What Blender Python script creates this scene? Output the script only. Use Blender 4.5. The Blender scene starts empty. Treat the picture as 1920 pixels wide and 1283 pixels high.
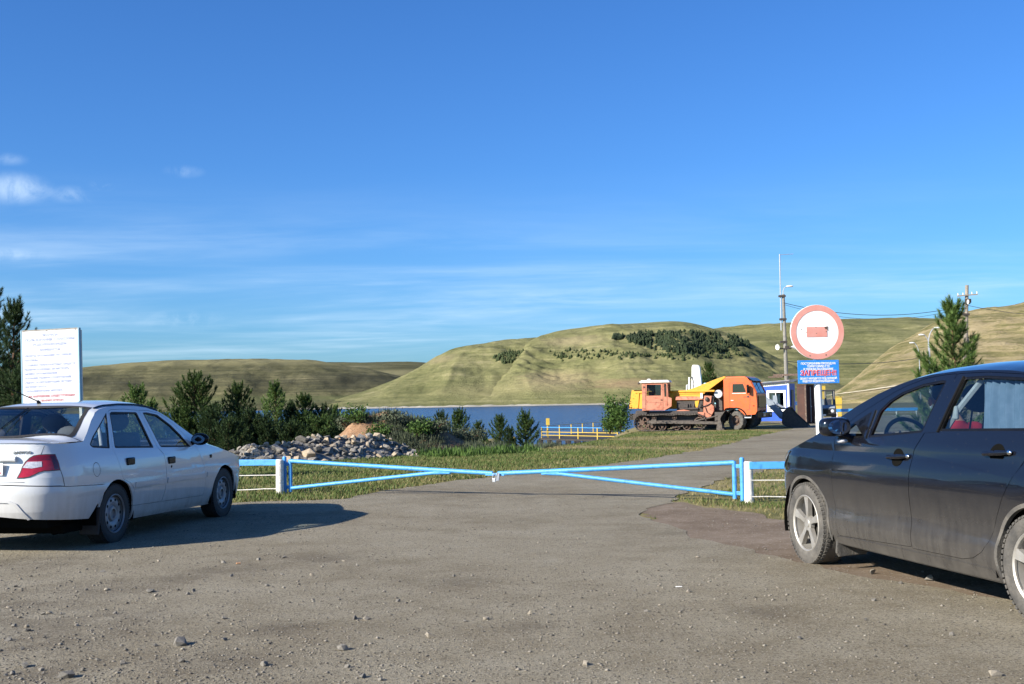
import bpy, bmesh, math, random
import numpy as np
from mathutils import Vector, Matrix, noise as mnoise
from mathutils.geometry import tessellate_polygon
R = math.radians
scene = bpy.context.scene
col = scene.collection
random.seed(7); rng = np.random.default_rng(7)

# ------------------------------------------------------------------ camera
FPX, YH, SL, CH = 2189.9, 751.8, 0.0176, 1.3172      # focal length in photo pixels, horizon row, horizon slope, eye height
_r, _p = math.atan(SL), math.atan((YH-641.5)/FPX)
CF = Vector((0, math.cos(_p), math.sin(_p)))
_u0 = Vector((0, -math.sin(_p), math.cos(_p))); _r0 = Vector((1, 0, 0))
CR = _r0*math.cos(_r)-_u0*math.sin(_r); CU = _r0*math.sin(_r)+_u0*math.cos(_r)
CC = Vector((0, 0, CH))
cam_d = bpy.data.cameras.new('camera'); cam = bpy.data.objects.new('camera', cam_d); col.objects.link(cam)
cam_d.sensor_width = 36; cam_d.lens = FPX/1920*36; cam_d.clip_start = .1; cam_d.clip_end = 9000
cam.matrix_world = Matrix(((CR.x, CU.x, -CF.x, 0), (CR.y, CU.y, -CF.y, 0), (CR.z, CU.z, -CF.z, CH), (0, 0, 0, 1)))
scene.camera = cam

# ------------------------------------------------------------------ sky, sun, exposure
SUN_AZ, SUN_EL = R(33), R(27)         # light travels toward +x, turned SUN_AZ toward +y
SKY_STRENGTH = .052; SUN_STRENGTH = 5.0; EXPOSURE = 1.0
world = bpy.data.worlds.new('World'); scene.world = world; world.use_nodes = True
nt = world.node_tree; N = nt.nodes; L = nt.links; N.clear()
def wn(t, **k):
    n = N.new(t)
    for a, b in k.items(): setattr(n, a, b)
    return n
out = wn('ShaderNodeOutputWorld'); bg = wn('ShaderNodeBackground'); bg.inputs['Strength'].default_value = SKY_STRENGTH
sky = wn('ShaderNodeTexSky', sky_type='NISHITA'); sky.sun_disc = False; sky.sun_elevation = SUN_EL
sun_from = Vector((-math.cos(SUN_AZ)*math.cos(SUN_EL), -math.sin(SUN_AZ)*math.cos(SUN_EL), math.sin(SUN_EL)))
sky.sun_rotation = math.atan2(sun_from.x, sun_from.y); sky.air_density = 1.0; sky.dust_density = 1.0; sky.ozone_density = 2.2; sky.altitude = 300
tc = wn('ShaderNodeTexCoord'); sep = wn('ShaderNodeSeparateXYZ'); L.new(tc.outputs['Generated'], sep.inputs[0])
def wmath(op, a, b=None, c=None, clamp=False):
    n = wn('ShaderNodeMath', operation=op, use_clamp=clamp)
    for i, v in enumerate((a, b, c)):
        if v is None: continue
        if isinstance(v, (int, float)): n.inputs[i].default_value = v
        else: L.new(v, n.inputs[i])
    return n.outputs[0]
zc = wmath('ADD', sep.outputs['Z'], .055)
ux = wmath('DIVIDE', sep.outputs['X'], zc); uy = wmath('DIVIDE', sep.outputs['Y'], zc)
cmb = wn('ShaderNodeCombineXYZ'); L.new(wmath('MULTIPLY', ux, .5), cmb.inputs[0]); L.new(wmath('MULTIPLY', uy, 1.0), cmb.inputs[1])
def wnoise(scale, detail, rough, dist=0, vec=None):
    n = wn('ShaderNodeTexNoise'); n.inputs['Scale'].default_value = scale; n.inputs['Detail'].default_value = detail
    n.inputs['Roughness'].default_value = rough; n.inputs['Distortion'].default_value = dist
    L.new(vec if vec else cmb.outputs[0], n.inputs['Vector']); return n.outputs[0]
def wramp(v, lo, hi):
    n = wn('ShaderNodeMapRange', interpolation_type='SMOOTHSTEP'); L.new(v, n.inputs[0])
    n.inputs[1].default_value = lo; n.inputs[2].default_value = hi; return n.outputs[0]
cir = wmath('MULTIPLY', wramp(wnoise(.42, 6, .55, .5), .38, .78), wramp(wnoise(1.6, 8, .60, .4), .22, .80))
band = wmath('MULTIPLY', wramp(sep.outputs['Z'], .015, .06), wramp(sep.outputs['Z'], .20, .09))
cir = wmath('MULTIPLY', cir, band)
def puff(px, py, rad, flat):          # one small cloud: a soft patch of sky in a given direction, broken up by noise
    d = (CF+CR*((px-960)/FPX)-CU*((py-641.5)/FPX)).normalized()
    s = wn('ShaderNodeVectorMath', operation='SUBTRACT'); L.new(tc.outputs['Generated'], s.inputs[0]); s.inputs[1].default_value = d
    m = wn('ShaderNodeVectorMath', operation='MULTIPLY'); L.new(s.outputs[0], m.inputs[0]); m.inputs[1].default_value = (1/rad, 1/rad, flat/rad)
    ln = wn('ShaderNodeVectorMath', operation='LENGTH'); L.new(m.outputs[0], ln.inputs[0])
    nz = wnoise(26, 9, .66, .5, tc.outputs['Generated'])
    return wmath('MULTIPLY', wramp(ln.outputs['Value'], 1.0, .1), wramp(nz, .40, .66))
pf = None
for a in ((28, 353, .034, 2.2), (190, 348, .012, 2.0), (12, 298, .02, 3), (135, 365, .026, 3), (10, 478, .045, 6), (330, 600, .05, 5), (345, 322, .02, 3)):
    q = puff(*a); k = wmath('MULTIPLY', q, {28: .50, 190: .34}.get(a[0], .2)); pf = k if pf is None else wmath('ADD', pf, k)
cl = wmath('ADD', wmath('MULTIPLY', cir, .85), pf, clamp=True)
hs = wn('ShaderNodeHueSaturation'); hs.inputs['Saturation'].default_value = 1.12; L.new(sky.outputs[0], hs.inputs['Color'])
tint = wn('ShaderNodeMix', data_type='RGBA', blend_type='MULTIPLY'); tint.inputs[0].default_value = 1
L.new(hs.outputs[0], tint.inputs[6]); tint.inputs[7].default_value = (.58, 1.06, 1.70, 1)
mx = wn('ShaderNodeMix', data_type='RGBA'); L.new(cl, mx.inputs[0]); L.new(tint.outputs[2], mx.inputs[6]); mx.inputs[7].default_value = (8.6, 10.6, 12.4, 1)
L.new(mx.outputs[2], bg.inputs[0]); L.new(bg.outputs[0], out.inputs[0])
sd = bpy.data.lights.new('sun', 'SUN'); sd.energy = SUN_STRENGTH; sd.angle = R(.5); sd.color = (1, .93, .82)
so = bpy.data.objects.new('sun', sd); col.objects.link(so); so.rotation_euler = sun_from.to_track_quat('Z', 'Y').to_euler()
vs = scene.view_settings; vs.view_transform = 'Standard'; vs.look = 'None'; vs.gamma = 1; vs.use_curve_mapping = False; vs.exposure = EXPOSURE

# ------------------------------------------------------------------ places
def ray(px, py): return CF+CR*((px-960)/FPX)-CU*((py-641.5)/FPX)
def at(px, py, Y):                    # the point at distance Y in front of the eye
    d = ray(px, py); return CC+d*(Y/d.y)
WATER_Z = -2.4
CREST = [(-300, 20), (-60, 27), (-7, 31.5), (-2, 31.5), (0.8, 35.0), (2.68, 42), (5.75, 54.8), (8.6, 77), (13, 100), (40, 190), (120, 420), (300, 900)]
def crest_d(x, y):                    # signed distance to the bank crest, positive on the lake side
    best = 1e9; sg = 1
    for (x0, y0), (x1, y1) in zip(CREST, CREST[1:]):
        dx, dy = x1-x0, y1-y0; l2 = dx*dx+dy*dy
        t = max(0, min(1, ((x-x0)*dx+(y-y0)*dy)/l2)); qx, qy = x0+dx*t, y0+dy*t
        d = (x-qx)**2+(y-qy)**2
        if d < best: best = d; sg = 1 if dx*(y-y0)-dy*(x-x0) > 0 else -1
    return sg*math.sqrt(best)
def plateau(y): return -.0105*max(0, min(45, y-20))
def H(x, y):
    z = plateau(y); d = crest_d(x, y)
    if d > 0:
        k = max(0, min(1, (x+1.5)/4)); z -= min((.10+.26*k)*d*min(1, d/3+.25), 4.4)
    return z
def gp(px, py):                       # the point of the plateau seen at a pixel
    d = ray(px, py); z = 0
    for _ in range(12):
        P = CC+d*((z-CH)/d.z); z = plateau(P.y)
    return P

# ------------------------------------------------------------------ object helpers
def tag(o, label=None, cat=None, group=None, kind=None):
    if label: o['label'] = label
    if cat: o['category'] = cat
    if group: o['group'] = group
    if kind: o['kind'] = kind
    return o
def thing(name, label, cat, loc=(0, 0, 0), rz=0, group=None):
    o = bpy.data.objects.new(name, None); col.objects.link(o); o.empty_display_size = .2
    o.location = loc; o.rotation_euler = (0, 0, rz); return tag(o, label, cat, group)
def copy_tree(o, parent=None):
    c = o.copy(); col.objects.link(c)
    if parent is not None: c.parent = parent
    for ch in list(o.children): copy_tree(ch, c)
    return c
def link(name, me, mat=None, parent=None):
    if mat is not None:
        for m in (mat if isinstance(mat, (list, tuple)) else [mat]): me.materials.append(m)
    o = bpy.data.objects.new(name, me); col.objects.link(o)
    if parent is not None: o.parent = parent
    return o
class MB:
    def __init__(s): s.v = []; s.f = []; s.mi = []; s.cur = 0
    def add(s, vs, fs):
        b = len(s.v); s.v += [tuple(v) for v in vs]; s.f += [[b+i for i in f] for f in fs]; s.mi += [s.cur]*len(fs)
    def box(s, c, size, rot=None):
        hx, hy, hz = size[0]/2, size[1]/2, size[2]/2
        vs = [Vector((x, y, z)) for x in (-hx, hx) for y in (-hy, hy) for z in (-hz, hz)]
        if rot is not None: vs = [rot @ v for v in vs]
        c = Vector(c); s.add([v+c for v in vs], [(0, 1, 3, 2), (4, 6, 7, 5), (0, 4, 5, 1), (2, 3, 7, 6), (0, 2, 6, 4), (1, 5, 7, 3)]); return s
    def prism(s, poly, a, b, axis='y'):
        n = len(poly)
        def P(p, k): return {'y': (p[0], k, p[1]), 'x': (k, p[0], p[1]), 'z': (p[0], p[1], k)}[axis]
        vs = [P(p, a) for p in poly]+[P(p, b) for p in poly]
        fs = [list(range(n)), list(range(2*n-1, n-1, -1))]+[[i, n+i, n+(i+1) % n, (i+1) % n] for i in range(n)]
        s.add(vs, fs); return s
    def tube(s, pts, r, n=8, cap=True):
        pts = [Vector(p) for p in pts]; m = len(pts); rs = r if isinstance(r, (list, tuple)) else [r]*m
        vs = []; up = None
        for i, p in enumerate(pts):
            t = (pts[min(i+1, m-1)]-pts[max(i-1, 0)]).normalized()
            if up is None: up = Vector((0, 0, 1)) if abs(t.z) < .9 else Vector((1, 0, 0))
            a = t.cross(up).normalized(); b = a.cross(t).normalized(); up = b
            for k in range(n):
                th = 2*math.pi*k/n; vs.append(p+(a*math.cos(th)+b*math.sin(th))*rs[i])
        fs = [[i*n+k, i*n+(k+1) % n, (i+1)*n+(k+1) % n, (i+1)*n+k] for i in range(m-1) for k in range(n)]
        if cap: fs += [list(range(n-1, -1, -1)), [(m-1)*n+k for k in range(n)]]
        s.add(vs, fs); return s
    def lathe(s, prof, c=(0, 0, 0), axis='y', n=32):    # prof: (radius, offset along axis)
        vs = []; c = Vector(c)
        for r, h in prof:
            for k in range(n):
                a = 2*math.pi*k/n; x, y = r*math.cos(a), r*math.sin(a)
                vs.append(c+Vector({'y': (x, h, y), 'x': (h, x, y), 'z': (x, y, h)}[axis]))
        fs = [[i*n+k, i*n+(k+1) % n, (i+1)*n+(k+1) % n, (i+1)*n+k] for i in range(len(prof)-1) for k in range(n)]
        s.add(vs, fs); return s
    def ball(s, c, r, n=10, m=7):
        c = Vector(c); rr = r if isinstance(r, (tuple, list, Vector)) else (r, r, r); vs = []
        for i in range(m+1):
            p = math.pi*i/m
            for k in range(n):
                a = 2*math.pi*k/n; vs.append(c+Vector((rr[0]*math.sin(p)*math.cos(a), rr[1]*math.sin(p)*math.sin(a), rr[2]*math.cos(p))))
        s.add(vs, [[i*n+k, (i+1)*n+k, (i+1)*n+(k+1) % n, i*n+(k+1) % n] for i in range(m) for k in range(n)]); return s
    def grid(s, P, nu, nv, flip=False):
        vs = [P(i/nu, j/nv) for i in range(nu+1) for j in range(nv+1)]; w = nv+1
        fs = [[i*w+j, (i+1)*w+j, (i+1)*w+j+1, i*w+j+1] for i in range(nu) for j in range(nv)]
        if flip: fs = [f[::-1] for f in fs]
        s.add(vs, fs); return s
    def mesh(s, name, smooth=False, angle=35, recalc=True):
        me = bpy.data.meshes.new(name); me.from_pydata(s.v, [], s.f); me.update()
        if any(s.mi): me.polygons.foreach_set('material_index', s.mi)
        if recalc:
            bm = bmesh.new(); bm.from_mesh(me); bmesh.ops.recalc_face_normals(bm, faces=bm.faces); bm.to_mesh(me); bm.free()
        if smooth:
            me.shade_smooth(); me.set_sharp_from_angle(angle=R(angle))
        return me
    def build(s, name, mat, parent=None, smooth=False, bevel=0, angle=35, recalc=True):
        o = link(name, s.mesh(name, smooth, angle, recalc), mat, parent)
        if bevel:
            b = o.modifiers.new('bevel', 'BEVEL'); b.width = bevel; b.segments = 2; b.limit_method = 'ANGLE'; b.angle_limit = R(40)
        return o
def fast_mesh(name, V, Fa, smooth=False):           # numpy arrays, faces all of one size
    me = bpy.data.meshes.new(name); k = Fa.shape[1]
    me.vertices.add(len(V)); me.vertices.foreach_set('co', V.astype(np.float32).ravel())
    me.loops.add(Fa.size); me.loops.foreach_set('vertex_index', Fa.astype(np.int32).ravel())
    me.polygons.add(len(Fa)); me.polygons.foreach_set('loop_start', np.arange(0, Fa.size, k, dtype=np.int32))
    me.update(calc_edges=True); me.validate()
    if smooth: me.shade_smooth()
    return me
def text_mesh(name, s, size, mat, parent, loc, rot, align='CENTER', thick=.0015, width=None, bold=0):
    cu = bpy.data.curves.new(name, 'FONT'); cu.body = s; cu.size = size; cu.align_x = align; cu.extrude = thick; cu.offset = bold; cu.resolution_u = 3
    t = bpy.data.objects.new(name, cu); col.objects.link(t); bpy.context.view_layer.update()
    me = bpy.data.meshes.new_from_object(t.evaluated_get(bpy.context.evaluated_depsgraph_get()))
    bpy.data.objects.remove(t)
    if width and len(me.vertices):
        xs = [v.co.x for v in me.vertices]; w = max(xs)-min(xs)
        me.transform(Matrix.Diagonal((width/w, 1, 1, 1)))
    M = Matrix.Translation(loc) @ rot; me.transform(M); me.name = name
    return link(name, me, mat, parent)

# ------------------------------------------------------------------ materials
MATS = {}
def mat(name, c1, c2=None, scale=4, rough=.6, metal=0, spec=.5, bump=0, bscale=60, lo=.35, hi=.65, coat=0, detail=6, coords='Object', c3=None, s3=30, bdist=.02):
    m = bpy.data.materials.new(name); m.use_nodes = True; n = m.node_tree.nodes; l = m.node_tree.links
    b = n['Principled BSDF']; b.inputs['Roughness'].default_value = rough; b.inputs['Metallic'].default_value = metal
    b.inputs['Specular IOR Level'].default_value = spec; b.inputs['Coat Weight'].default_value = coat; b.inputs['Coat Roughness'].default_value = .04
    t = n.new('ShaderNodeTexCoord')
    def nz(sc, de=detail):
        x = n.new('ShaderNodeTexNoise'); x.inputs['Scale'].default_value = sc; x.inputs['Detail'].default_value = de; x.inputs['Roughness'].default_value = .62
        l.new(t.outputs[coords], x.inputs['Vector']); return x.outputs[0]
    c2 = c2 or tuple(v*.8 for v in c1)
    def mix(fac, a, bcol, lo, hi):
        mr = n.new('ShaderNodeMapRange'); l.new(fac, mr.inputs[0]); mr.inputs[1].default_value = lo; mr.inputs[2].default_value = hi
        x = n.new('ShaderNodeMix'); x.data_type = 'RGBA'; l.new(mr.outputs[0], x.inputs[0])
        if isinstance(a, tuple): x.inputs[6].default_value = (*a, 1)
        else: l.new(a, x.inputs[6])
        x.inputs[7].default_value = (*bcol, 1); return x.outputs[2]
    c = mix(nz(scale), tuple(c1), tuple(c2), lo, hi)
    if c3: c = mix(nz(s3), c, tuple(c3), .52, .66)
    l.new(c, b.inputs['Base Color'])
    if bump:
        bp = n.new('ShaderNodeBump'); bp.inputs['Strength'].default_value = bump; bp.inputs['Distance'].default_value = bdist
        l.new(nz(bscale, 4), bp.inputs['Height']); l.new(bp.outputs[0], b.inputs['Normal'])
    MATS[name] = m; return m
def glass(name, tintc=(.35, .5, .55), refl=1.0, rough=.01):
    m = bpy.data.materials.new(name); m.use_nodes = True; n = m.node_tree.nodes; l = m.node_tree.links; n.remove(n['Principled BSDF'])
    o = n['Material Output']; tr = n.new('ShaderNodeBsdfTransparent'); tr.inputs[0].default_value = (*tintc, 1)
    gl = n.new('ShaderNodeBsdfGlossy'); gl.inputs[0].default_value = (refl, refl, refl, 1); gl.inputs['Roughness'].default_value = rough
    lw = n.new('ShaderNodeLayerWeight'); lw.inputs[0].default_value = .5; pw = n.new('ShaderNodeMath'); pw.operation = 'POWER'; pw.inputs[1].default_value = 5; l.new(lw.outputs['Facing'], pw.inputs[0])
    ml = n.new('ShaderNodeMath'); ml.operation = 'MULTIPLY_ADD'; ml.inputs[1].default_value = .92; ml.inputs[2].default_value = .075; l.new(pw.outputs[0], ml.inputs[0]); mx = n.new('ShaderNodeMixShader')
    l.new(ml.outputs[0], mx.inputs[0]); l.new(tr.outputs[0], mx.inputs[1]); l.new(gl.outputs[0], mx.inputs[2]); l.new(mx.outputs[0], o.inputs[0])
    return m
def dusty_paint(name, base, dust, z0, z1, amount, rough=.12, coat=1.0, dust_noise=5, metal=0, spec=.25):   # clean paint above, road dust thickening toward the sill
    m = bpy.data.materials.new(name); m.use_nodes = True; n = m.node_tree.nodes; l = m.node_tree.links; b = n['Principled BSDF']
    t = n.new('ShaderNodeTexCoord'); s = n.new('ShaderNodeSeparateXYZ'); l.new(t.outputs['Object'], s.inputs[0])
    mr = n.new('ShaderNodeMapRange'); l.new(s.outputs['Z'], mr.inputs[0]); mr.inputs[1].default_value = z1; mr.inputs[2].default_value = z0
    nz = n.new('ShaderNodeTexNoise'); nz.inputs['Scale'].default_value = dust_noise; nz.inputs['Detail'].default_value = 9; nz.inputs['Roughness'].default_value = .7; l.new(t.outputs['Object'], nz.inputs['Vector'])
    st = n.new('ShaderNodeMapping'); st.inputs['Scale'].default_value = (22, 22, 2.2); l.new(t.outputs['Object'], st.inputs[0])
    n2 = n.new('ShaderNodeTexNoise'); n2.inputs['Scale'].default_value = 1; n2.inputs['Detail'].default_value = 6; l.new(st.outputs[0], n2.inputs['Vector'])
    def mth(op, a, bb, clamp=False):
        x = n.new('ShaderNodeMath'); x.operation = op; x.use_clamp = clamp
        for i, v in enumerate((a, bb)):
            if isinstance(v, (int, float)): x.inputs[i].default_value = v
            else: l.new(v, x.inputs[i])
        return x.outputs[0]
    k = mth('MULTIPLY', mr.outputs[0], mth('ADD', mth('MULTIPLY', nz.outputs[0], .9), mth('MULTIPLY', n2.outputs[0], .7)))
    k = mth('MULTIPLY', k, amount, True)
    sp = n.new('ShaderNodeTexVoronoi'); sp.inputs['Scale'].default_value = 26; sp.inputs['Randomness'].default_value = 1; l.new(t.outputs['Object'], sp.inputs['Vector'])
    spk = mth('MULTIPLY', mth('LESS_THAN', sp.outputs['Distance'], .055), .35)
    k = mth('MAXIMUM', k, spk)
    x = n.new('ShaderNodeMix'); x.data_type = 'RGBA'; l.new(k, x.inputs[0]); x.inputs[6].default_value = (*base, 1); x.inputs[7].default_value = (*dust, 1)
    l.new(x.outputs[2], b.inputs['Base Color'])
    rr = mth('ADD', mth('MULTIPLY', k, .6), rough); l.new(rr, b.inputs['Roughness'])
    cw = mth('MULTIPLY', mth('SUBTRACT', 1, mth('MULTIPLY', k, 1.25), True), coat); l.new(cw, b.inputs['Coat Weight']); b.inputs['Coat Roughness'].default_value = .05
    b.inputs['Metallic'].default_value = metal; b.inputs['Specular IOR Level'].default_value = spec
    return m
M_white = dusty_paint('white car paint', (.62, .635, .635), (.22, .175, .13), .20, .74, .78, .18)
M_black = dusty_paint('black car paint', (.005, .006, .010), (.19, .172, .145), .05, .78, .55, .11, coat=.7)
M_rub = mat('rubber', (.018, .018, .019), (.03, .028, .026), 9, .75, bump=.2)
M_tyre_dusty = mat('dusty tyre', (.055, .052, .047), (.13, .118, .10), 7, .9, bump=.5, bscale=90)
M_trim = mat('black plastic trim', (.005, .005, .006), (.008, .008, .008), 12, .22, spec=.2)
M_dark = mat('dark underside', (.004, .004, .004), (.006, .006, .005), 5, .95, spec=.04)
M_int = mat('grey car interior', (.06, .063, .07), (.09, .09, .095), 6, .8)
M_intblack = mat('black car interior', (.018, .019, .022), (.03, .03, .033), 6, .7)
M_glassw = glass('white car glass', (.78, .84, .85))
M_glassb = glass('black car glass', (.62, .71, .74))
M_glass = glass('cab glass', (.40, .48, .52))
M_chrome = mat('chrome', (.75, .75, .76), (.65, .65, .66), 5, .12, 1)
M_mirror = mat('mirror glass', (.85, .87, .9), (.84, .86, .89), 3, .02, 1)
M_alloy = mat('alloy rim', (.46, .44, .40), (.34, .315, .275), 9, .5, .6)
M_alloyd = mat('alloy rim dark', (.035, .035, .035), (.07, .065, .055), 9, .5, .3)
M_steel = mat('grey steel rim', (.30, .31, .33), (.20, .19, .18), 8, .5, .3)
M_red = mat('red lamp lens', (.42, .008, .012), (.30, .004, .008), 30, .12, coat=1)
M_red2 = mat('dark red lens', (.22, .004, .008), (.16, .003, .006), 30, .12, coat=1)
M_clear = mat('clear lamp lens', (.62, .63, .66), (.35, .36, .40), 45, .1, coat=1)
M_plate = mat('plate white', (.82, .82, .80), (.78, .78, .76), 8, .4)
M_ink = mat('black ink', (.02, .02, .02), (.03, .03, .03), 8, .5)
M_inkred = mat('red ink', (.55, .05, .05), (.5, .06, .06), 8, .5)
M_blue = mat('sky blue fence paint', (.065, .30, .66), (.08, .34, .70), 5, .42, c3=(.05, .23, .48), s3=14, bump=.25, bscale=70)
M_postw = mat('whitewashed post', (.74, .72, .67), (.56, .53, .47), 10, .8, bump=.4, bscale=40)
M_pole = mat('white painted pole', (.78, .78, .76), (.68, .68, .66), 6, .4)
M_concrete = mat('weathered concrete', (.25, .235, .205), (.17, .16, .14), 5, .9, bump=.4, bscale=30)
M_wood = mat('grey weathered wood', (.30, .26, .21), (.18, .15, .12), 6, .9, bump=.4, bscale=40)
M_galv = mat('galvanised metal', (.48, .50, .52), (.36, .38, .40), 9, .45, .5)
M_wire = mat('wire', (.02, .02, .02), (.03, .03, .03), 5, .6)
M_orange = mat('orange truck paint', (.62, .118, .018), (.55, .095, .015), 2.5, .4, coat=.3, c3=(.42, .10, .035), s3=7)
M_yellow = mat('yellow dump paint', (.66, .32, .010), (.58, .27, .010), 2, .45, c3=(.42, .21, .02), s3=6)
M_salmon = mat('faded red tractor paint', (.54, .22, .135), (.47, .16, .09), 3, .7, c3=(.30, .10, .06), s3=6, bump=.2)
M_rust = mat('rusty steel', (.13, .075, .05), (.07, .05, .04), 6, .85, c3=(.20, .16, .13), s3=14, bump=.4)
M_trackm = mat('worn track steel', (.16, .135, .11), (.07, .06, .052), 7, .6, .4, bump=.4)
M_engine = mat('oily engine', (.035, .03, .027), (.07, .055, .045), 12, .6)
M_roofw = mat('white cab roof', (.78, .77, .72), (.62, .58, .50), 5, .6)
M_hutblue = mat('blue painted cladding', (.02, .11, .58), (.02, .09, .48), 3, .5)
M_hutwhite = mat('white window trim', (.80, .80, .78), (.70, .70, .68), 6, .6)
M_roofcor = mat('corrugated grey roofing', (.20, .24, .26), (.13, .13, .13), 3, .7, c3=(.30, .16, .11), s3=4)
M_brown = mat('rust brown sheet', (.07, .03, .02), (.045, .02, .015), 3, .8)
M_greyv = mat('grey loader paint', (.28, .33, .38), (.20, .23, .27), 4, .5)
M_boomw = mat('white boom paint', (.78, .78, .74), (.60, .60, .57), 5, .55)
M_teal = mat('pale blue cab paint', (.30, .58, .66), (.24, .48, .56), 5, .5)
M_deck = mat('dark wet timber', (.022, .019, .016), (.045, .038, .03), 7, .85)
M_yel = mat('yellow railing paint', (.58, .40, .055), (.48, .33, .05), 6, .5)
M_signw = mat('sign white', (.86, .86, .84), (.80, .80, .79), 4, .45)
M_signpink = mat('faded red sign paint', (.62, .30, .25), (.60, .24, .19), 6, .5)
M_signblue = mat('sign blue', (.02, .20, .66), (.03, .24, .70), 4, .4)
M_paleblue = mat('pale blue frame', (.20, .38, .48), (.26, .42, .50), 6, .5)
M_framegrey = mat('worn grey frame', (.30, .29, .26), (.20, .17, .14), 14, .7)
M_boardw = mat('board white', (.64, .65, .66), (.58, .59, .60), 3, .5)
M_lilac = mat('faded blue lettering', (.22, .26, .42), (.28, .32, .48), 14, .6)
M_pinkink = mat('faded red lettering', (.36, .05, .07), (.40, .10, .12), 14, .6)
M_redtxt = mat('red lettering', (.62, .03, .04), (.56, .03, .04), 8, .5)
M_seat = mat('seat fabric', (.05, .055, .065), (.07, .075, .085), 40, .9)
M_curtain = mat('sheer blue curtain', (.10, .15, .21), (.14, .19, .26), 12, .9)
M_skin = mat('skin', (.50, .28, .20), (.46, .24, .17), 12, .5)
M_hair = mat('dark hair', (.02, .015, .012), (.03, .022, .018), 40, .6)
M_jacket = mat('red jacket', (.45, .02, .035), (.36, .015, .025), 14, .8)
M_trouser = mat('dark trousers', (.03, .035, .05), (.04, .045, .06), 14, .9)
M_belt = mat('grey webbing', (.35, .36, .37), (.28, .29, .30), 30, .8)
M_bark = mat('pine bark', (.17, .085, .045), (.10, .055, .035), 12, .9, bump=.5)
M_stick = mat('white litter', (.8, .79, .75), (.7, .69, .65), 8, .7)
M_orangelit = mat('orange litter', (.75, .38, .18), (.6, .3, .14), 8, .7)

# ================================================================== GROUND
def noise_cells(n, l, vec, scale, detail=6, rough=.6):
    x = n.new('ShaderNodeTexNoise'); x.inputs['Scale'].default_value = scale; x.inputs['Detail'].default_value = detail; x.inputs['Roughness'].default_value = rough
    l.new(vec, x.inputs['Vector']); return x.outputs[0]
G0 = lambda x, y: gp(x, y).xy
def ground_mat(name, stops, big, mid, fine, bump, bscale, rough=.95, speck=None, hollows=()):
    """colour from three noise sizes through a ramp, bump from fine noise, optional pebble cells"""
    m = bpy.data.materials.new(name); m.use_nodes = True; n = m.node_tree.nodes; l = m.node_tree.links; b = n['Principled BSDF']
    b.inputs['Roughness'].default_value = rough; b.inputs['Specular IOR Level'].default_value = .2
    t = n.new('ShaderNodeTexCoord'); v = t.outputs['Object']
    def mth(op, a, bb, c=None):
        x = n.new('ShaderNodeMath'); x.operation = op
        for i, q in enumerate((a, bb, c)):
            if q is None: continue
            if isinstance(q, (int, float)): x.inputs[i].default_value = q
            else: l.new(q, x.inputs[i])
        return x.outputs[0]
    A, B, Cn = noise_cells(n, l, v, big), noise_cells(n, l, v, mid), noise_cells(n, l, v, fine, 8, .75)
    f = mth('ADD', mth('MULTIPLY', A, .45), mth('ADD', mth('MULTIPLY', B, .30), mth('MULTIPLY', Cn, .25)))
    rp = n.new('ShaderNodeValToRGB'); l.new(f, rp.inputs[0]); e = rp.color_ramp.elements
    e[0].position, e[0].color = stops[0][0], (*stops[0][1], 1); e[1].position, e[1].color = stops[-1][0], (*stops[-1][1], 1)
    for p, c in stops[1:-1]:
        q = e.new(p); q.color = (*c, 1)
    cout = rp.outputs[0]
    for (hx, hy), hr in hollows:      # soft brown earth showing through in worn hollows
        ds = n.new('ShaderNodeVectorMath'); ds.operation = 'DISTANCE'; l.new(v, ds.inputs[0]); ds.inputs[1].default_value = (hx, hy, 0)
        mr = n.new('ShaderNodeMapRange'); mr.interpolation_type = 'SMOOTHSTEP'; l.new(mth('ADD', ds.outputs['Value'], mth('MULTIPLY', mth('ADD', B, mth('MULTIPLY', Cn, .6)), 1.5*hr)), mr.inputs[0])
        mr.inputs[1].default_value = 1.95*hr; mr.inputs[2].default_value = 1.20*hr; mxh = n.new('ShaderNodeMix'); mxh.data_type = 'RGBA'
        l.new(mth('MULTIPLY', mr.outputs[0], .52), mxh.inputs[0]); l.new(cout, mxh.inputs[6]); mxh.inputs[7].default_value = (.120, .098, .068, 1); cout = mxh.outputs[2]
    hgt = noise_cells(n, l, v, bscale, 6, .7)
    if speck:
        for sc, thr, c in speck:
            vo = n.new('ShaderNodeTexVoronoi'); vo.inputs['Scale'].default_value = sc; l.new(v, vo.inputs['Vector'])
            sel = n.new('ShaderNodeSeparateColor'); l.new(vo.outputs['Color'], sel.inputs[0])
            k = mth('MULTIPLY', mth('LESS_THAN', vo.outputs['Distance'], .42), mth('GREATER_THAN', sel.outputs[0], thr))
            mxn = n.new('ShaderNodeMix'); mxn.data_type = 'RGBA'; l.new(mth('MULTIPLY', k, .75), mxn.inputs[0]); l.new(cout, mxn.inputs[6]); mxn.inputs[7].default_value = (*c, 1); cout = mxn.outputs[2]
            hgt = mth('ADD', hgt, mth('MULTIPLY', k, .5))
    l.new(cout, b.inputs['Base Color'])
    bp = n.new('ShaderNodeBump'); bp.inputs['Strength'].default_value = bump; bp.inputs['Distance'].default_value = .015
    l.new(hgt, bp.inputs['Height']); l.new(bp.outputs[0], b.inputs['Normal'])
    return m
M_soil = ground_mat('grassy soil', [(.36, (.070, .078, .022)), (.45, (.125, .115, .036)), (.52, (.22, .185, .080)), (.62, (.20, .155, .090))], .5, 1.7, 14, .6, 22)
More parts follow.
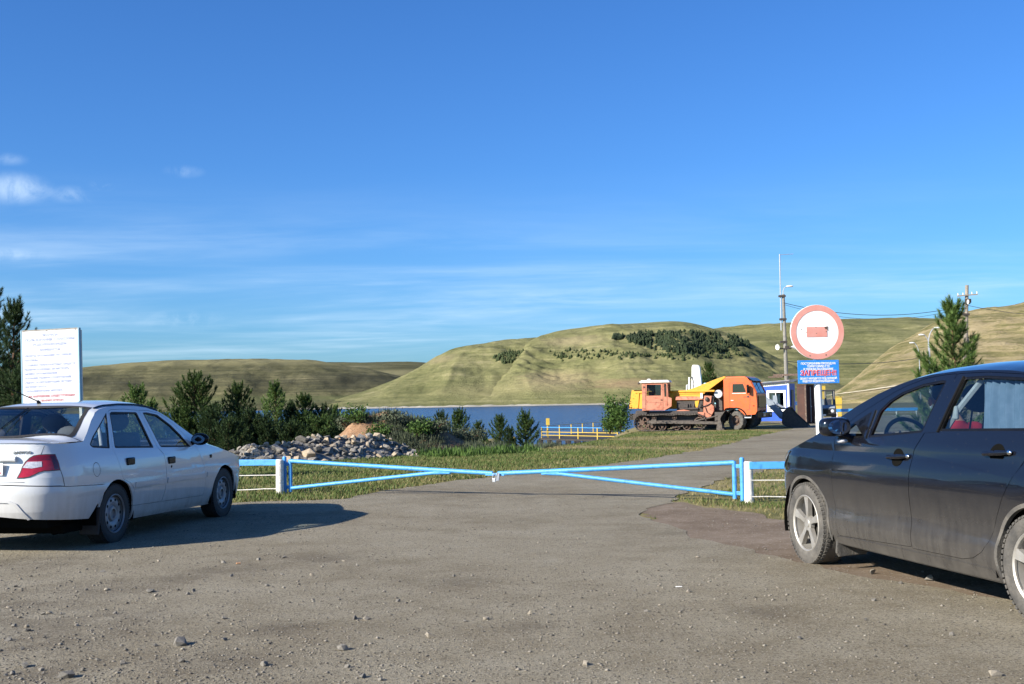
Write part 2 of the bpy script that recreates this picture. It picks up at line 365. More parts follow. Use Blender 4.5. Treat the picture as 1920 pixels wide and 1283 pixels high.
M_gravel = ground_mat('worn gravel asphalt', [(.37, (.172, .140, .090)), (.45, (.228, .194, .132)), (.50, (.264, .230, .162)), (.56, (.295, .261, .190)), (.65, (.348, .316, .240))], .33, 2.1, 26, 1.0, 70,
                      speck=[(70, .76, (.33, .30, .24)), (52, .72, (.10, .085, .062)), (110, .50, (.155, .132, .098)), (85, .8, (.085, .072, .052))],
                      hollows=[(G0(425, 1072), .75), (G0(330, 1085), .55), (G0(120, 1212), .50), (G0(250, 1160), .55), (G0(40, 1140), .6), (G0(60, 1270), .5), (G0(840, 1090), .5), (G0(1280, 1000), .5), (G0(520, 1180), .4), (G0(180, 1110), .9), (G0(90, 1180), 1.0), (G0(400, 1240), .6), (G0(60, 1060), .9), (G0(600, 1050), .7), (G0(1000, 1180), .35), (G0(1420, 1150), .4)])
M_dirt = ground_mat('brown earth', [(.36, (.112, .080, .052)), (.46, (.160, .119, .080)), (.54, (.200, .153, .108)), (.64, (.26, .212, .158))], .8, 4, 26, .8, 60, speck=[(40, .85, (.30, .25, .20))])

def jag(poly, step=.35, amp=.12, seed=0, keep=lambda p: False):
    """roughen a polygon's outline so that edges of gravel and grass wander"""
    o = []
    for i, p in enumerate(poly):
        q = poly[(i+1) % len(poly)]; p = Vector(p[:2]); q = Vector(q[:2]); d = q-p; n = max(1, min(400, int(d.length/step)))
        nr = Vector((-d.y, d.x)).normalized() if d.length else Vector((0, 0))
        for k in range(n):
            a = p+d*(k/n); f = 0 if keep(a) else 1
            w = mnoise.noise((a.x*.9, a.y*.9, seed))*1.2+mnoise.noise((a.x*3.3, a.y*3.3, seed+5))*.7
            o.append(a+nr*w*amp*f)
    return o
def sheet(name, poly, off, m, cell=1.0, bumpy=0):
    bm = bmesh.new(); pts = [Vector((p[0], p[1], 0)) for p in poly]
    vs_ = [bm.verts.new(p) for p in pts]
    for tri in tessellate_polygon([pts]):
        try: bm.faces.new([vs_[i] for i in tri])
        except ValueError: pass
    ys = [20, 65]+[y for y in range(-12, 120, 4)]
    for y in ys: bmesh.ops.bisect_plane(bm, geom=bm.verts[:]+bm.edges[:]+bm.faces[:], plane_co=(0, y, 0), plane_no=(0, 1, 0))
    for v in bm.verts: v.co.z = plateau(v.co.y)+off
    for f in bm.faces:
        f.normal_update()
        if f.normal.z < 0: f.normal_flip()
    me = bpy.data.meshes.new(name); bm.to_mesh(me); bm.free()
    return tag(link(name, me, m), kind='structure')

G = lambda x, y: gp(x, y).xy
ROAD = [(-45, 15.2), (-9, 15.5), (-3.95, 15.9), G(560, 940), G(640, 937), G(720, 922), G(800, 910), G(930, 894), G(1060, 880), G(1200, 864), G(1330, 842), G(1420, 819), G(1490, 804),
        (17, 74), (18, 84), (24, 96), (60, 100), (60, 86), (34, 66), (20, 44), (11.5, 29), G(1480, 876), G(1400, 889), G(1345, 903), G(1290, 925), G(1240, 941), G(1218, 952), G(1228, 970), G(1275, 993), G(1350, 1018), G(1480, 1050), G(1600, 1072),
        G(1700, 1090), G(1820, 1118), G(1920, 1140), (3.7, 5.4), (6, 3), (12, -2), (14, -14), (-45, -14)]
DIRT = [G(1185, 958), G(1205, 938), G(1290, 945), G(1340, 955), G(1400, 962), G(1440, 972), G(1500, 975), (4.6, 12.5), (6.6, 9), (8.5, 5), (13, 1), (12, -2), (6, 2.2), (3.3, 5.0), (2.6, 7), (2.0, 9), (1.4, 11), (1.4, 12.5)]
road_poly = jag(ROAD, .18, .20, 3); dirt_poly = jag(DIRT, .16, .34, 11)
sheet('gravel_road', road_poly, .009, M_gravel)
sheet('earth_verge', dirt_poly, .005, M_dirt)
def inside(poly, x, y):
    c = False; n = len(poly); j = n-1
    for i in range(n):
        xi, yi = poly[i]; xj, yj = poly[j]
        if (yi > y) != (yj > y) and x < (xj-xi)*(y-yi)/(yj-yi)+xi: c = not c
        j = i
    return c
def inside_np(poly, X, Y):
    c = np.zeros(X.shape, bool); n = len(poly); j = n-1
    for i in range(n):
        xi, yi = poly[i][0], poly[i][1]; xj, yj = poly[j][0], poly[j][1]
        if yi != yj: c ^= ((yi > Y) != (yj > Y)) & (X < (xj-xi)*(Y-yi)/(yj-yi)+xi)
        j = i
    return c
def ground_sheet():
    xs = sorted(set([round(math.sinh(t)*2.6, 3) for t in np.linspace(-5.3, 5.3, 170)]))
    ys = sorted(set([-60, -30, -14]+[float(v) for v in np.arange(-8, 70, 1.0)]+[20.0, 65.0]+[70+math.expm1(t)*20 for t in np.linspace(0, 3.2, 50)]))
    V = np.array([(x, y, H(x, y)) for y in ys for x in xs]); w = len(xs)
    Fa = np.array([(j*w+i, j*w+i+1, (j+1)*w+i+1, (j+1)*w+i) for j in range(len(ys)-1) for i in range(w-1)])
    tag(link('ground', fast_mesh('ground', V, Fa, True), M_soil), kind='structure')
ground_sheet()

# ------------------------------------------------------------------ water
def water():
    m = bpy.data.materials.new('lake water'); m.use_nodes = True; n = m.node_tree.nodes; l = m.node_tree.links; b = n['Principled BSDF']
    b.inputs['Base Color'].default_value = (.010, .040, .105, 1); b.inputs['Roughness'].default_value = .22; b.inputs['Specular IOR Level'].default_value = .28
    t = n.new('ShaderNodeTexCoord'); mp = n.new('ShaderNodeMapping'); mp.inputs['Scale'].default_value = (.55, 1.2, 1); l.new(t.outputs['Object'], mp.inputs[0])
    nz = n.new('ShaderNodeTexNoise'); nz.inputs['Scale'].default_value = .9; nz.inputs['Detail'].default_value = 5; l.new(mp.outputs[0], nz.inputs['Vector'])
    bp = n.new('ShaderNodeBump'); bp.inputs['Strength'].default_value = 1; bp.inputs['Distance'].default_value = .55; l.new(nz.outputs[0], bp.inputs['Height']); l.new(bp.outputs[0], b.inputs['Normal'])
    mb = MB(); mb.grid(lambda u, v: (-900+u*1500, 30+v*1170, WATER_Z), 20, 20)
    tag(mb.build('lake', m, recalc=False), kind='structure')
water()

# ------------------------------------------------------------------ hills
def interp(tab, x): return float(np.interp(x, [a for a, b in tab], [b for a, b in tab]))
def hill_mat(name, stops, sc=1.0, patches=()):
    m = bpy.data.materials.new(name); m.use_nodes = True; n = m.node_tree.nodes; l = m.node_tree.links; b = n['Principled BSDF']
    b.inputs['Roughness'].default_value = 1; b.inputs['Specular IOR Level'].default_value = .05
    t = n.new('ShaderNodeTexCoord'); mp = n.new('ShaderNodeMapping'); mp.inputs['Scale'].default_value = (sc*.012, sc*.012, sc*.045); l.new(t.outputs['Object'], mp.inputs[0])
    a = noise_cells(n, l, mp.outputs[0], 1.0, 12, .68); f = noise_cells(n, l, mp.outputs[0], 9.0, 9, .75)
    mp2 = n.new('ShaderNodeMapping'); mp2.inputs['Scale'].default_value = (sc*.004, sc*.004, sc*.16); l.new(t.outputs['Object'], mp2.inputs[0])
    g = noise_cells(n, l, mp2.outputs[0], 2.0, 6, .6)
    def mth(op, p, q):
        x = n.new('ShaderNodeMath'); x.operation = op
        for i, w in enumerate((p, q)):
            if isinstance(w, (int, float)): x.inputs[i].default_value = w
            else: l.new(w, x.inputs[i])
        return x.outputs[0]
    s = mth('ADD', mth('MULTIPLY', a, .42), mth('ADD', mth('MULTIPLY', f, .28), mth('MULTIPLY', g, .30)))
    rp = n.new('ShaderNodeValToRGB'); l.new(s, rp.inputs[0]); e = rp.color_ramp.elements
    e[0].position, e[0].color = stops[0][0], (*stops[0][1], 1); e[1].position, e[1].color = stops[-1][0], (*stops[-1][1], 1)
    for p, c in stops[1:-1]:
        q = e.new(p); q.color = (*c, 1)
    cout = rp.outputs[0]
    for (cx, cz, rx, rz, pc, st) in patches:      # bare, greener, paler and darker patches with ragged edges
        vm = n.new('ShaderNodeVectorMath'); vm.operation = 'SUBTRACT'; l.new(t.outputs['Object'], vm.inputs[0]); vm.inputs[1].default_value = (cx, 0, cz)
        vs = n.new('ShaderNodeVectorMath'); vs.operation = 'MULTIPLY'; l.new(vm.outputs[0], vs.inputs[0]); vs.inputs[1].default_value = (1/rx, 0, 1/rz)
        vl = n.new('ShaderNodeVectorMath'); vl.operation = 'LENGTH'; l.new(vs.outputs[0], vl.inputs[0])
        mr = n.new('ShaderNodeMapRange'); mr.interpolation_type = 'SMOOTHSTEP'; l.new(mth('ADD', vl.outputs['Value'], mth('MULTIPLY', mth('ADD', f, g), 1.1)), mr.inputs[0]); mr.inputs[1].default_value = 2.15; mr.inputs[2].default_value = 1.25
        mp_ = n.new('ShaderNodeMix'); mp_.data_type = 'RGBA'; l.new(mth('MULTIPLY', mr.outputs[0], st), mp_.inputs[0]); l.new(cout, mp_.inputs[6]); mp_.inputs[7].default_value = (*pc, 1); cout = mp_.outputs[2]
    l.new(cout, b.inputs['Base Color'])
    bp = n.new('ShaderNodeBump'); bp.inputs['Strength'].default_value = .55; bp.inputs['Distance'].default_value = 5; l.new(f, bp.inputs['Height']); l.new(bp.outputs[0], b.inputs['Normal'])
    return m
HS = {}
def hill(name, sil, foot, dist_c, dist_f, m, prof, amp=3.0, gully=4.0, n_s=200, n_t=46, px0=None, px1=None, seed=1, gs=.02, terr=0):
    px0 = px0 if px0 is not None else sil[0][0]; px1 = px1 if px1 is not None else sil[-1][0]
    V = []; back = 8; sx = [p for p, q in sil]
    # smooth the silhouette with a small moving average
    def sily(p): return sum(interp(sil, p+o)*w for o, w in ((-14, .2), (-7, .2), (0, .2), (7, .2), (14, .2)))
    def P(px, t):
        C_ = at(px, sily(px), interp(dist_c, px) if isinstance(dist_c, list) else dist_c); F_ = at(px, interp(foot, px), interp(dist_f, px) if isinstance(dist_f, list) else dist_f)
        if t < 0: return F_+(F_-C_).normalized()*4-Vector((0, 0, 14))
        if t <= 1:
            p = F_.lerp(C_, t); g = prof(t); p.z = F_.z+(C_.z-F_.z)*g
            fade = max(0, math.sin(math.pi*min(1, t)))**.8
            hsc = max(.15, min(1, (C_.z-F_.z)/50))
            gl = mnoise.fractal((p.x*gs, p.y*gs*.35, seed*7.3), 1, 2, 5)
            fn = mnoise.fractal((p.x*gs*2.2, p.y*gs*2.2, seed*3.1+p.z*.02), .9, 2.1, 5)
            tr_ = 0 if not terr else terr*math.sin(p.z*1.05+2.2*mnoise.noise((p.x*.012, p.y*.012, 4)))*max(0, min(1, (p.z-14)/10))*max(0, min(1, (52-p.z)/10))
            gl = -abs(gl)*1.3+.25
            p.z += (gl*gully+fn*amp+tr_)*fade*hsc
            return p
        d = (C_-F_); k = t-1; p = C_+Vector((d.x, d.y, 0))*k; p.z = C_.z-(C_.z-F_.z)*k*k*1.2-k*4; return p
    ts = [-1.0]+[i/n_t for i in range(n_t+1)]+[1+.12*(i+1) for i in range(back)]
    pxs = np.linspace(px0, px1, n_s+1)
    for p in pxs:
        for t in ts: V.append(P(p, t))
    w = len(ts); Fa = np.array([(i*w+j, (i+1)*w+j, (i+1)*w+j+1, i*w+j+1) for i in range(n_s) for j in range(w-1)])
    o = link(name, fast_mesh(name, np.array([tuple(v) for v in V]), Fa, True), m); tag(o, kind='structure'); HS[name] = P; return o
OL = [(.37, (.075, .082, .036)), (.43, (.118, .122, .052)), (.49, (.162, .160, .070)), (.54, (.205, .195, .090)), (.59, (.27, .245, .125)), (.66, (.35, .30, .17))]
M_hill = hill_mat('dry hill grass', OL, 1.5, ((34, 16, 42, 11, (.31, .25, .14), .7), (52, 52, 36, 8, (.29, .24, .14), .6), (82, 12, 42, 5, (.25, .15, .105), .5), (-66, 40, 26, 7, (.27, .225, .13), .55), (150, 36, 60, 12, (.10, .105, .045), .45), (-20, 10, 60, 8, (.25, .22, .11), .35), (200, 28, 60, 9, (.26, .23, .11), .45)))
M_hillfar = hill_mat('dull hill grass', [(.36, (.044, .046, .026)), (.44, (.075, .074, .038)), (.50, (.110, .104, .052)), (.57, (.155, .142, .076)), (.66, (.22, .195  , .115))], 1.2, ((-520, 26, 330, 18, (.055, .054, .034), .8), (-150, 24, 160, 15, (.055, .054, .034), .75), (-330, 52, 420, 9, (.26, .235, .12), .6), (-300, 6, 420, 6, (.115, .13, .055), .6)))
M_hillsand = hill_mat('sandy hill grass', [(.35, (.09, .092, .037)), (.43, (.155, .148, .058)), (.485, (.23, .20, .09)), (.54, (.36, .29, .155)), (.64, (.46, .37, .22))], 3.2)
conv = lambda t: 1-(1-t)**1.7
def flatfoot(t): return .10*t/.45 if t < .45 else .10+.90*(1-(1-(t-.45)/.55)**2.0)
FOOT = [(-200, 773), (300, 770), (620, 767.5), (800, 763.5), (1000, 760), (1190, 757), (1400, 753), (1600, 748)]
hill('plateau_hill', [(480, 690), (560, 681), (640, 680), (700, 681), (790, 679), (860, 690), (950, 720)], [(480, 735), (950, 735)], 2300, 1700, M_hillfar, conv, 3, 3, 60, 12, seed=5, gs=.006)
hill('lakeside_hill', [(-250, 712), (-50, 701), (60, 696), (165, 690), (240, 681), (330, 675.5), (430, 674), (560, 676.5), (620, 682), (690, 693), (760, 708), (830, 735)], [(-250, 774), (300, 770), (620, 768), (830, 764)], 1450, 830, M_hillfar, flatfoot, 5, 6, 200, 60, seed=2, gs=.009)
hill('shoulder_hill', [(520, 769), (600, 757), (680, 735), (740, 712), (800, 684), (830, 662), (850, 654), (880, 648), (960, 638), (1000, 634), (1060, 630), (1120, 640), (1180, 700)], FOOT, 1150, 850, M_hill, conv, 4, 9, 170, 44, seed=3, gs=.012)
hill('main_hill', [(840, 757), (890, 722), (930, 690), (965, 658), (1000, 636), (1060, 619), (1120, 610), (1200, 606), (1240, 603), (1270, 602), (1300, 606), (1340, 617), (1400, 640), (1450, 668), (1520, 700), (1620, 738), (1660, 746)], [(840, 763), (1000, 760), (1190, 757), (1400, 753), (1660, 750)], 1080, [(840, 830), (1190, 800), (1660, 780)], M_hill, lambda t: 1-(1-t)**1.45, 4, 9, 300, 150, seed=4, gs=.012, terr=.8)
hill('valley_hill', [(1220, 650), (1340, 618), (1420, 610), (1500, 605), (1580, 599), (1640, 598), (1760, 600), (1850, 604), (2050, 596)], [(1220, 740), (2050, 735)], 1700, 1150, M_hill, conv, 4, 8, 120, 40, seed=6, gs=.008)
hill('sandy_hill', [(1540, 748), (1580, 728), (1620, 694), (1660, 660), (1700, 636), (1740, 612), (1769, 598), (1800, 588), (1860, 577), (1920, 570), (2000, 562), (2150, 552), (2500, 540)], [(1540, 752), (1700, 748), (2500, 735)], [(1540, 330), (1700, 420), (1900, 460), (2500, 480)], [(1540, 250), (2500, 210)], M_hillsand, lambda t: 1-(1-t)**1.35, 2.5, 5, 200, 60, seed=8, gs=.03)
def shore():
    mb = MB(); m = mat('pale shingle', (.42, .38, .30), (.26, .24, .19), .05, .95)
    def P(u, v):
        px = 560+u*650; py = interp(FOOT, px); a = at(px, py, interp([(560, 845), (840, 826), (1210, 795)], px)-6+v*14)
        wob = .6+.8*abs(mnoise.fractal((px*.03, 0, 3), 1, 2, 4)); a.z = WATER_Z+.04+(0, .7, 1.3, 1.2)[int(v*3+.01)]*wob; return a
    mb.grid(P, 160, 3); tag(mb.build('far_shore', m), kind='structure')
shore()

# woods on the main hill: far off, one mass each
def cone_tree(V, Fc, p, h, r, k=7):
    for lay in range(3):
        b = len(V); z0 = h*(.08+.27*lay); rr = r*(1-.27*lay); zt = z0+h*(.46 if lay < 2 else .40)
        for i in range(k):
            a = 2*math.pi*i/k+random.random()*.5; q = rr*random.uniform(.7, 1.15); V.append((p[0]+q*math.cos(a), p[1]+q*math.sin(a), p[2]+z0+random.uniform(-.06, .06)*h))
        V.append((p[0]+random.uniform(-.1, .1)*r, p[1], p[2]+zt)); V.append((p[0], p[1], p[2]+z0+.1*h))
        for i in range(k): Fc.append((b+i, b+(i+1) % k, b+k)); Fc.append((b+(i+1) % k, b+i, b+k+1))
M_wood_far = mat('distant pine foliage', (.018, .032, .012), (.035, .052, .018), .08, .95, coords='Object')
M_bushfar = mat('hillside scrub', (.035, .055, .016), (.06, .075, .024), .08, .95)
def wood(name, hn, spec, n, hr, m, seed):
    random.seed(seed); V = []; Fc = []; c = 0
    while c < n:
        px = random.uniform(spec[0][0], spec[-1][0]); lo = np.interp(px, [s[0] for s in spec], [s[1] for s in spec]); hi = np.interp(px, [s[0] for s in spec], [s[2] for s in spec])
        py = random.uniform(lo, hi)+random.gauss(0, 1.5)
        if mnoise.noise((px*.06, py*.12, seed)) < -.22: continue
        # find the slope point seen at this row
        a, b = 0.0, 1.0
        f = HS[hn]
        for _ in range(14):
            t = (a+b)/2; q = f(px, t); d = q-CC; y = 641.5-FPX*d.dot(CU)/d.dot(CF)
            if y > py: a = t
            else: b = t
        h = random.uniform(*hr); cone_tree(V, Fc, (q.x, q.y, q.z-.5), h, h*random.uniform(.42, .68)); c += 1
    tag(link(name, fast_mesh(name, np.array(V), np.array(Fc)), m), {'pine_wood': 'dark pine plantation spread over the upper right of the main hill', 'scrub_wood': 'small clump of green scrub trees low on the left shoulder of the main hill', 'scattered_scrub': 'thin scattered bushes along the terraces of the main hill'}[name], 'woodland', kind='stuff')
wood('pine_wood', 'main_hill', [(1150, 632, 634), (1185, 629, 640), (1230, 625, 655), (1290, 623, 664), (1340, 626, 664), (1380, 632, 656), (1405, 644, 652)], 1500, (1.8, 4.0), M_wood_far, 21)
wood('scrub_wood', 'shoulder_hill', [(928, 672, 676), (950, 662, 682), (985, 660, 680), (1010, 664, 676)], 170, (2.2, 4.2), M_bushfar, 22)
wood('scattered_scrub', 'main_hill', [(1030, 664, 672), (1060, 655, 674), (1120, 656, 672), (1200, 664, 672), (1300, 664, 674), (1400, 655, 668)], 240, (1.2, 3.4), M_bushfar, 23)
random.seed(7)

# ================================================================== CARS
def arcpts(cx, cz, r, a0, a1, n=16): return [(cx+r*math.cos(R(a0+(a1-a0)*i/n)), cz+r*math.sin(R(a0+(a1-a0)*i/n))) for i in range(n+1)]
def offset_poly(poly, d):             # move a closed outline inward (d > 0) by mitred offset
    n = len(poly); ar = sum(poly[i][0]*poly[(i+1) % n][1]-poly[(i+1) % n][0]*poly[i][1] for i in range(n)); sg = 1 if ar > 0 else -1; o = []
    for i in range(n):
        p0, p, p1 = Vector(poly[i-1]), Vector(poly[i]), Vector(poly[(i+1) % n])
        a = (p-p0).normalized(); b = (p1-p).normalized(); na = Vector((-a.y, a.x))*sg; nb = Vector((-b.y, b.x))*sg
        m = na+nb
        if m.length < .05: m = na
        m.normalize(); k = min(2.2, 1/max(.35, m.dot(na))); q = p+m*d*k; o.append((q.x, q.y))
    return o
def round_poly(poly, r, n=4):         # round the corners of an outline
    o = []; m = len(poly)
    for i in range(m):
        p0, p, p1 = Vector(poly[i-1]), Vector(poly[i]), Vector(poly[(i+1) % m]); a = p0-p; b = p1-p
        if a.length < 1e-6 or b.length < 1e-6: continue
        ang = a.angle(b)
        if ang > 2.75: o.append((p.x, p.y)); continue
        k = min(r, a.length*.45, b.length*.45); A = p+a.normalized()*k; B = p+b.normalized()*k
        for j in range(n+1):
            t = j/n; q = A*(1-t)**2+p*2*t*(1-t)+B*t*t; o.append((q.x, q.y))
    return o
class Shell:
    """A car skin. Side points are (u, z): u runs along the side and on round the nose (+) and tail (-) to the centre line."""
    def __init__(s, w, xf, xfe, pf, xr, xre, pr, inset, dxf, dxr, zr, Zc, nx, bulge=.02):
        s.w, s.xf, s.xfe, s.xr, s.xre = w, xf, xfe, xr, xre; s.inset, s.dxf, s.dxr, s.zrt, s.Zct, s.nx, s.bulge = inset, dxf, dxr, zr, Zc, nx, bulge; s.pf, s.pr = pf, pr
        s.front = s.path(xfe-xf, pf); s.rear = s.path(xr-xre, pr)
        s.uf = xf+s.front[0][-1]; s.ur = xr-s.rear[0][-1]
    def path(s, A, p):
        th = np.linspace(0, math.pi/2, 400); e = 2/p; X = A*np.sin(th)**e; Y = np.cos(th)**e; Y[-1] = 0
        L_ = np.concatenate([[0], np.cumsum(np.hypot(np.diff(X), np.diff(Y*s.w)))]); return L_, X, Y
    def plan(s, u):
        if u > s.xf:
            L_, X, Y = s.front; d = u-s.xf; return s.xf+float(np.interp(d, L_, X)), float(np.interp(d, L_, Y)), float(np.interp(d, L_, X))/(s.xfe-s.xf)
        if u < s.xr:
            L_, X, Y = s.rear; d = s.xr-u; return s.xr-float(np.interp(d, L_, X)), float(np.interp(d, L_, Y)), -float(np.interp(d, L_, X))/(s.xr-s.xre)
        return u, 1.0, 0
    def W(s, x, z):
        b = s.bulge*((x-.5*(s.xf+s.xr))/(.5*(s.xf-s.xr)))**2 if s.xr < x < s.xf else s.bulge
        return s.w-b-interp(s.inset, z)
    def M(s, u, z, side, off=0):
        x, k, e = s.plan(u); y = s.W(x, z)*k-(off if abs(e) < .5 else 0)*1
        if e > 0: x += interp(s.dxf, z)*e*e-(off*e if e > .3 else 0)
        if e < 0: x += interp(s.dxr, z)*e*e+(off*-e if e < -.3 else 0)
        return Vector((x, side*max(0, y), z))
    def zr(s, x): return interp(s.zrt, x)
    def Zc(s, x): return interp(s.Zct, x)
    def top(s, x0, x1, i, t, lift=0):
        a = x0(t) if callable(x0) else x0; b = x1(t) if callable(x1) else x1; x = a+(b-a)*i; xx = max(min(x, s.xf), s.xr)
        w = s.W(xx, s.zr(x)); z0 = s.zr(x); z = z0+(max(s.Zc(x), z0)-z0)*(1-abs(t)**s.nx); return Vector((x, t*w, z+lift))
    def nose(s, t): return s.xf+(s.xfe-s.xf)*(max(0, 1-abs(t)**s.pf))**(1/s.pf)
    def tail(s, t): return s.xr-(s.xr-s.xre)*(max(0, 1-abs(t)**s.pr))**(1/s.pr)
    def nosez(s, t): x = s.nose(t); e = (x-s.xf)/(s.xfe-s.xf); return x+interp(s.dxf, s.zr(x))*e*e
    def tailz(s, t): x = s.tail(t); e = (s.xr-x)/(s.xr-s.xre); return x+interp(s.dxr, s.zr(x))*e*e
    def edge_z(s, u):
        x, k, e = s.plan(u); x += interp(s.dxf if e > 0 else s.dxr, s.zr(x))*e*e; z = s.zr(x); return z+(max(s.Zc(x), z)-z)*(1-k**s.nx)
    def panel(s, name, outer, mat_, parent, side, holes=(), off=0, thick=.014, cell=.07, rim=True, extra=None):
        bm = bmesh.new(); loops = [outer]+list(holes); flat = [p for lp in loops for p in lp]
        vs_ = [bm.verts.new((p[0], p[1], 0)) for p in flat]
        for tri in tessellate_polygon([[Vector((p[0], p[1], 0)) for p in lp] for lp in loops]):
            try: bm.faces.new([vs_[i] for i in tri])
            except ValueError: pass
        us = [p[0] for p in flat]; zs = [p[1] for p in flat]
        cuts = list(np.arange(math.floor(min(us)/cell)*cell, max(us), cell))
        for c in cuts:
            if min(us)+.004 < c < max(us)-.004: bmesh.ops.bisect_plane(bm, geom=bm.verts[:]+bm.edges[:]+bm.faces[:], plane_co=(c, 0, 0), plane_no=(1, 0, 0), dist=1e-5)
        for c in np.arange(math.floor(min(zs)/cell)*cell, max(zs), cell):
            if min(zs)+.004 < c < max(zs)-.004: bmesh.ops.bisect_plane(bm, geom=bm.verts[:]+bm.edges[:]+bm.faces[:], plane_co=(0, c, 0), plane_no=(0, 1, 0), dist=1e-5)
        bmesh.ops.dissolve_degenerate(bm, edges=bm.edges, dist=1e-5)
        for f in bm.faces:
            f.normal_update()
            if (f.normal.z > 0) == (side > 0): f.normal_flip()
        bm.verts.index_update(); uz = [(v.co.x, v.co.y) for v in bm.verts]
        V = [s.M(u, z, side, off) for u, z in uz]; Fa = [[v.index for v in f.verts] for f in bm.faces]
        if rim:
            for e in bm.edges:
                if len(e.link_faces) == 1:
                    lp = e.link_faces[0].loops; a, b = e.verts[0].index, e.verts[1].index
                    for l_ in lp:
                        if l_.edge == e: a, b = l_.vert.index, l_.link_loop_next.vert.index
                    k = len(V); V += [V[a].copy(), V[b].copy(), s.M(*uz[a], side, off+thick), s.M(*uz[b], side, off+thick)]; Fa.append([k+1, k, k+2, k+3])
        bm.free(); me = bpy.data.meshes.new(name); me.from_pydata(V, [], Fa); me.update(); me.shade_smooth()
        if extra: return V, Fa
        return link(name, me, mat_, parent)
    def patch(s, name, x0, x1, mat_, parent, t0=-1, t1=1, i0=0, i1=1, nu=20, nv=24, lift=0, edge=0):
        mb = MB(); mb.grid(lambda a, b: s.top(x0, x1, i0+(i1-i0)*a, t0+(t1-t0)*b, lift), nu, nv)
        me = mb.mesh(name, False, recalc=False)
        for p in me.polygons[:1]: flip = p.normal.z < 0
        if flip: me.flip_normals()
        me.shade_smooth(); return link(name, me, mat_, parent)
def join_into(name, objs, parent):
    """several skin pieces that are one panel become one mesh"""
    V = []; Fa = []; mats = []; mi = []; sm = []
    for o in objs:
        me = o.data; b = len(V); V += [v.co.copy() for v in me.vertices]
        for m in me.materials:
            if m not in mats: mats.append(m)
        for p in me.polygons: Fa.append([b+i for i in p.vertices]); mi.append(mats.index(me.materials[p.material_index])); sm.append(p.use_smooth)
        bpy.data.objects.remove(o); bpy.data.meshes.remove(me)
    me = bpy.data.meshes.new(name); me.from_pydata(V, [], Fa); me.update()
    for m in mats: me.materials.append(m)
    me.polygons.foreach_set('material_index', mi); me.polygons.foreach_set('use_smooth', sm)
    o = bpy.data.objects.new(name, me); col.objects.link(o); o.parent = parent; return o
def tyre(parent, r, wd, rim_r, m, side):
    mb = MB(); h = wd/2; pr = [(rim_r-.012, -h*.8), (rim_r+.004, -h*.92), (rim_r+.03, -h*1.0), (r*.9, -h*1.02), (r*.965, -h*.93), (r*.99, -h*.78), (r, -h*.5), (r, h*.5), (r*.99, h*.78), (r*.965, h*.93), (r*.9, h*1.02), (rim_r+.03, h), (rim_r+.004, h*.92), (rim_r-.012, h*.8)]
    mb.lathe(pr, n=56)
    for k in range(56):                # tread blocks
        a = 2*math.pi*k/56
        for yy in (-h*.55, h*.55, -h*.86, h*.86):
            rr_ = r-.002 if abs(yy) < h*.7 else r*.972
            q = Matrix.Rotation(-a, 3, 'Y'); mb.box(q @ Vector((rr_, yy, 0)), (.012, h*.30, .022), q)
    return mb.build('tyre', m, parent, True)
def wheel_root(car, x, y, r): 
    w = bpy.data.objects.new('wheel', None); col.objects.link(w); w.parent = car; w.location = (x, y, r); w.empty_display_size = .1; return w
def car_root(name, label, cat, cx, cy, yaw, z=0): return thing(name, label, cat, (cx, cy, z), math.pi/2-yaw)
def rbox(mb, c, size, rot=None): return mb.box(c, size, rot)
def seat(car, x, y, m, zb=.30, lean=14, top=.62, head=True, hz=.12):
    mb = MB(); q = Matrix.Rotation(R(-lean), 3, 'Y')
    mb.box((x+.18, y, zb+.10), (.50, .48, .16), Matrix.Rotation(R(-6), 3, 'Y')); mb.box(Vector((x-.10, y, zb+.15))+q @ Vector((0, 0, top/2)), (.13, .46, top), q)
    o = mb.build('seat', m, car, True, bevel=.04)
    if head:
        h = MB(); h.ball(Vector((x-.10, y, zb+.15))+q @ Vector((.01, 0, top+hz)), (.06, .14, .10), 14, 9)
        for dy in (-.05, .05): h.tube([Vector((x-.10, y+dy, zb+.15))+q @ Vector((0, 0, top-.02)), Vector((x-.10, y+dy, zb+.15))+q @ Vector((0, 0, top+hz-.06))], .007, 6)
        h.build('headrest', m, o, True)
    return o
def steering_wheel(car, x, y, z, m, tilt=25):
    mb = MB(); pts = []; q = Matrix.Rotation(R(tilt), 3, 'Y'); c = Vector((x, y, z))
    for k in range(25): a = 2*math.pi*k/24; pts.append(c+q @ Vector((0, .185*math.cos(a), .185*math.sin(a))))
    mb.tube(pts, .016, 8, False)
    for a in (20, 160, 270): mb.tube([c+q @ Vector((.03, 0, 0)), c+q @ Vector((0, .18*math.cos(R(a)), .18*math.sin(R(a))))], .014, 6)
    mb.ball(c+q @ Vector((.03, 0, 0)), (.04, .075, .075)); mb.tube([c+q @ Vector((.03, 0, 0)), c+q @ Vector((.35, 0, -.02))], .03, 8)
    return mb.build('steering_wheel', m, car, True)
def mirror_pts(poly): return poly

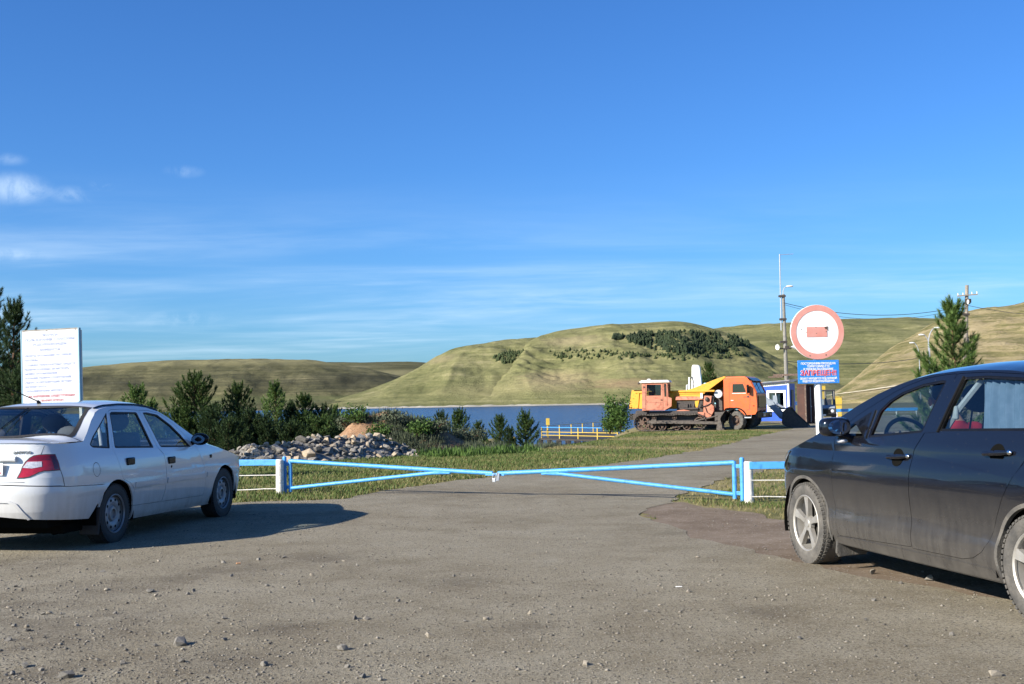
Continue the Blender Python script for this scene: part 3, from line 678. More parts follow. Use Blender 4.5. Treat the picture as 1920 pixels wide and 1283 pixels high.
# ------------------------------------------------------------------ white saloon, seen from behind its right side
SW = Shell(.831, 1.45, 2.10, 3.0, -1.72, -2.385, 3.4,
    inset=[(.15, .09), (.24, .045), (.34, .022), (.45, .008), (.50, .004), (.54, -.004), (.57, -.004), (.60, .004), (.70, .002), (.80, .014), (.87, .034), (.91, .052), (.96, .072), (1.10, .118), (1.25, .172), (1.34, .225)],
    dxf=[(.15, -.10), (.25, -.02), (.40, .0), (.58, -.02), (.66, -.04), (.75, -.10)],
    dxr=[(.15, .10), (.27, .03), (.40, .0), (.60, .0), (.66, .025), (.80, .05), (.95, .06), (1.05, .085)],
    zr=[(-2.39, .955), (-2.2, .985), (-1.85, 1.0), (-1.73, 1.005), (-1.62, 1.085), (-1.48, 1.20), (-1.36, 1.275), (-1.25, 1.308), (-1.1, 1.325), (-.8, 1.335), (-.5, 1.33), (-.3, 1.312), (-.1, 1.27), (.1, 1.195), (.3, 1.10), (.55, .985), (.78, .885), (.95, .855), (1.3, .79), (1.7, .70), (2.0, .635), (2.12, .61)],
    Zc=[(-2.39, 1.0), (-2.2, 1.045), (-1.96, 1.055), (-1.75, 1.155), (-1.5, 1.27), (-1.32, 1.345), (-1.15, 1.378), (-.8, 1.398), (-.5, 1.40), (-.2, 1.385), (.05, 1.34), (.3, 1.255), (.6, 1.13), (.9, 1.0), (1.04, .945), (1.3, .90), (1.7, .82), (2.0, .73), (2.12, .66)], nx=3.6)
def white_car():
    S = SW
    car = car_root('white_car', 'dusty white four door saloon parked nose first at the fence, red tail lamps', 'car', -4.4585, 12.8375, .1758)
    P = M_white; ar_r = arcpts(-1.26, .285, .335, 205, -20, 20); ar_f = arcpts(1.26, .285, .335, 200, -20, 20)
    # openings
    door_r = round_poly([(-1.266, .905), (-1.205, .745), (-1.16, .617), (-1.026, .57), (-.936, .50), (-.945, .335), (-.335, .322), (-.279, .422), (-.257, .609), (-.279, .813), (-.37, .885), (-.505, 1.288), (-.80, 1.305), (-1.05, 1.30), (-1.118, 1.284)], .03)
    door_f = round_poly([(-.37, .885), (-.279, .813), (-.257, .609), (-.279, .422), (-.335, .322), (.700, .302), (.717, .40), (.717, .52), (.672, .637), (.536, .846), (.475, .912), (.30, 1.035), (.12, 1.148), (-.10, 1.250), (-.30, 1.285), (-.505, 1.290)], .02)
    raw = {'r': [(-1.215, .922), (-1.108, 1.262), (-1.05, 1.278), (-.565, 1.268), (-.45, .893)],
           'f': [(-.302, .892), (-.448, 1.262), (-.36, 1.264), (-.143, 1.236), (.083, 1.122), (.25, 1.005), (.40, .866)],
           'q': [(-1.638, .972), (-1.547, 1.045), (-1.155, 1.276), (-1.305, .922), (-1.60, .943)]}
    rp = lambda k, d, r=.02: round_poly(offset_poly(raw[k], d) if d else raw[k], r)
    win_r, win_f, qwin = rp('r', 0), rp('f', 0), rp('q', 0)
    # whole side outline, from nose seam along the roof to the tail
    ub = S.ur
    topedge = [(x, S.zr(x)) for x in (2.0, 1.7, 1.45)]
    top_line = [(x, S.zr(x)) for x in np.arange(1.44, -1.72, -.06)]
    def zr_u(u): return S.zr(S.plan(u)[0])
    nose_line = [(u, zr_u(u)-.002) for u in np.linspace(S.xf+.62*(S.uf-S.xf)*.52, S.xf+.02, 8)]
    tail_line = [(u, S.edge_z(u)) for u in np.linspace(S.xr-.02, ub+.0, 26)]
    lampT = [(u, z) for u, z in TL]
    nose_u = S.xf+.34
    outline = ([(nose_u, zr_u(nose_u)-.0), (S.xf+.2, zr_u(S.xf+.2)), (S.xf+.08, zr_u(S.xf+.08))]+top_line+tail_line+[(ub, .665), (-2.16, .625), (-2.10, .615), (-1.50, .590)]
        +[p for p in ar_r if True][2:]+[(-.925, .20)]+[(.93, .185)]+ar_f[1:-2]+[(1.62, .50), (nose_u, .56)])
    outline = outline[::-1]
    bodies = []; doors = {}
    for s in (1, -1):
        bodies.append(S.panel('body', outline, P, car, s, holes=[door_r, door_f, qwin, lampT]))
        bodies.append(S.panel('body', offset_poly(door_r, -.004), M_dark, car, s, holes=[rp('r', -.010)], off=.02, rim=False))
        bodies.append(S.panel('body', offset_poly(door_f, -.004), M_dark, car, s, holes=[rp('f', -.010)], off=.02, rim=False))
        for dn, dp, wp, hx in (('r', door_r, win_r, -1.0), ('f', door_f, win_f, -.135)):
            d = S.panel('door', offset_poly(dp, .0035), P, car, s, holes=[wp])
            S.panel('window_trim', rp(dn, -.002), M_rub, d, s, holes=[rp(dn, .018)], off=.004, thick=.02)
            S.panel('window', rp(dn, .013), M_glassw, d, s, off=.014, rim=False, cell=.12)
            hz = .782 if dn == 'r' else .748
            mb = MB(); c = S.M(hx, hz, s); mb.box(c+Vector((0, s*.003, 0)), (.16, .024, .075)); hd = mb.build('handle', M_trim, d, True, bevel=.012)
            if dn == 'f':
                k = MB(); k.tube([S.M(hx-.01, hz-.068, s)-Vector((0, s*.01, 0)), S.M(hx-.01, hz-.068, s)+Vector((0, s*.004, 0))], .014, 10); k.build('lock', M_trim, d)
            x0, x1 = (-.925, -.285) if dn == 'r' else (-.245, .70)
            S.panel('moulding', [(x0, .515), (x1, .508), (x1, .562), (x0, .568)], P, d, s, off=-.011, thick=.02, cell=.1)
        if s: 
            q = S.panel('quarter_window', rp('q', .010), M_glassw, car, s, off=.008, rim=False); S.panel('window_trim', rp('q', -.001), M_rub, q, s, holes=[rp('q', .018)], off=.003, thick=.02)
            mb = MB(); m0 = S.M(-1.36, .95, s, .05); m1 = S.M(-1.27, 1.20, s, .05); mb.tube([m0, m1], .016, 8); mb.build('seat_belt', M_belt, q)
        S.panel('moulding', [(.735, .512), (.925, .508), (.915, .555), (.735, .562)], P, car, s, off=-.009, thick=.018)
        f = MB(); c = S.M(.86, .742, s); f.box(c, (.055, .018, .04)); f.build('side_repeater', M_trim, car, True, bevel=.008)
        # tail lamp
        lp = S.panel('tail_light', offset_poly(TL, .003), M_red, car, s, off=-.006, thick=.03, cell=.03); lp['label'] = 'red tail lamp with a clear reversing window'
        S.panel('reversing_lens', TLC, M_clear, lp, s, off=-.009, thick=.004, cell=.03)
        S.panel('smoked_corner', [(-2.238, .900), (-2.190, .899), (-2.172, .772), (-2.222, .772)], mat('smoked red lens', (.10, .003, .006), (.07, .002, .004), 30, .12, coat=1), lp, s, off=-.0085, thick=.003, cell=.03)
        S.panel('smoked_corner', [(-2.440, .868), (-2.385, .894), (-2.325, .900), (-2.245, .901), (-2.245, .862), (-2.45, .860)], M_red2, lp, s, off=-.0085, thick=.003, cell=.03)
        S.panel('lamp_edge', offset_poly(TL, -.003), M_ink, lp, s, holes=[offset_poly(TL, .0045)], off=-.0065, thick=.03)
        # bumpers
        rb = [(ub, .372), (-2.70, .365), (-2.43, .338), (-1.96, .302), (-1.72, .285), (-1.60, .42)]+[p for p in arcpts(-1.26, .285, .339, 160, 118, 6)]+[(-1.50, .585), (-2.10, .610), (-2.16, .616), (ub, .656)]
        doors[('rb', s)] = S.panel('bumper', rb, P, car, s, cell=.05)
        lip = [(ub, .490), (-2.70, .490), (-2.62, .488), (-2.555, .460), (-2.50, .395), (-2.435, .330), (-2.412, .338), (-2.48, .412), (-2.54, .480), (-2.61, .508), (-2.70, .510), (ub, .510)]
        S.panel('bumper_crease', lip, P, doors[('rb', s)], s, off=-.012, thick=.014, cell=.04)
        fb = [(S.uf, .20), (S.xf+.25, .22), (1.60, .30)]+arcpts(1.26, .285, .339, 20, 36, 3)+[(1.62, .495), (nose_u, .555), (S.uf, .56)]
        doors[('fb', s)] = S.panel('bumper', fb, P, car, s, cell=.05)
        S.panel('headlight', [(nose_u-.012, .565), (S.uf-.20, .565), (S.uf-.20, .655), (nose_u+.05, .665), (nose_u-.01, .66)], M_clear, car, s, off=.0, thick=.03)
        S.panel('grille', [(S.uf-.19, .565), (S.uf, .565), (S.uf, .65), (S.uf-.19, .65)], M_trim, car, s, off=.01)
        sp = MB(); sp.box((-1.595, s*.72, .25), (.02, .20, .26), Matrix.Rotation(R(8), 3, 'Y')); sp.build('mudflap', M_rub, car, bevel=.01)
        # wheel wells, sills
        for ax in (-1.26, 1.26):
            w = MB(); w.grid(lambda a, b: (ax+.36*math.cos(math.pi*(a*1.16-.08)), s*(.36+.44*b*(.985)), .285+.36*math.sin(math.pi*(a*1.16-.08))), 20, 1); w.prism([(ax-.38, .12), (ax+.38, .12), (ax+.38, .64), (ax-.38, .64)], s*.355, s*.36); w.build('wheel_well', M_dark, car, True)
    bodies.append(S.patch('body', lambda t: -1.30+.07*abs(t)**2-.03, lambda t: -.12+.20*(1-t*t), P, car))       # roof
    bodies.append(S.patch('body', lambda t: -1.33+.07*abs(t)**2, lambda t: -1.975+.235*t*t, P, car, t0=.87, t1=1, nv=5)); bodies.append(S.patch('body', lambda t: -1.33+.07*abs(t)**2, lambda t: -1.975+.235*t*t, P, car, t0=-1, t1=-.87, nv=5))
    bodies.append(S.patch('body', lambda t: -.12+.20*(1-t*t), lambda t: .80+.23*(1-t*t), P, car, t0=.88, t1=1, nv=5)); bodies.append(S.patch('body', lambda t: -.12+.20*(1-t*t), lambda t: .80+.23*(1-t*t), P, car, t0=-1, t1=-.88, nv=5))
    join_into('body', bodies, car)
    # parts over the centre line: rear bumper halves, boot lid, bonnet
    join_into('rear_bumper', [doors[('rb', 1)], doors[('rb', -1)]], car) if False else None
    S.patch('hood', lambda t: .80+.23*(1-t*t)-.015, S.nosez, P, car, i0=.01, nu=24)
    S.patch('boot_lid', lambda t: -1.975+.235*t*t-.01, lambda t: S.tailz(t), P, car, nu=14)
    rw = S.patch('rear_window', lambda t: -1.33+.07*abs(t)**2, lambda t: -1.975+.235*t*t, M_glassw, car, t0=-.875, t1=.875, i0=.03, i1=.985, lift=-.004)
    fr = MB(); base = lambda i, t, l: S.top(lambda t: -1.33+.07*abs(t)**2, lambda t: -1.975+.235*t*t, i, t, l)
    for (i0, i1, t0, t1) in ((-.03, .06, -.89, .89), (.935, 1.0, -.89, .89), (0, 1, -.89, -.835), (0, 1, .835, .89)):
        fr.grid(lambda a, b: base(i0+(i1-i0)*a, t0+(t1-t0)*b, .002), 10, 16)
    fr.build('window_trim', M_rub, rw, True)
    mb = MB()
    mb.tube([base(.05+.9*i/12, .12, .004) for i in range(13)], .004, 5); mb.build('aerial_wire', M_trim, rw)
    st = MB(); st.box((-1.86, .30, 1.045), (.03, .26, .035)); st.build('brake_light', M_red, rw)
    ws = S.patch('windscreen', lambda t: -.12+.20*(1-t*t), lambda t: .80+.23*(1-t*t), M_glassw, car, t0=-.885, t1=.885, i0=.03, i1=.98)
    for s in (1, -1):
        seal = MB(); pts = [S.top(-1.30, -1.2, 0, s*.93, .006)]+[Vector((x, s*(S.W(x, S.zr(x))*.935), 0)) for x in ()]
        pts = []
        for x in np.linspace(-1.28, -.05, 14): w_ = S.W(x, S.zr(x))*.93; z_ = S.zr(x)+(S.Zc(x)-S.zr(x))*(1-.93**S.nx)+.004; pts.append((x, s*w_, z_))
        seal.tube(pts, .011, 6); seal.build('roof_gutter', M_trim, car, True)
    # boot text, plate, handle bar
    ub_x = S.xre+.055
    fc = Matrix.Rotation(R(90), 4, 'X'); face = Matrix.Rotation(R(-90), 4, 'Z') @ fc          # text reads from behind the car
    def rearface(y, z, out=.004):
        best = min((abs(abs(S.M(u, z, 1).y)-abs(y)), u) for u in np.linspace(S.ur, S.xr, 300)); q = S.M(best[1], z, 1 if y > 0 else -1); return q+Vector((-out, 0, 0))
    a = S.M(-2.405, .932, -1); b = S.M(-2.575, .932, -1); ang = math.atan2(b.x-a.x, b.y-a.y)
    text_mesh('badge', 'DAEWOO', .034, M_chrome, car, Vector(((a.x+b.x)/2-.006, (a.y+b.y)/2, .920)), Matrix.Rotation(-ang, 4, 'Z') @ face, thick=.004, width=(b-a).length, bold=.0006)
    g = MB(); pts = [(rearface(y, .875, .0).x-.014, y, .875) for y in np.linspace(-.42, .42, 12)]
    g.tube(pts, .027, 10); g.build('plate_lamp_bar', P, car, True)
    PYC = S.M(-2.677, .79, -1).y+.26; px = S.M(-2.677, .79, -1).x-.03
    pl = MB(); pl.box((px, PYC, .787), (.008, .52, .112)); plo = pl.build('license_plate', M_plate, car, True, bevel=.004)
    text_mesh('plate_number', '2', .062, M_ink, plo, Vector((px-.0045, PYC-.185, .785)), face, thick=.001, bold=.002)
    text_mesh('plate_country', 'RUS', .020, M_ink, plo, Vector((px-.0045, PYC-.19, .748)), face, thick=.001)
    fl = MB(); fl.box((px-.004, PYC-.232, .754), (.002, .03, .014)); fl.build('plate_flag', M_inkred, plo)
    fu = [(-1.63+.062*math.cos(R(a)), .738+.068*math.sin(R(a))) for a in range(0, 360, 12)]
    S.panel('fuel_flap', fu, M_dark, car, -1, holes=[offset_poly(fu, .0035)], off=-.001, rim=False)
    for s in (-1, 1):
        sm = [(-1.70, .99)]
        seam = S.panel('boot_seam', [(-2.272, .985), (-2.267, .985), (-2.320, .908), (-2.325, .908)], M_dark, car, s, off=-.0015, rim=False)
    for s in (-1, 1): S.panel('boot_seam', [(-2.166, .763), (-2.160, .763), (-2.114, .619), (-2.120, .619)], M_dark, car, s, off=-.0015, rim=False)
    sm = S.panel('boot_seam', [(S.ur, .662), (S.ur+.52, .664), (S.ur+.52, .668), (S.ur, .667)], M_dark, car, -1, off=-.0015, rim=False); S.panel('boot_seam', [(S.ur, .662), (S.ur+.52, .664), (S.ur+.52, .668), (S.ur, .667)], M_dark, car, 1, off=-.0015, rim=False)
    an = MB(); an.tube([(-1.17, .08, 1.372), (-1.19, .082, 1.40)], [.022, .014], 8); an.tube([(-1.185, .082, 1.395), (-1.50, .44, 1.625)], [.006, .003], 6); an.build('antenna', M_trim, car, True)
    # mirrors
    for s in (1, -1):
        c = S.M(.42, .93, s)+Vector((.02, s*.115, .02)); m = MB(); m.ball(c, (.055, .105, .068), 16, 10); m.tube([S.M(.46, .90, s)-Vector((0, s*.02, 0)), c], .026, 8); mo = m.build('door_mirror', M_trim, car, True)
        g = MB(); g.lathe([(.001, 0), (.8, 0)], (0, 0, 0), 'x', 20); me = g.mesh('mirror_glass'); me.transform(Matrix.Translation(c+Vector((-.050, 0, 0))) @ Matrix.Diagonal((1, .095, .058, 1))); link('mirror_glass', me, M_mirror, mo)
    # wheels
    for ax in (1.26, -1.26):
        for s in (1, -1):
            w = wheel_root(car, ax, s*.705, .289); tyre(w, .289, .175, .178, M_rub, s)
            mb = MB(); d = s
            mb.lathe([(.182, d*.078), (.190, d*.086), (.184, d*.090), (.176, d*.082), (.172, d*.05), (.165, d*.046), (.150, d*.060), (.118, d*.066), (.095, d*.060), (.078, d*.05), (.070, d*.06), (.066, d*.068), (.045, d*.07), (.04, d*.05), (.0, d*.048)], n=40)
            for k in range(10):
                a = 2*math.pi*k/10; mb.cur = 1; mb.lathe([(0, d*.0655), (.0155, d*.0655)], (.132*math.cos(a), 0, .132*math.sin(a)), n=10)
            ro = mb.build('rim', [M_steel, M_dark], w, True, angle=50)
    # cabin
    u_ = MB(); u_.box((0, 0, .22), (3.9, 1.30, .10)); u_.box((.05, 0, .30), (1.75, 1.46, .06)); u_.box((1.72, 0, .42), (.10, 1.2, .36)); u_.box((-1.95, 0, .45), (.5, 1.3, .40)); u_.box((1.25, 0, .52), (.9, .7, .36)); u_.build('underbody', M_dark, car)
    ca = MB(); ca.box((.78, 0, .72), (.40, 1.36, .30)); ca.build('dashboard', M_intblack, car, True, bevel=.05)
    sh = MB(); sh.box((-1.68, 0, .965), (.48, 1.30, .03)); sh.build('parcel_shelf', M_int, car, True, bevel=.01)
    for y in (.36, -.36): seat(car, -.18, y, M_int, .30)
    rs = MB(); q = Matrix.Rotation(R(-20), 3, 'Y'); rs.box((-.95, 0, .42), (.5, 1.3, .16)); rs.box((-1.28, 0, .72), (.14, 1.3, .60), q); rs.build('seat', M_int, car, True, bevel=.05)
    for y in (-.40, .40):
        hh = MB(); hh.ball((-1.42, y, 1.07), (.05, .13, .08), 14, 8); hh.build('headrest', M_int, car, True)
    steering_wheel(car, .38, .36, .80, M_intblack)
    im = MB(); im.box((.22, -.02, 1.235), (.025, .24, .065)); im.build('rear_view_mirror', M_mirror, car, True, bevel=.01)
    return car, S
# tail lamp outline in skin coordinates (u along the tail, z up)
TL = [(-2.556, .705), (-2.529, .754), (-2.511, .803), (-2.476, .848), (-2.432, .882), (-2.387, .902), (-2.325, .908), (-2.264, .909), (-2.184, .906), (-2.166, .764), (-2.246, .763), (-2.317, .763), (-2.361, .753), (-2.405, .731), (-2.449, .713), (-2.502, .706)]
TLC = [(-2.508, .797), (-2.458, .849), (-2.327, .848), (-2.333, .802), (-2.423, .789)]
WHITE_CAR = white_car()

# ------------------------------------------------------------------ dark saloon, seen from its left front
SB = Shell(.885, 1.42, 2.20, 2.7, -1.55, -2.32, 3.2,
    inset=[(.12, .10), (.20, .055), (.29, .022), (.34, .012), (.40, .010), (.44, .020), (.50, .024), (.58, .012), (.68, .0), (.76, .0), (.84, .012), (.90, .034), (.96, .040), (1.02, .060), (1.06, .074), (1.20, .125), (1.35, .185), (1.44, .225), (1.50, .27)],
    dxf=[(.12, -.12), (.22, -.04), (.40, .0), (.60, -.03), (.72, -.10), (.80, -.16), (.95, -.25)],
    dxr=[(.15, .10), (.27, .03), (.40, .0), (.60, .0), (.80, .03), (1.05, .05), (1.1, .06)],
    zr=[(-2.35, 1.06), (-2.1, 1.10), (-1.95, 1.13), (-1.7, 1.26), (-1.5, 1.345), (-1.2, 1.42), (-.9, 1.45), (-.6, 1.462), (-.35, 1.460), (-.1, 1.445), (.1, 1.418), (.3, 1.375), (.5, 1.318), (.7, 1.248), (.9, 1.165), (1.08, 1.085), (1.22, 1.015), (1.30, .985), (1.5, .925), (1.7, .862), (1.86, .80), (2.0, .735), (2.2, .67)],
    Zc=[(-2.35, 1.12), (-2.0, 1.17), (-1.7, 1.36), (-1.4, 1.455), (-1.1, 1.505), (-.7, 1.525), (-.4, 1.525), (-.1, 1.512), (.2, 1.475), (.45, 1.42), (.7, 1.345), (1.0, 1.235), (1.3, 1.105), (1.5, 1.015), (1.6, .985), (1.8, .925), (2.0, .85), (2.2, .76)], nx=3.2)
def black_car():
    S = SB; P = M_black
    car = car_root('black_car', 'dusty black four door saloon parked on the earth verge at the right edge', 'car', 3.4449, 8.1362, -.24)
    AF, AR = 1.354, -1.354
    ar_r = arcpts(AR, .316, .372, 198, -18, 22); ar_f = arcpts(AF, .316, .372, 198, -18, 22)
    bp = [(-.222, 1.055), (-.191, 1.003), (-.145, .933), (-.135, .80), (-.125, .66), (-.116, .50), (-.116, .30)]
    door_f = round_poly([(.87, .27), (.89, .42), (.915, .58), (.897, .77), (.915, .90), (.925, 1.0), (.88, 1.065), (.69, 1.165), (.47, 1.258), (.30, 1.327), (.15, 1.376), (-.05, 1.421), (-.25, 1.440), (-.385, 1.445)]+bp, .02)
    door_r = round_poly(bp[::-1]+[(-.385, 1.445), (-.70, 1.446), (-1.05, 1.424), (-1.30, 1.372), (-1.55, 1.285), (-1.62, 1.22), (-1.55, 1.14), (-1.38, 1.05), (-1.255, .935), (-1.16, .81), (-1.085, .70), (-1.005, .565), (-.93, .43), (-.86, .355), (-.77, .31), (-.66, .29), (-.13, .292)], .02)
    win_f = round_poly([(.452, 1.008), (.405, 1.20), (.312, 1.272), (.186, 1.327), (-.04, 1.382), (-.24, 1.402), (-.295, 1.40), (-.195, 1.060)], .02)
    tri = round_poly([(.885, .992), (.84, 1.035), (.689, 1.118), (.50, 1.196), (.515, 1.006)], .012)
    win_r = round_poly([(-.372, 1.072), (-.468, 1.418), (-.70, 1.422), (-1.047, 1.402), (-1.28, 1.352), (-1.45, 1.28), (-1.42, 1.12), (-1.37, 1.095)], .03)
    nose_u = S.xf+.42
    def zr_u(u): return S.zr(S.plan(u)[0])
    top_line = [(x, S.zr(x)) for x in np.arange(S.xf-.02, S.xr, -.06)]
    tail_line = [(u, S.edge_z(u)) for u in np.linspace(S.xr-.02, S.ur, 26)]
    head = [(1.66, .868), (1.74, .838), (1.90, .775), (2.06, .712), (2.12, .68), (2.10, .65), (2.02, .66), (1.90, .70), (1.78, .765), (1.70, .825)]
    nl = [(u, S.edge_z(u)) for u in np.linspace(S.uf, S.xf+.02, 30)]
    fixed = nl+top_line+tail_line+[(S.ur, .30), (-1.95, .28)]+[p for p in ar_r if p[1] > .21]+[(-1.0, .185), (.96, .205)]+[p for p in ar_f if p[1] > .21]+[(1.76, .205), (S.xf+.9, .19), (S.uf, .19)]
    bodies = []
    for s in (1, -1):
        bodies.append(S.panel('body', fixed, P, car, s, holes=[door_r, door_f], cell=.06))
        bodies.append(S.panel('body', offset_poly(door_r, -.004), M_dark, car, s, holes=[offset_poly(win_r, -.012)], off=.02, rim=False))
        bodies.append(S.panel('body', offset_poly(door_f, -.004), M_dark, car, s, holes=[offset_poly(win_f, -.012), offset_poly(tri, -.006)], off=.02, rim=False))
        for dn, dp, wp, hx, hz in (('r', door_r, win_r, -1.0, .957), ('f', door_f, win_f, .03, .893)):
            hol = [wp]+([tri] if dn == 'f' else [])
            d = S.panel('door', offset_poly(dp, .003), P, car, s, holes=hol, cell=.055)
            S.panel('window_trim', offset_poly(wp, -.004), M_trim, d, s, holes=[offset_poly(wp, .016)], off=.003, thick=.022)
            S.panel('window', offset_poly(wp, .011), M_glassb, d, s, off=.014, rim=False, cell=.12)
            c = S.M(hx, hz, s); mb = MB()
            q = Matrix.Rotation(math.atan2(.012, .2), 3, 'Y')
            mb.tube([c+Vector((.115, s*.004, -.008)), c+Vector((.09, s*.026, -.006)), c+Vector((-.07, s*.030, .004)), c+Vector((-.125, s*.006, .008))], [.010, .015, .017, .010], 10)
            hd = mb.build('handle', P, d, True)
            k = MB(); k.ball(c+Vector((-.125, s*.010, .008)), (.022, .012, .016), 12, 8); k.build('lock_cap', M_chrome, hd, True)
            cup = [(hx+.0+.068*math.cos(R(a)), hz-.005+.060*math.sin(R(a))) for a in range(0, 360, 15)]
            S.panel('recess_shade', cup, M_dark, hd, s, off=-.0012, rim=False)  # flat near-black disc: shade of the handle recess put into the colour
        tp = S.panel('quarter_window', offset_poly(tri, .008), M_glassb, car, s, off=.008, rim=False); S.panel('window_trim', offset_poly(tri, -.004), M_trim, tp, s, holes=[offset_poly(tri, .016)], off=.0005, thick=.015)
        # black pillar cover between the windows
        S.panel('pillar_cover', [(-.222, 1.058), (-.312, 1.405), (-.455, 1.418), (-.362, 1.068)], M_black, car, s, off=-.003, thick=.006)
        tb = MB(); tb.tube([S.M(-.366, 1.066, s, -.004), S.M(-.418, 1.25, s, -.004), S.M(-.466, 1.425, s, -.004)], .009, 8); tb.build('window_bar', M_trim, car, True); tb = MB(); tb.tube([S.M(.478, 1.003, s, -.002), S.M(.452, 1.205, s, -.002)], .008, 8); tb.build('window_bar', M_trim, car, True)
        hl = S.panel('headlight', head, M_clear, car, s, off=-.004, thick=.03, cell=.05)
        S.panel('headlight_rim', offset_poly(head, -.004), M_ink, hl, s, holes=[offset_poly(head, .008)], off=-.005, thick=.02, cell=.05)
        # dark wheel arch lips
        lip = [(AF+.376*math.cos(R(a)), .316+.376*math.sin(R(a))) for a in range(-15, 196, 6)]+[(AF+.352*math.cos(R(a)), .316+.352*math.sin(R(a))) for a in range(195, -16, -6)]
        S.panel('arch_lip', lip, M_tyre_dusty, car, s, off=-.004, thick=.03)
        lip2 = [(AR+p[0]-AF, p[1]) for p in lip]; S.panel('arch_lip', lip2, M_tyre_dusty, car, s, off=-.004, thick=.03)
        S.panel('sill', [(-.985, .195), (.925, .212), (.905, .262), (.60, .272), (-.60, .272), (-.93, .262)], P, car, s, off=-.008, thick=.03)
        st = MB(); pts = [(x, z) for x, z in ((.885, .262), (.885, .15), (.86, .105), (.60, .125), (.58, .16), (.72, .235))]
        mf = MB(); mf.prism([(s*.58, .335), (s*.83, .34), (s*.855, .14), (s*.83, .105), (s*.60, .12), (s*.575, .16)], .905, .925, 'x'); mf.build('mudflap', M_tyre_dusty, car, bevel=.008)
        # mirror
        c = S.M(.66, 1.03, s)+Vector((.02, s*.135, .055)); m = MB()
        def sq(v, p): return math.copysign(abs(v)**p, v)
        m.grid(lambda a, b: (c.x+.02+.068*sq(math.cos(math.pi*a), .8), c.y+.116*sq(math.sin(math.pi*a), .55)*sq(math.cos(2*math.pi*b), .55), c.z+.070*sq(math.sin(math.pi*a), .55)*sq(math.sin(2*math.pi*b), .55)), 18, 32); m.tube([S.M(.70, .99, s)-Vector((0, s*.03, 0)), c+Vector((.03, -s*.03, -.06))], [.035, .03], 10)
        mo = m.build('door_mirror', P, car, True)
        g = MB(); g.lathe([(.001, .004), (.7, .003), (1, 0)], (0, 0, 0), 'x', 24); me = g.mesh('mirror_glass'); me.transform(Matrix.Translation(c+Vector((-.053, 0, 0))) @ Matrix.Rotation(R(4*s), 4, 'Z') @ Matrix.Rotation(R(6), 4, 'Y') @ Matrix.Diagonal((-1, .094, .054, 1))); link('mirror_glass', me, M_mirror, mo)
        rp = MB(); rp.ball(c+Vector((.02, -s*.06, -.105)), (.035, .045, .018), 12, 8); rp.build('mirror_lamp', M_clear, mo, True)
        for ax in (AF, AR):
            w = MB(); w.grid(lambda a, b: (ax+.40*math.cos(math.pi*(a*1.16-.08)), s*(.42+.44*b*.97), .316+.40*math.sin(math.pi*(a*1.16-.08))), 20, 1); w.prism([(ax-.42, .12), (ax+.42, .12), (ax+.42, .72), (ax-.42, .72)], s*.415, s*.42); w.build('wheel_well', M_dark, car, True)
        rl = [(S.ur+.42, .80), (-2.0, .82), (-1.98, 1.0), (S.ur+.46, 1.02)]
        S.panel('tail_light', rl, M_red, car, s, off=-.006, thick=.02)
    roofF = lambda t: .42-.30*abs(t)**2.2; roofB = lambda t: -1.22-.10*(1-t*t); cowl = lambda t: 1.56-.34*abs(t)**2.2
    bootF = lambda t: -2.0+.12*t*t
    bodies.append(S.patch('body', roofB, roofF, P, car, nu=26))
    for t0, t1 in ((.90, 1), (-1, -.90)):
        bodies.append(S.patch('body', roofF, cowl, P, car, t0=t0, t1=t1, nv=5)); bodies.append(S.patch('body', bootF, roofB, P, car, t0=t0, t1=t1, nv=5))
    join_into('body', bodies, car)
    S.patch('hood', lambda t: cowl(t)+.012, S.nosez, P, car, nu=26)
    S.patch('boot_lid', S.tailz, lambda t: bootF(t)-.01, P, car, nu=10)
    S.patch('windscreen', roofF, cowl, M_glassb, car, t0=-.905, t1=.905, i0=.01, i1=.97)
    S.patch('rear_window', bootF, roofB, M_glassb, car, t0=-.905, t1=.905, i0=.02, i1=.98)
    pl = MB(); pl.box((S.xfe-.005, 0, .42), (.01, .52, .112)); pl.build('license_plate', M_plate, car, True, bevel=.004)
    S.panel('grille', [(S.uf-.35, .30), (S.uf, .30), (S.uf, .36), (S.uf-.35, .36)], M_trim, car, 1, off=-.004); S.panel('grille', [(S.uf-.35, .30), (S.uf, .30), (S.uf, .36), (S.uf-.35, .36)], M_trim, car, -1, off=-.004)
    # wheels: five-spoke alloys
    for ax in (AF, AR):
        for s in (1, -1):
            w = wheel_root(car, ax, s*.765, .316); tyre(w, .316, .205, .212, M_tyre_dusty, s); d = s
            if ax == AF: w.rotation_euler = (0, 0, R(-2))
            mb = MB(); mb.lathe([(.216, d*.088), (.222, d*.096), (.216, d*.100), (.206, d*.092), (.200, d*.05), (.197, d*.0), (.195, -d*.03)], n=48)
            for k in range(5):
                a = math.pi/2+2*math.pi*k/5+.03
                def pt(r, off, h): return Vector((r*math.cos(a)-off*math.sin(a), d*h, r*math.sin(a)+off*math.cos(a)))
                o = [pt(.045, -.018, .083), pt(.12, -.021, .086), pt(.206, -.034, .092), pt(.206, .034, .092), pt(.12, .021, .086), pt(.045, .018, .083)]
                i = [p+Vector((0, -d*.035, 0)) for p in o]; b = len(mb.v); mb.add(o+i, [(0, 1, 4, 5), (1, 2, 3, 4), (0, 6, 7, 1), (1, 7, 8, 2), (3, 9, 10, 4), (4, 10, 11, 5)])
            mb.lathe([(0, d*.088), (.030, d*.088), (.034, d*.082), (.058, d*.080), (.062, d*.05)], n=24)
            ro = mb.build('rim', M_alloy, w, True, angle=25)
            br = MB(); br.lathe([(.06, d*.03), (.145, d*.03), (.145, d*.015), (.06, d*.015)], n=36); br.build('brake_disc', M_alloyd, ro, True)
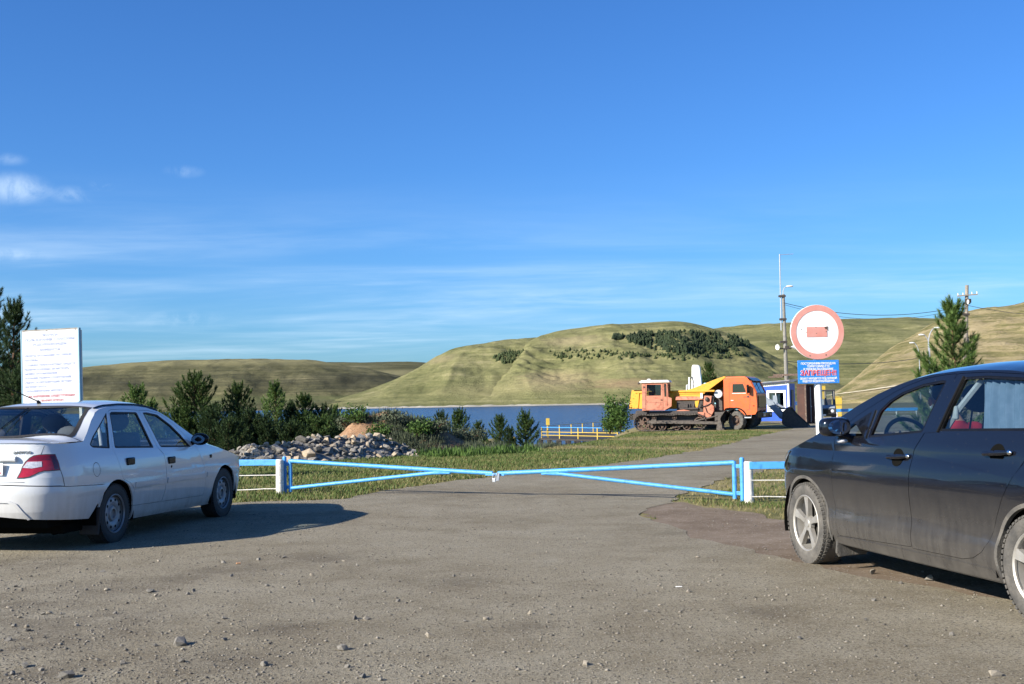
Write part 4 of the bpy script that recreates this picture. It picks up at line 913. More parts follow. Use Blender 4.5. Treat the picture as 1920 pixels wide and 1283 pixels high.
            bk = MB(); bk.lathe([(0, -d*.01), (.195, -d*.01), (.195, -d*.03)], n=36); bk.lathe([(.146, d*.012), (.196, d*.0)], n=36); bk.box((.12*math.cos(.9), d*.03, .12*math.sin(.9)), (.11, .05, .10)); bk.build('hub', M_alloyd, ro)
    ub_ = MB(); ub_.box((0, 0, .21), (3.9, 1.35, .10)); ub_.box((0, 0, .29), (1.85, 1.56, .08)); ub_.box((1.75, 0, .45), (.15, 1.2, .40)); ub_.box((-1.9, 0, .5), (.5, 1.3, .42)); ub_.box((1.3, 0, .55), (1.0, .74, .36)); ub_.build('underbody', M_dark, car)
    # cabin
    ca = MB(); ca.prism([(.62, .55), (.62, .93), (.72, 1.0), (1.40, .985), (1.45, .55)], -.70, .70); ca.build('dashboard', M_intblack, car, True, bevel=.04)
    for y in (.37, -.37): seat(car, .10, y, M_seat, .40, 16, .46, True, .30)
    rs = MB(); q = Matrix.Rotation(R(-22), 3, 'Y'); rs.box((-1.05, 0, .48), (.5, 1.35, .16)); rs.box((-1.38, 0, .82), (.14, 1.35, .62), q); rs.build('seat', M_seat, car, True, bevel=.05)
    steering_wheel(car, .66, .37, .96, M_intblack, 22)
    # sheer curtain on the rear side window
    for s in (1, -1):
        cu = MB()
        def cpt(a, b):
            x = -.58-.15*b-.74*a; zt = 1.41-.16*max(0, a-.55)**1.3; zb = 1.065; z = zt+(zb-zt)*b; w = S.W(x, z)
            return (x, s*(w-.065-.012*math.sin(a*70+.8*math.sin(b*3))-.008*math.sin(a*33+1)), z)
        cu.grid(cpt, 160, 14); cu.build('curtain', M_curtain, car, True, recalc=False)
        rod = MB(); rod.tube([cpt(a, .04) for a in np.linspace(0, 1, 24)], .010, 6); rod.build('curtain_rod', M_curtain, car, True)
        bl = MB(); bl.tube([S.M(-.56, 1.40, s, .075), S.M(-.44, 1.22, s, .06), S.M(-.34, 1.05, s, .06), S.M(-.24, .85, s, .07)], .020, 6); bo = bl.build('seat_belt', M_belt, car, True)
        bc = MB(); bc.box(S.M(-.415, 1.19, s, .05), (.07, .03, .09)); bc.build('belt_loop', M_belt, bo, True, bevel=.012)
    return car
BLACK_CAR = black_car()

# ------------------------------------------------------------------ the driver of the dark car
def skin_body(name, joints, m, parent=None, sub=2, root=0):
    """joints: list of (position, radius, parent index) grown into one surface"""
    me = bpy.data.meshes.new(name); me.from_pydata([j[0] for j in joints], [(i, j[2]) for i, j in enumerate(joints) if j[2] is not None], []); me.update()
    o = link(name, me, m, parent); o.modifiers.new('skin', 'SKIN')
    sv = me.skin_vertices[0].data
    for i, j in enumerate(joints): sv[i].radius = (j[1], j[1]*(j[3] if len(j) > 3 else 1)); sv[i].use_root = (i == root)
    sb = o.modifiers.new('sub', 'SUBSURF'); sb.levels = sb.render_levels = sub
    dg = bpy.context.evaluated_depsgraph_get(); bpy.context.view_layer.update(); dg.update(); me2 = bpy.data.meshes.new_from_object(o.evaluated_get(dg))
    o.modifiers.clear(); o.data = me2; me2.shade_smooth(); bpy.data.meshes.remove(me); me2.name = name
    return o
def driver():
    # local frame of the car: x forward, y left, z up; the seat is at x=-.30, y=.37
    X, Y = .14, .37; J = []
    def j(p, r, pa, k=1):
        p = Vector(p); p.z += .05; p.x += max(0, p.z-1.12)*.55 if abs(p.y-Y) < .1 and p.x < X+.2 else 0; J.append((p, r, pa, k)); return len(J)-1
    pel = j((X, Y, .58), .125, None, 1.15); ab = j((X-.03, Y, .72), .115, pel); ch = j((X-.06, Y, .90), .125, ab); nk0 = j((X-.06, Y, 1.05), .075, ch); nk = j((X-.045, Y, 1.11), .056, nk0)
    j0 = j((X-.035, Y, 1.16), .062, nk); hd = j((X-.03, Y, 1.22), .088, j0); hd2 = j((X-.04, Y, 1.285), .085, hd); j((X-.04, Y, 1.325), .05, hd2)
    ns = j((X+.06, Y, 1.205), .016, hd)
    for s in (1, -1):
        sh = j((X-.07, Y+s*.18, 1.025), .072, ch); el = j((X+.13, Y+s*.235, .82), .046, sh); wr = j((X+.37, Y+s*.165, .92), .031, el); pm = j((X+.44, Y+s*.155, .945), .034, wr)
        for q, (dy, ln) in enumerate(((-.03, .06), (-.010, .072), (.010, .067), (.03, .052))):
            a = j((X+.485, Y+s*.155+dy*.8, .962), .0100, pm); b = j((X+.485+ln*.55, Y+s*.155+dy, .985), .0090, a); j((X+.48+ln*.5, Y+s*.155+dy, .985-ln*.45), .0080, b)
        t1 = j((X+.44, Y+s*.120, .972), .011, pm); j((X+.475, Y+s*.098, .992), .009, t1)
        hp = j((X+.02, Y+s*.10, .55), .088, pel); kn = j((X+.47, Y+s*.14, .60), .060, hp); an = j((X+.80, Y+s*.13, .36), .042, kn); j((X+.92, Y+s*.13, .33), .036, an)
    o = skin_body('person', J, M_skin); me = o.data
    me.materials.append(M_jacket); me.materials.append(M_trouser); me.materials.append(M_ink)
    for p in me.polygons:          # one body mesh: skin, jacket, trousers
        c = p.center.copy(); c.z -= .05
        if c.z < .64 and (c.x < X+.3 or c.z < .7) and not (c.x > X+.3 and c.z > .8): p.material_index = 2
        elif c.z < 1.075 and c.x < X+.35: p.material_index = 1
        elif c.x > X+.30 and c.z < .78: p.material_index = 2
    o.matrix_world = BLACK_CAR.matrix_basis.copy()
    tag(o, 'driver with dark hair and red jacket sitting at the wheel of the black car', 'person')
    HX, HZ = .10, .05
    hr = MB(); hr.ball((X-.055+HX, Y, 1.275+HZ), (.100, .088, .095), 18, 12); hr.build('hair', M_hair, o, True)
    for s in (1, -1):
        e = MB(); e.ball((X+.055+HX, Y+s*.032, 1.238+HZ), (.011, .013, .008), 10, 6); e.build('eye', M_ink, o, True)
        e = MB(); e.ball((X-.01+HX, Y+s*.092, 1.21+HZ), (.022, .010, .032), 10, 8); e.build('ear', M_skin, o, True)
    mo = MB(); mo.ball((X+.055+HX*.8, Y, 1.163+HZ), (.008, .024, .006), 10, 6); mo.build('mouth', M_jacket, o, True)
driver()

# ================================================================== GATE AND FENCE
def noisy(o): return o
PL = gp(534, 926); PR = gp(1393, 940)           # the two hinge sides of the gate
gdir = (PR-PL).normalized(); GLEN = (PR-PL).length; grz = math.atan2(gdir.y, gdir.x)
def gate_leaf(root, sgn, Ln):
    """bars run from the hinge (x=0) to the free end (x=Ln) of the leaf"""
    x = lambda v: sgn*v
    h = MB(); h.tube([(x(.10), 0, .03), (x(.10), 0, .505)], .028, 12); h.build('hinge_pipe', M_blue, root, True)
    t = MB(); t.tube([(x(.10), 0, .485), (x(Ln*.62), 0, .385), (x(Ln-.04), 0, .325)], .030, 12); t.build('top_bar', M_blue, root, True)
    b = MB(); b.tube([(x(.12), 0, .085), (x(Ln*.72), 0, .325)], .026, 12); b.tube([(x(Ln*.72), 0, .325), (x(Ln*.80), 0, .330)], [.026, .022], 12); b.build('bottom_bar', M_blue, root, True)
    f = MB(); f.box((x(Ln*.76), 0, .338), (.26, .05, .035), Matrix.Rotation(sgn*.07, 3, 'Y')); f.build('weld_plate', M_blue, root, bevel=.006)
    for z in (.10, .44):
        k = MB(); k.box((x(.045), 0, z), (.07, .03, .05)); k.build('hinge', M_blue, root, bevel=.004)
    e = MB(); e.box((x(Ln-.07), 0, .312), (.14, .055, .035)); e.build('lock_tab', M_blue, root, bevel=.005)
def _gap():                            # where along the gate line the two leaves meet
    lo, hi = 0.0, 1.0
    for _ in range(30):
        t = (lo+hi)/2; d = PL.lerp(PR, t)+Vector((0, 0, .33))-CC; x = 960+FPX*d.dot(CR)/d.dot(CF)
        if x < 929: lo = t
        else: hi = t
    return lo
LN = GLEN*_gap()
gl_ = thing('gate_leaf', 'left blue pipe gate leaf, hinged beside the white car', 'gate', PL, grz, 'two blue swing gate leaves'); gate_leaf(gl_, 1, LN)
gr_ = thing('gate_leaf', 'right blue pipe gate leaf, hinged on the post near the black car', 'gate', PR, grz, 'two blue swing gate leaves'); gate_leaf(gr_, -1, GLEN-LN)
def blue_post(P, label):
    o = thing('gate_post', label, 'post', P, grz, 'blue gate posts')
    m = MB(); m.tube([(0, 0, -.1), (0, 0, .535)], .030, 12); m.build('post', M_blue, o, True); c = MB(); c.lathe([(.030, .535), (.024, .548), (0, .555)], axis='z', n=12); c.build('cap', M_blue, o, True)
blue_post(PL+gdir*.0, 'thin blue pipe post carrying the left gate leaf'); blue_post(PR-gdir*.0, 'thin blue pipe post carrying the right gate leaf')
PM = PL+gdir*LN
pk = thing('padlock', 'padlock on a chain where the two gate leaves meet', 'padlock', PM+Vector((0, -.05, 0)), grz)
m = MB(); m.box((-.02, 0, .235), (.05, .03, .055)); m.build('lock_body', M_galv, pk, bevel=.008); m = MB(); m.tube([(-.038, 0, .26), (-.040, 0, .31), (-.02, 0, .325), (0, 0, .31), (-.002, 0, .26)], .006, 6); m.build('shackle', M_galv, pk, True)
m = MB(); m.tube([(.03, 0, .34), (.034, -.01, .28), (.025, -.01, .225), (.05, -.02, .23), (.055, 0, .33)], .011, 6); m.build('chain', M_galv, pk, True)
def fence(name, label, P0, P1, posts, hgt, plank=True, rail_h=.09):
    """a low fence: whitewashed round posts, a blue top plank, two slack white cables"""
    d = (P1-P0); Lf = d.length; rz = math.atan2(d.y, d.x); o = thing(name, label, 'fence', P0, rz)
    for x in posts:
        m = MB(); m.tube([(x, 0, -.1), (x, 0, hgt*.5), (x, 0, hgt)], [.060, .057, .055], 16)
        m.lathe([(.055, hgt), (.045, hgt+.012), (0, hgt+.014)], (x, 0, 0), 'z', 16); m.build('post', M_postw, o, True)
    m = MB(); m.box((Lf/2, -.075, hgt-.035), (Lf, .035, rail_h)); m.build('top_rail', M_blue, o, bevel=.006)
    for z, sg in ((hgt*.56, .012), (hgt*.16, .02)):
        m = MB(); n = 24; m.tube([(Lf*i/n, -.045, z-sg*math.sin(math.pi*((Lf*i/n) % 2.4)/2.4)+.012*mnoise.noise((Lf*i/n*2, z*9, 0))) for i in range(n+1)], .0068, 6); m.build('cable', M_postw, o, True)
    return o
a = gp(527.5, 927); q = (Vector((-9.9, 18.6, 0))-a).normalized()
fence('low_fence', 'low blue topped fence with white cables running behind the white car', a+Vector((-.02, 0, 0)), a+q*6.2, [0.0, 2.3, 4.6], .50)
b = gp(1405, 943); q2 = Vector((1, -.04, 0)).normalized()
fence('low_fence', 'low blue topped fence with white cables disappearing behind the black car', b, b+q2*5.2, [0.0, 2.5, 4.9], .50)

# ================================================================== SIGNS
def road_sign():
    D = 14.6; c = at(1529.5, 623, D); base = Vector((c.x+.012, c.y+.06, 0)); rz = R(4)
    o = thing('road_sign', 'round white sign with faded red ring and bar above a blue notice on white pole', 'road sign', base, rz); zc = c.z; tl = .02
    m = MB(); m.tube([(0.03, 0, -.2), (0, 0, zc+.2)], .046, 20); m.build('pole', M_pole, o, True)
    r = 51.5*D/FPX
    m = MB(); m.lathe([(0, -.070), (r*.985, -.070), (r, -.066), (r, -.054), (0, -.054)], (0, 0, zc), 'y', 72); sd_ = m.build('sign_disc', M_signw, o, True, angle=30)
    m = MB(); m.lathe([(r*.782, -.0735), (r*.992, -.0735)], (0, 0, zc), 'y', 72); m.lathe([(r*.782, -.0735), (r*.782, -.069)], (0, 0, zc), 'y', 72); m.build('ring', M_signpink, sd_)
    m = MB(); m.box((-.006, -.0725, zc+.002), (r*.76, .004, r*.37)); m.build('bar', M_signpink, sd_)
    for x, z in ((-.6, .11), (.38, .19), (-.40, -.01), (.33, .01), (-.03, -.05), (-.05, .18), (.40, .07), (-.3, -.86), (.30, -.84)):
        k = MB(); k.lathe([(0, -.0752), (.006 if abs(z) < .5 else .009, -.0752)], (x*r, 0, zc+z*r), 'y', 10); k.build('bolt_hole', M_rust, sd_)
    k = MB(); k.prism([(r*.26, zc+r*.18), (r*.30, zc+r*.10), (r*.385, zc+r*.09), (r*.40, zc+r*.17), (r*.345, zc+r*.20)], -.0752, -.0740); k.build('rust_patch', M_rust, sd_)
    for z in (.12, -.12):
        k = MB(); k.box((0, -.03, zc+z), (.14, .06, .035)); k.build('bracket', M_galv, o)
    pw, ph = 79*D/FPX, 43.5*D/FPX; pz = zc-(697.5-623)*D/FPX
    m = MB(); m.box((.003, -.058, pz), (pw, .008, ph)); pl = m.build('notice_plate', M_signblue, o, bevel=.003)
    m = MB(); rot = Matrix.Rotation(R(90), 4, 'X')
    for t, y, sz, w, mt in (('ПОСТОРОННИМ ПРОХОД НА', .36, .038, .84, M_signw), ('ТЕРРИТОРИЮ ГТС', .235, .036, .55, M_signw), ('И ПРОЕЗД ПО ПЛОТИНЕ', .115, .036, .72, M_signw), ('ОБЪЕКТ НАХОДИТСЯ ПОД ОХРАНОЙ.', -.285, .034, .90, M_signw), ('ВЕДЕТСЯ ВИДЕОНАБЛЮДЕНИЕ.', -.40, .034, .78, M_signw)):
        text_mesh('lettering', t, sz, mt, pl, Vector((.003, -.0635, pz+y*ph-sz*.35)), rot, width=w*pw, bold=.0007)
    text_mesh('lettering', 'ЗАПРЕЩЕН!!', .088, M_signw, pl, Vector((.003, -.0635, pz-.155*ph)), rot, width=.875*pw, bold=.0042, thick=.0008)
    text_mesh('lettering', 'ЗАПРЕЩЕН!!', .086, M_redtxt, pl, Vector((.003, -.0655, pz-.150*ph)), rot, width=.86*pw, bold=.0016)
    for x in (-.46, .46):
        for z in (-.43, .43): k = MB(); k.lathe([(0, -.0632), (.006, -.0632)], (x*pw, 0, pz+z*ph), 'y', 8); k.build('screw', M_galv, pl)
road_sign()
def rules_board():
    D = 20.0; c = at(100, 688.5, D); w, h = 116*D/FPX, 141*D/FPX; base = Vector((c.x, c.y, plateau(c.y))); z0 = c.z-base.z
    o = thing('information_board', 'large white rules board with faded lettering and pale blue frame behind the white car', 'notice board', base, R(-9))
    o.rotation_euler = (0, R(-1.4), R(-9))
    for x in (-w/2+.02, w/2-.02):
        m = MB(); m.box((x, .07, (z0+h/2)/2-.1), (.05, .05, z0+h/2+.15)); m.build('post', M_postw, o)
    m = MB(); m.box((0, 0, z0), (w, .022, h)); p = m.build('panel', M_boardw, o)
    for (x, z, sx, sz) in ((-w/2, z0, .020, h+.02), (w/2, z0, .020, h+.02)):
        m = MB(); m.box((x, .018, z), (sx, .07, sz)); m.build('frame', M_paleblue, o)
    for z in (z0-h/2, z0+h/2): m = MB(); m.box((0, .020, z), (w-.026, .064, .024)); m.build('frame', M_framegrey if z > z0 else M_paleblue, o)
    for x in (-.45, -.05, .45):
        for z in (-.485, .487): k = MB(); k.lathe([(0, -.0118), (.011, -.0118)], (x*w, 0, z0+z*h), 'y', 8); k.build('rivet', M_rust, p)
    rot = Matrix.Rotation(R(90), 4, 'X'); T = lambda s, x, y, sz, wd, mt, al='CENTER': text_mesh('lettering', s, sz, mt, p, Vector((x*w, -.0125, z0+y*h)), rot, al, .0006, wd*w if wd else None, .0020)
    T('ПРАВИЛА', 0, .415, .058, .29, M_lilac); T('ПОЛЬЗОВАНИЯ  СЛАКСКИМ', 0, .355, .060, .86, M_lilac); T('ВОДОХРАНИЛИЩЕМ', 0, .292, .058, .58, M_lilac); T('ЗАПРЕЩАЕТСЯ:', 0, .222, .052, .36, M_lilac)
    for i, (s, wd) in enumerate((('-ПРОЕЗД АВТОМАШИН ПО ГРЕБНЮ', .84), ('ПЛОТИНЫ;', .24), ('-СТОЯНКА ТРАНСПОРТНЫХ СРЕДСТВ', .90), ('ВБЛИЗИ ВОДОЕМА (50 МЕТРОВ);', .78), ('-МОЙКА АВТОМОБИЛЕЙ;', .58), ('-КУПАНИЕ ВБЛИЗИ СООРУЖЕНИЙ;', .82), ('-ВЫПАС И ОРГАНИЗАЦИЯ ЛЕТНИХ', .83), ('ЛАГЕРЕЙ СКОТА;', .39), ('-СКЛАДИРОВАНИЕ МУСОРА.', .67))):
        T(s, -.455, .148-.0575*i-(.01 if i > 1 else 0), .046, wd, M_lilac, 'LEFT')
    T('ЗА НАРУШЕНИЕ СУЩЕСТВУЮЩИХ', .02, -.395, .050, .82, M_pinkink); T('ПРАВИЛ ШТРАФ!', .02, -.455, .050, .40, M_pinkink)
rules_board()

# ================================================================== MACHINES
RX = lambda a: Matrix.Rotation(a, 3, 'X'); RY = lambda a: Matrix.Rotation(a, 3, 'Y'); RZ = lambda a: Matrix.Rotation(a, 3, 'Z')
def bulldozer():
    P = gp(1259, 807.5); o = thing('bulldozer', 'old faded red crawler bulldozer with white cab roof parked in front of the dump truck', 'bulldozer', P, R(-13))
    # tracks with sprocket, idler, rollers
    for s in (1, -1):
        y = s*.70; path = []
        path += [(-1.52+.43*math.cos(R(a)), .46+.43*math.sin(R(a))) for a in range(250, 89, -14)]
        path += [(x, .89-.035*math.sin((x+1.4)/2.9*math.pi*3)**2) for x in np.linspace(-1.4, 1.5, 16)]
        path += [(1.60+.34*math.cos(R(a)), .45+.38*math.sin(R(a))) for a in range(85, -86, -14)]
        path += [(x, .03) for x in np.linspace(1.5, -1.5, 22)]
        loop = [Vector((p[0], 0, p[1])) for p in path]; Ls = [0]
        for i in range(len(loop)): Ls.append(Ls[-1]+(loop[(i+1) % len(loop)]-loop[i]).length)
        m = MB(); n = 62
        for k in range(n):
            d = Ls[-1]*k/n; i = max(j for j in range(len(loop)) if Ls[j] <= d); a, b = loop[i], loop[(i+1) % len(loop)]; t = (d-Ls[i])/max(1e-6, (b-a).length); c = a.lerp(b, t); dr = (b-a).normalized(); q = RY(math.atan2(-dr.z, dr.x))
            m.box(c+Vector((0, y, 0)), (Ls[-1]/n*.86, .39, .035), q); m.box(c+Vector((0, y, 0))+q @ Vector((0, 0, .03)), (.03, .39, .05), q)
        m.build('track', M_trackm, o)
        def wheel(name, x, z, r, w_, spokes, mt, hub=.3):
            k = MB(); k.lathe([(r*.80, -w_/2), (r, -w_/2), (r, w_/2), (r*.80, w_/2)], (x, y, z), 'y', 28); k.lathe([(0, -w_*.5), (r*hub, -w_*.5), (r*hub*1.1, w_*.5), (0, w_*.5)], (x, y, z), 'y', 16)
            for i in range(spokes):
                a = 2*math.pi*i/spokes+.3; k.tube([(x+r*hub*.8*math.cos(a), y, z+r*hub*.8*math.sin(a)), (x+r*.86*math.cos(a), y, z+r*.86*math.sin(a))], r*.10, 6)
            return k.build(name, mt, o, True)
        sp = wheel('sprocket', -1.52, .46, .37, .10, 7, M_rust, .36); t = MB()
        for i in range(13): a = 2*math.pi*i/13; t.box((-1.52+.395*math.cos(a), y, .46+.395*math.sin(a)), (.08, .08, .06), RY(-a))
        t.build('teeth', M_rust, sp)
        wheel('idler', 1.58, .44, .30, .12, 6, M_rust)
        for x in (-.98, -.42, .35, .90): wheel('road_wheel', x, .25, .21, .14, 5, M_rust, .34)
        for x in (-.85, .25): wheel('carrier_roller', x, .72, .115, .14, 5, M_rust, .4)
        m = MB(); m.box((0, y, .50), (2.5, .16, .16)); m.box((-.70, y, .36), (.75, .10, .12)); m.box((.62, y, .36), (.75, .10, .12)); m.build('track_frame', M_engine, o)
        m = MB(); m.box((.80, s*.95, .45), (3.8, .10, .15), RY(R(1.5))); m.box((-.85, s*.93, .52), (.28, .16, .24)); m.build('push_arm', M_trackm, o, bevel=.01)
        m = MB(); m.tube([(1.3, s*.9, .5), (2.55, s*.7, .78)], .045, 8); m.build('blade_strut', M_trackm, o, True)
    m = MB(); m.box((-.2, 0, .80), (3.4, .95, .55)); m.box((-1.55, 0, 1.0), (.6, 1.2, .24)); m.box((-2.05, 0, .78), (.4, .7, .35)); m.build('chassis', M_engine, o, bevel=.02)
    # cab with openings
    def wall(pts, holes, y0, y1, name, mt, par, axis='y'):
        V = MB(); lp = [pts]+holes; flat = [p for l_ in lp for p in l_]; tris = tessellate_polygon([[Vector((p[0], p[1], 0)) for p in l_] for l_ in lp])
        def Q(p, k): return (p[0], k, p[1]) if axis == 'y' else (k, p[0], p[1])
        n = len(flat); V.add([Q(p, y0) for p in flat]+[Q(p, y1) for p in flat], [list(t) for t in tris]+[[n+i for i in t][::-1] for t in tris])
        st = 0
        for l_ in lp:
            V.add([Q(p, y0) for p in l_]+[Q(p, y1) for p in l_], [[i, (i+1) % len(l_), len(l_)+(i+1) % len(l_), len(l_)+i] for i in range(len(l_))])
        return V.build(name, mt, par)
    cab = bpy.data.objects.new('cab', None); col.objects.link(cab); cab.parent = o
    side = [(-1.50, 1.12), (-.28, 1.12), (.10, 1.34), (.12, 1.78), (-.06, 1.84), (-.10, 2.62), (-1.47, 2.62)]
    wn1 = [(-1.24, 1.93), (-.46, 1.93), (-.44, 2.52), (-1.22, 2.54)]; wn2 = [(-.27, 1.86), (-.14, 1.86), (-.16, 2.56), (-.28, 2.56)]
    for s in (1, -1):
        w = wall(side, [wn1, wn2], s*.72, s*.68, 'side_wall', M_salmon, cab)
        for wnd in (wn1, wn2): g = MB(); g.prism(wnd, s*.695, s*.700); g.build('window', M_glass, cab)
        d = MB(); dl = [(-1.30, 1.15), (-.36, 1.15), (-.34, 2.58), (-1.28, 2.60)]
        for a, b in zip(dl, dl[1:]+dl[:1]): d.tube([(a[0], s*.722, a[1]), (b[0], s*.722, b[1])], .010, 5)
        d.tube([(-1.27, s*.722, 1.55), (-.36, s*.722, 1.55)], .006, 5); d.build('door_seam', M_rust, cab)
        h = MB(); h.box((-.44, s*.735, 1.69), (.10, .03, .05)); h.build('door_handle', M_engine, cab, bevel=.01)
        l_ = MB(); l_.lathe([(0, s*.74), (.05, s*.74), (.055, s*.72)], (-1.37, 0, 2.40), 'y', 12); l_.build('side_lamp', M_engine, cab, True)
        q = MB(); q.box((-.15, s*.735, 1.9), (.03, .02, 1.1)); q.build('grab_rail', M_salmon, cab, bevel=.006)
    fw = [(-.68, 1.62), (.68, 1.62), (.68, 2.60), (-.68, 2.60)]; fh = [[(-.60, 1.84), (-.03, 1.84), (-.03, 2.54), (-.60, 2.54)], [(.03, 1.84), (.60, 1.84), (.60, 2.54), (.03, 2.54)]]
    wall(fw, fh, -.10, -.06, 'front_wall', M_salmon, cab, 'x'); wall([(-.68, 1.12), (.68, 1.12), (.68, 2.60), (-.68, 2.60)], [[(-.55, 1.9), (.55, 1.9), (.55, 2.5), (-.55, 2.5)]], -1.49, -1.45, 'rear_wall', M_salmon, cab, 'x')
    g = MB(); g.prism([(-.60, 1.84), (.60, 1.84), (.60, 2.54), (-.60, 2.54)], -.085, -.08, 'x'); g.build('window', M_glass, cab)
    m = MB(); m.prism([(-1.60, 2.63), (.02, 2.63), (.02, 2.70), (-.06, 2.77), (-1.48, 2.78), (-1.60, 2.72)], -.80, .80); m.build('roof', M_roofw, cab, bevel=.02)
    m = MB(); m.ball((-1.15, -.1, 2.80), (.12, .12, .07), 12, 8); m.build('roof_vent', M_roofw, cab, True)
    m = MB(); m.ball((-1.66, -.6, 2.62), (.07, .07, .07), 12, 8); m.build('work_lamp', M_engine, cab, True)
    m = MB(); m.box((-.9, 0, 1.5), (.45, .45, .2)); m.box((-1.12, 0, 1.85), (.12, .45, .6)); m.build('seat', M_engine, cab, bevel=.03)
    # engine bay
    m = MB(); m.prism([(-.36, 1.66), (-.30, 1.84), (0, 1.90), (.30, 1.84), (.36, 1.66)], .28, 2.02, 'x'); m.build('hood', M_salmon, o, bevel=.02)
    m = MB(); m.box((1.05, 0, 1.25), (1.4, .52, .70)); m.box((.7, -.30, 1.35), (.5, .16, .22)); m.tube([(.5, -.30, 1.18), (1.5, -.30, 1.18)], .07, 8)
    for k in range(4): m.tube([(.62+.22*k, -.27, 1.45), (.62+.22*k, -.33, 1.30), (.66+.22*k, -.33, 1.15)], .028, 6)
    m.lathe([(0, -.40), (.09, -.40), (.09, -.26), (0, -.26)], (1.6, 0, 1.35), 'y', 14); m.build('engine', M_engine, o)
    m = MB(); m.tube([(.9, .2, 1.8), (.9, .2, 2.25)], .04, 8); m.build('exhaust', M_rust, o, True)
    m = MB(); m.prism([(1.78, .62), (2.12, .62), (2.36, 1.05), (2.36, 1.30), (2.20, 1.45), (2.26, 1.86), (1.86, 1.88), (1.80, 1.45)], -.42, .42); m.build('radiator_shell', M_salmon, o, bevel=.02)
    m = MB(); m.box((2.28, 0, 1.62), (.14, .66, .46)); m.build('radiator', M_engine, o, bevel=.01)
    m = MB(); m.ball((2.0, -.46, 1.68), (.11, .07, .13), 12, 8); m.build('headlight', M_engine, o, True)
    m = MB(); m.tube([(2.26, -.44, 1.5), (2.0, -.46, 1.35), (1.7, -.46, 1.28)], .025, 6); m.tube([(1.9, -.45, 1.25), (1.98, -.46, .98), (2.2, -.46, .85)], .02, 6); m.build('hose', M_rub, o, True)
    m = MB(); m.prism([(.30, .74), (1.85, .66), (1.85, .98), (1.45, 1.0), (.75, 1.14), (.36, 1.10)], -.47, .47); m.build('lower_frame', M_salmon, o, bevel=.02)
    # blade: curved mouldboard
    m = MB(); prof = [(2.66+.22*(1-math.sin(math.pi*i/10))+.10*(i/10), .02+1.02*i/10) for i in range(11)]; prof += [(p[0]-.05, p[1]) for p in prof[::-1]]
    m.prism(prof, -1.28, 1.28); bl = m.build('blade', M_trackm, o, True, angle=40)
    for s in (1, -1): m = MB(); m.prism([(2.50, .05), (2.82, .02), (2.80, .3), (2.72, .6), (2.84, 1.03), (2.62, .8)], s*1.29, s*1.26); m.build('end_plate', M_trackm, bl)
    m = MB(); m.box((2.88, 0, .05), (.05, 2.5, .10)); m.build('cutting_edge', M_trackm, bl)
    return o
bulldozer()
def truck_wheel(root, x, y, r, w, steer=0, dual=False):
    e = bpy.data.objects.new('wheel', None); col.objects.link(e); e.parent = root; e.location = (x, y, r); e.rotation_euler = (0, 0, steer); s = 1 if y > 0 else -1
    h = w/2; m = MB(); m.lathe([(r*.56, -h*.85), (r*.80, -h), (r*.96, -h*.92), (r, -h*.7), (r, h*.7), (r*.96, h*.92), (r*.80, h), (r*.56, h*.85)], n=36)
    for k in range(30):
        a = 2*math.pi*k/30; q = RY(-a); m.box(q @ Vector((r, h*(.5 if k % 2 else -.5), 0)), (.03, h*.9, .05), q)
    m.build('tyre', M_tyre_dusty, e, True)
    m = MB(); m.lathe([(r*.57, s*h*.9), (r*.55, s*h*.8), (r*.48, s*h*.2), (r*.30, s*h*.15), (r*.26, s*h*.7), (r*.16, s*h*.95), (0, s*h*.97)], n=28)
    for k in range(8): a = 2*math.pi*k/8; m.box((r*.40*math.cos(a), s*h*.22, r*.40*math.sin(a)), (.035, .03, .035))
    m.build('rim', M_rust, e, True); return e
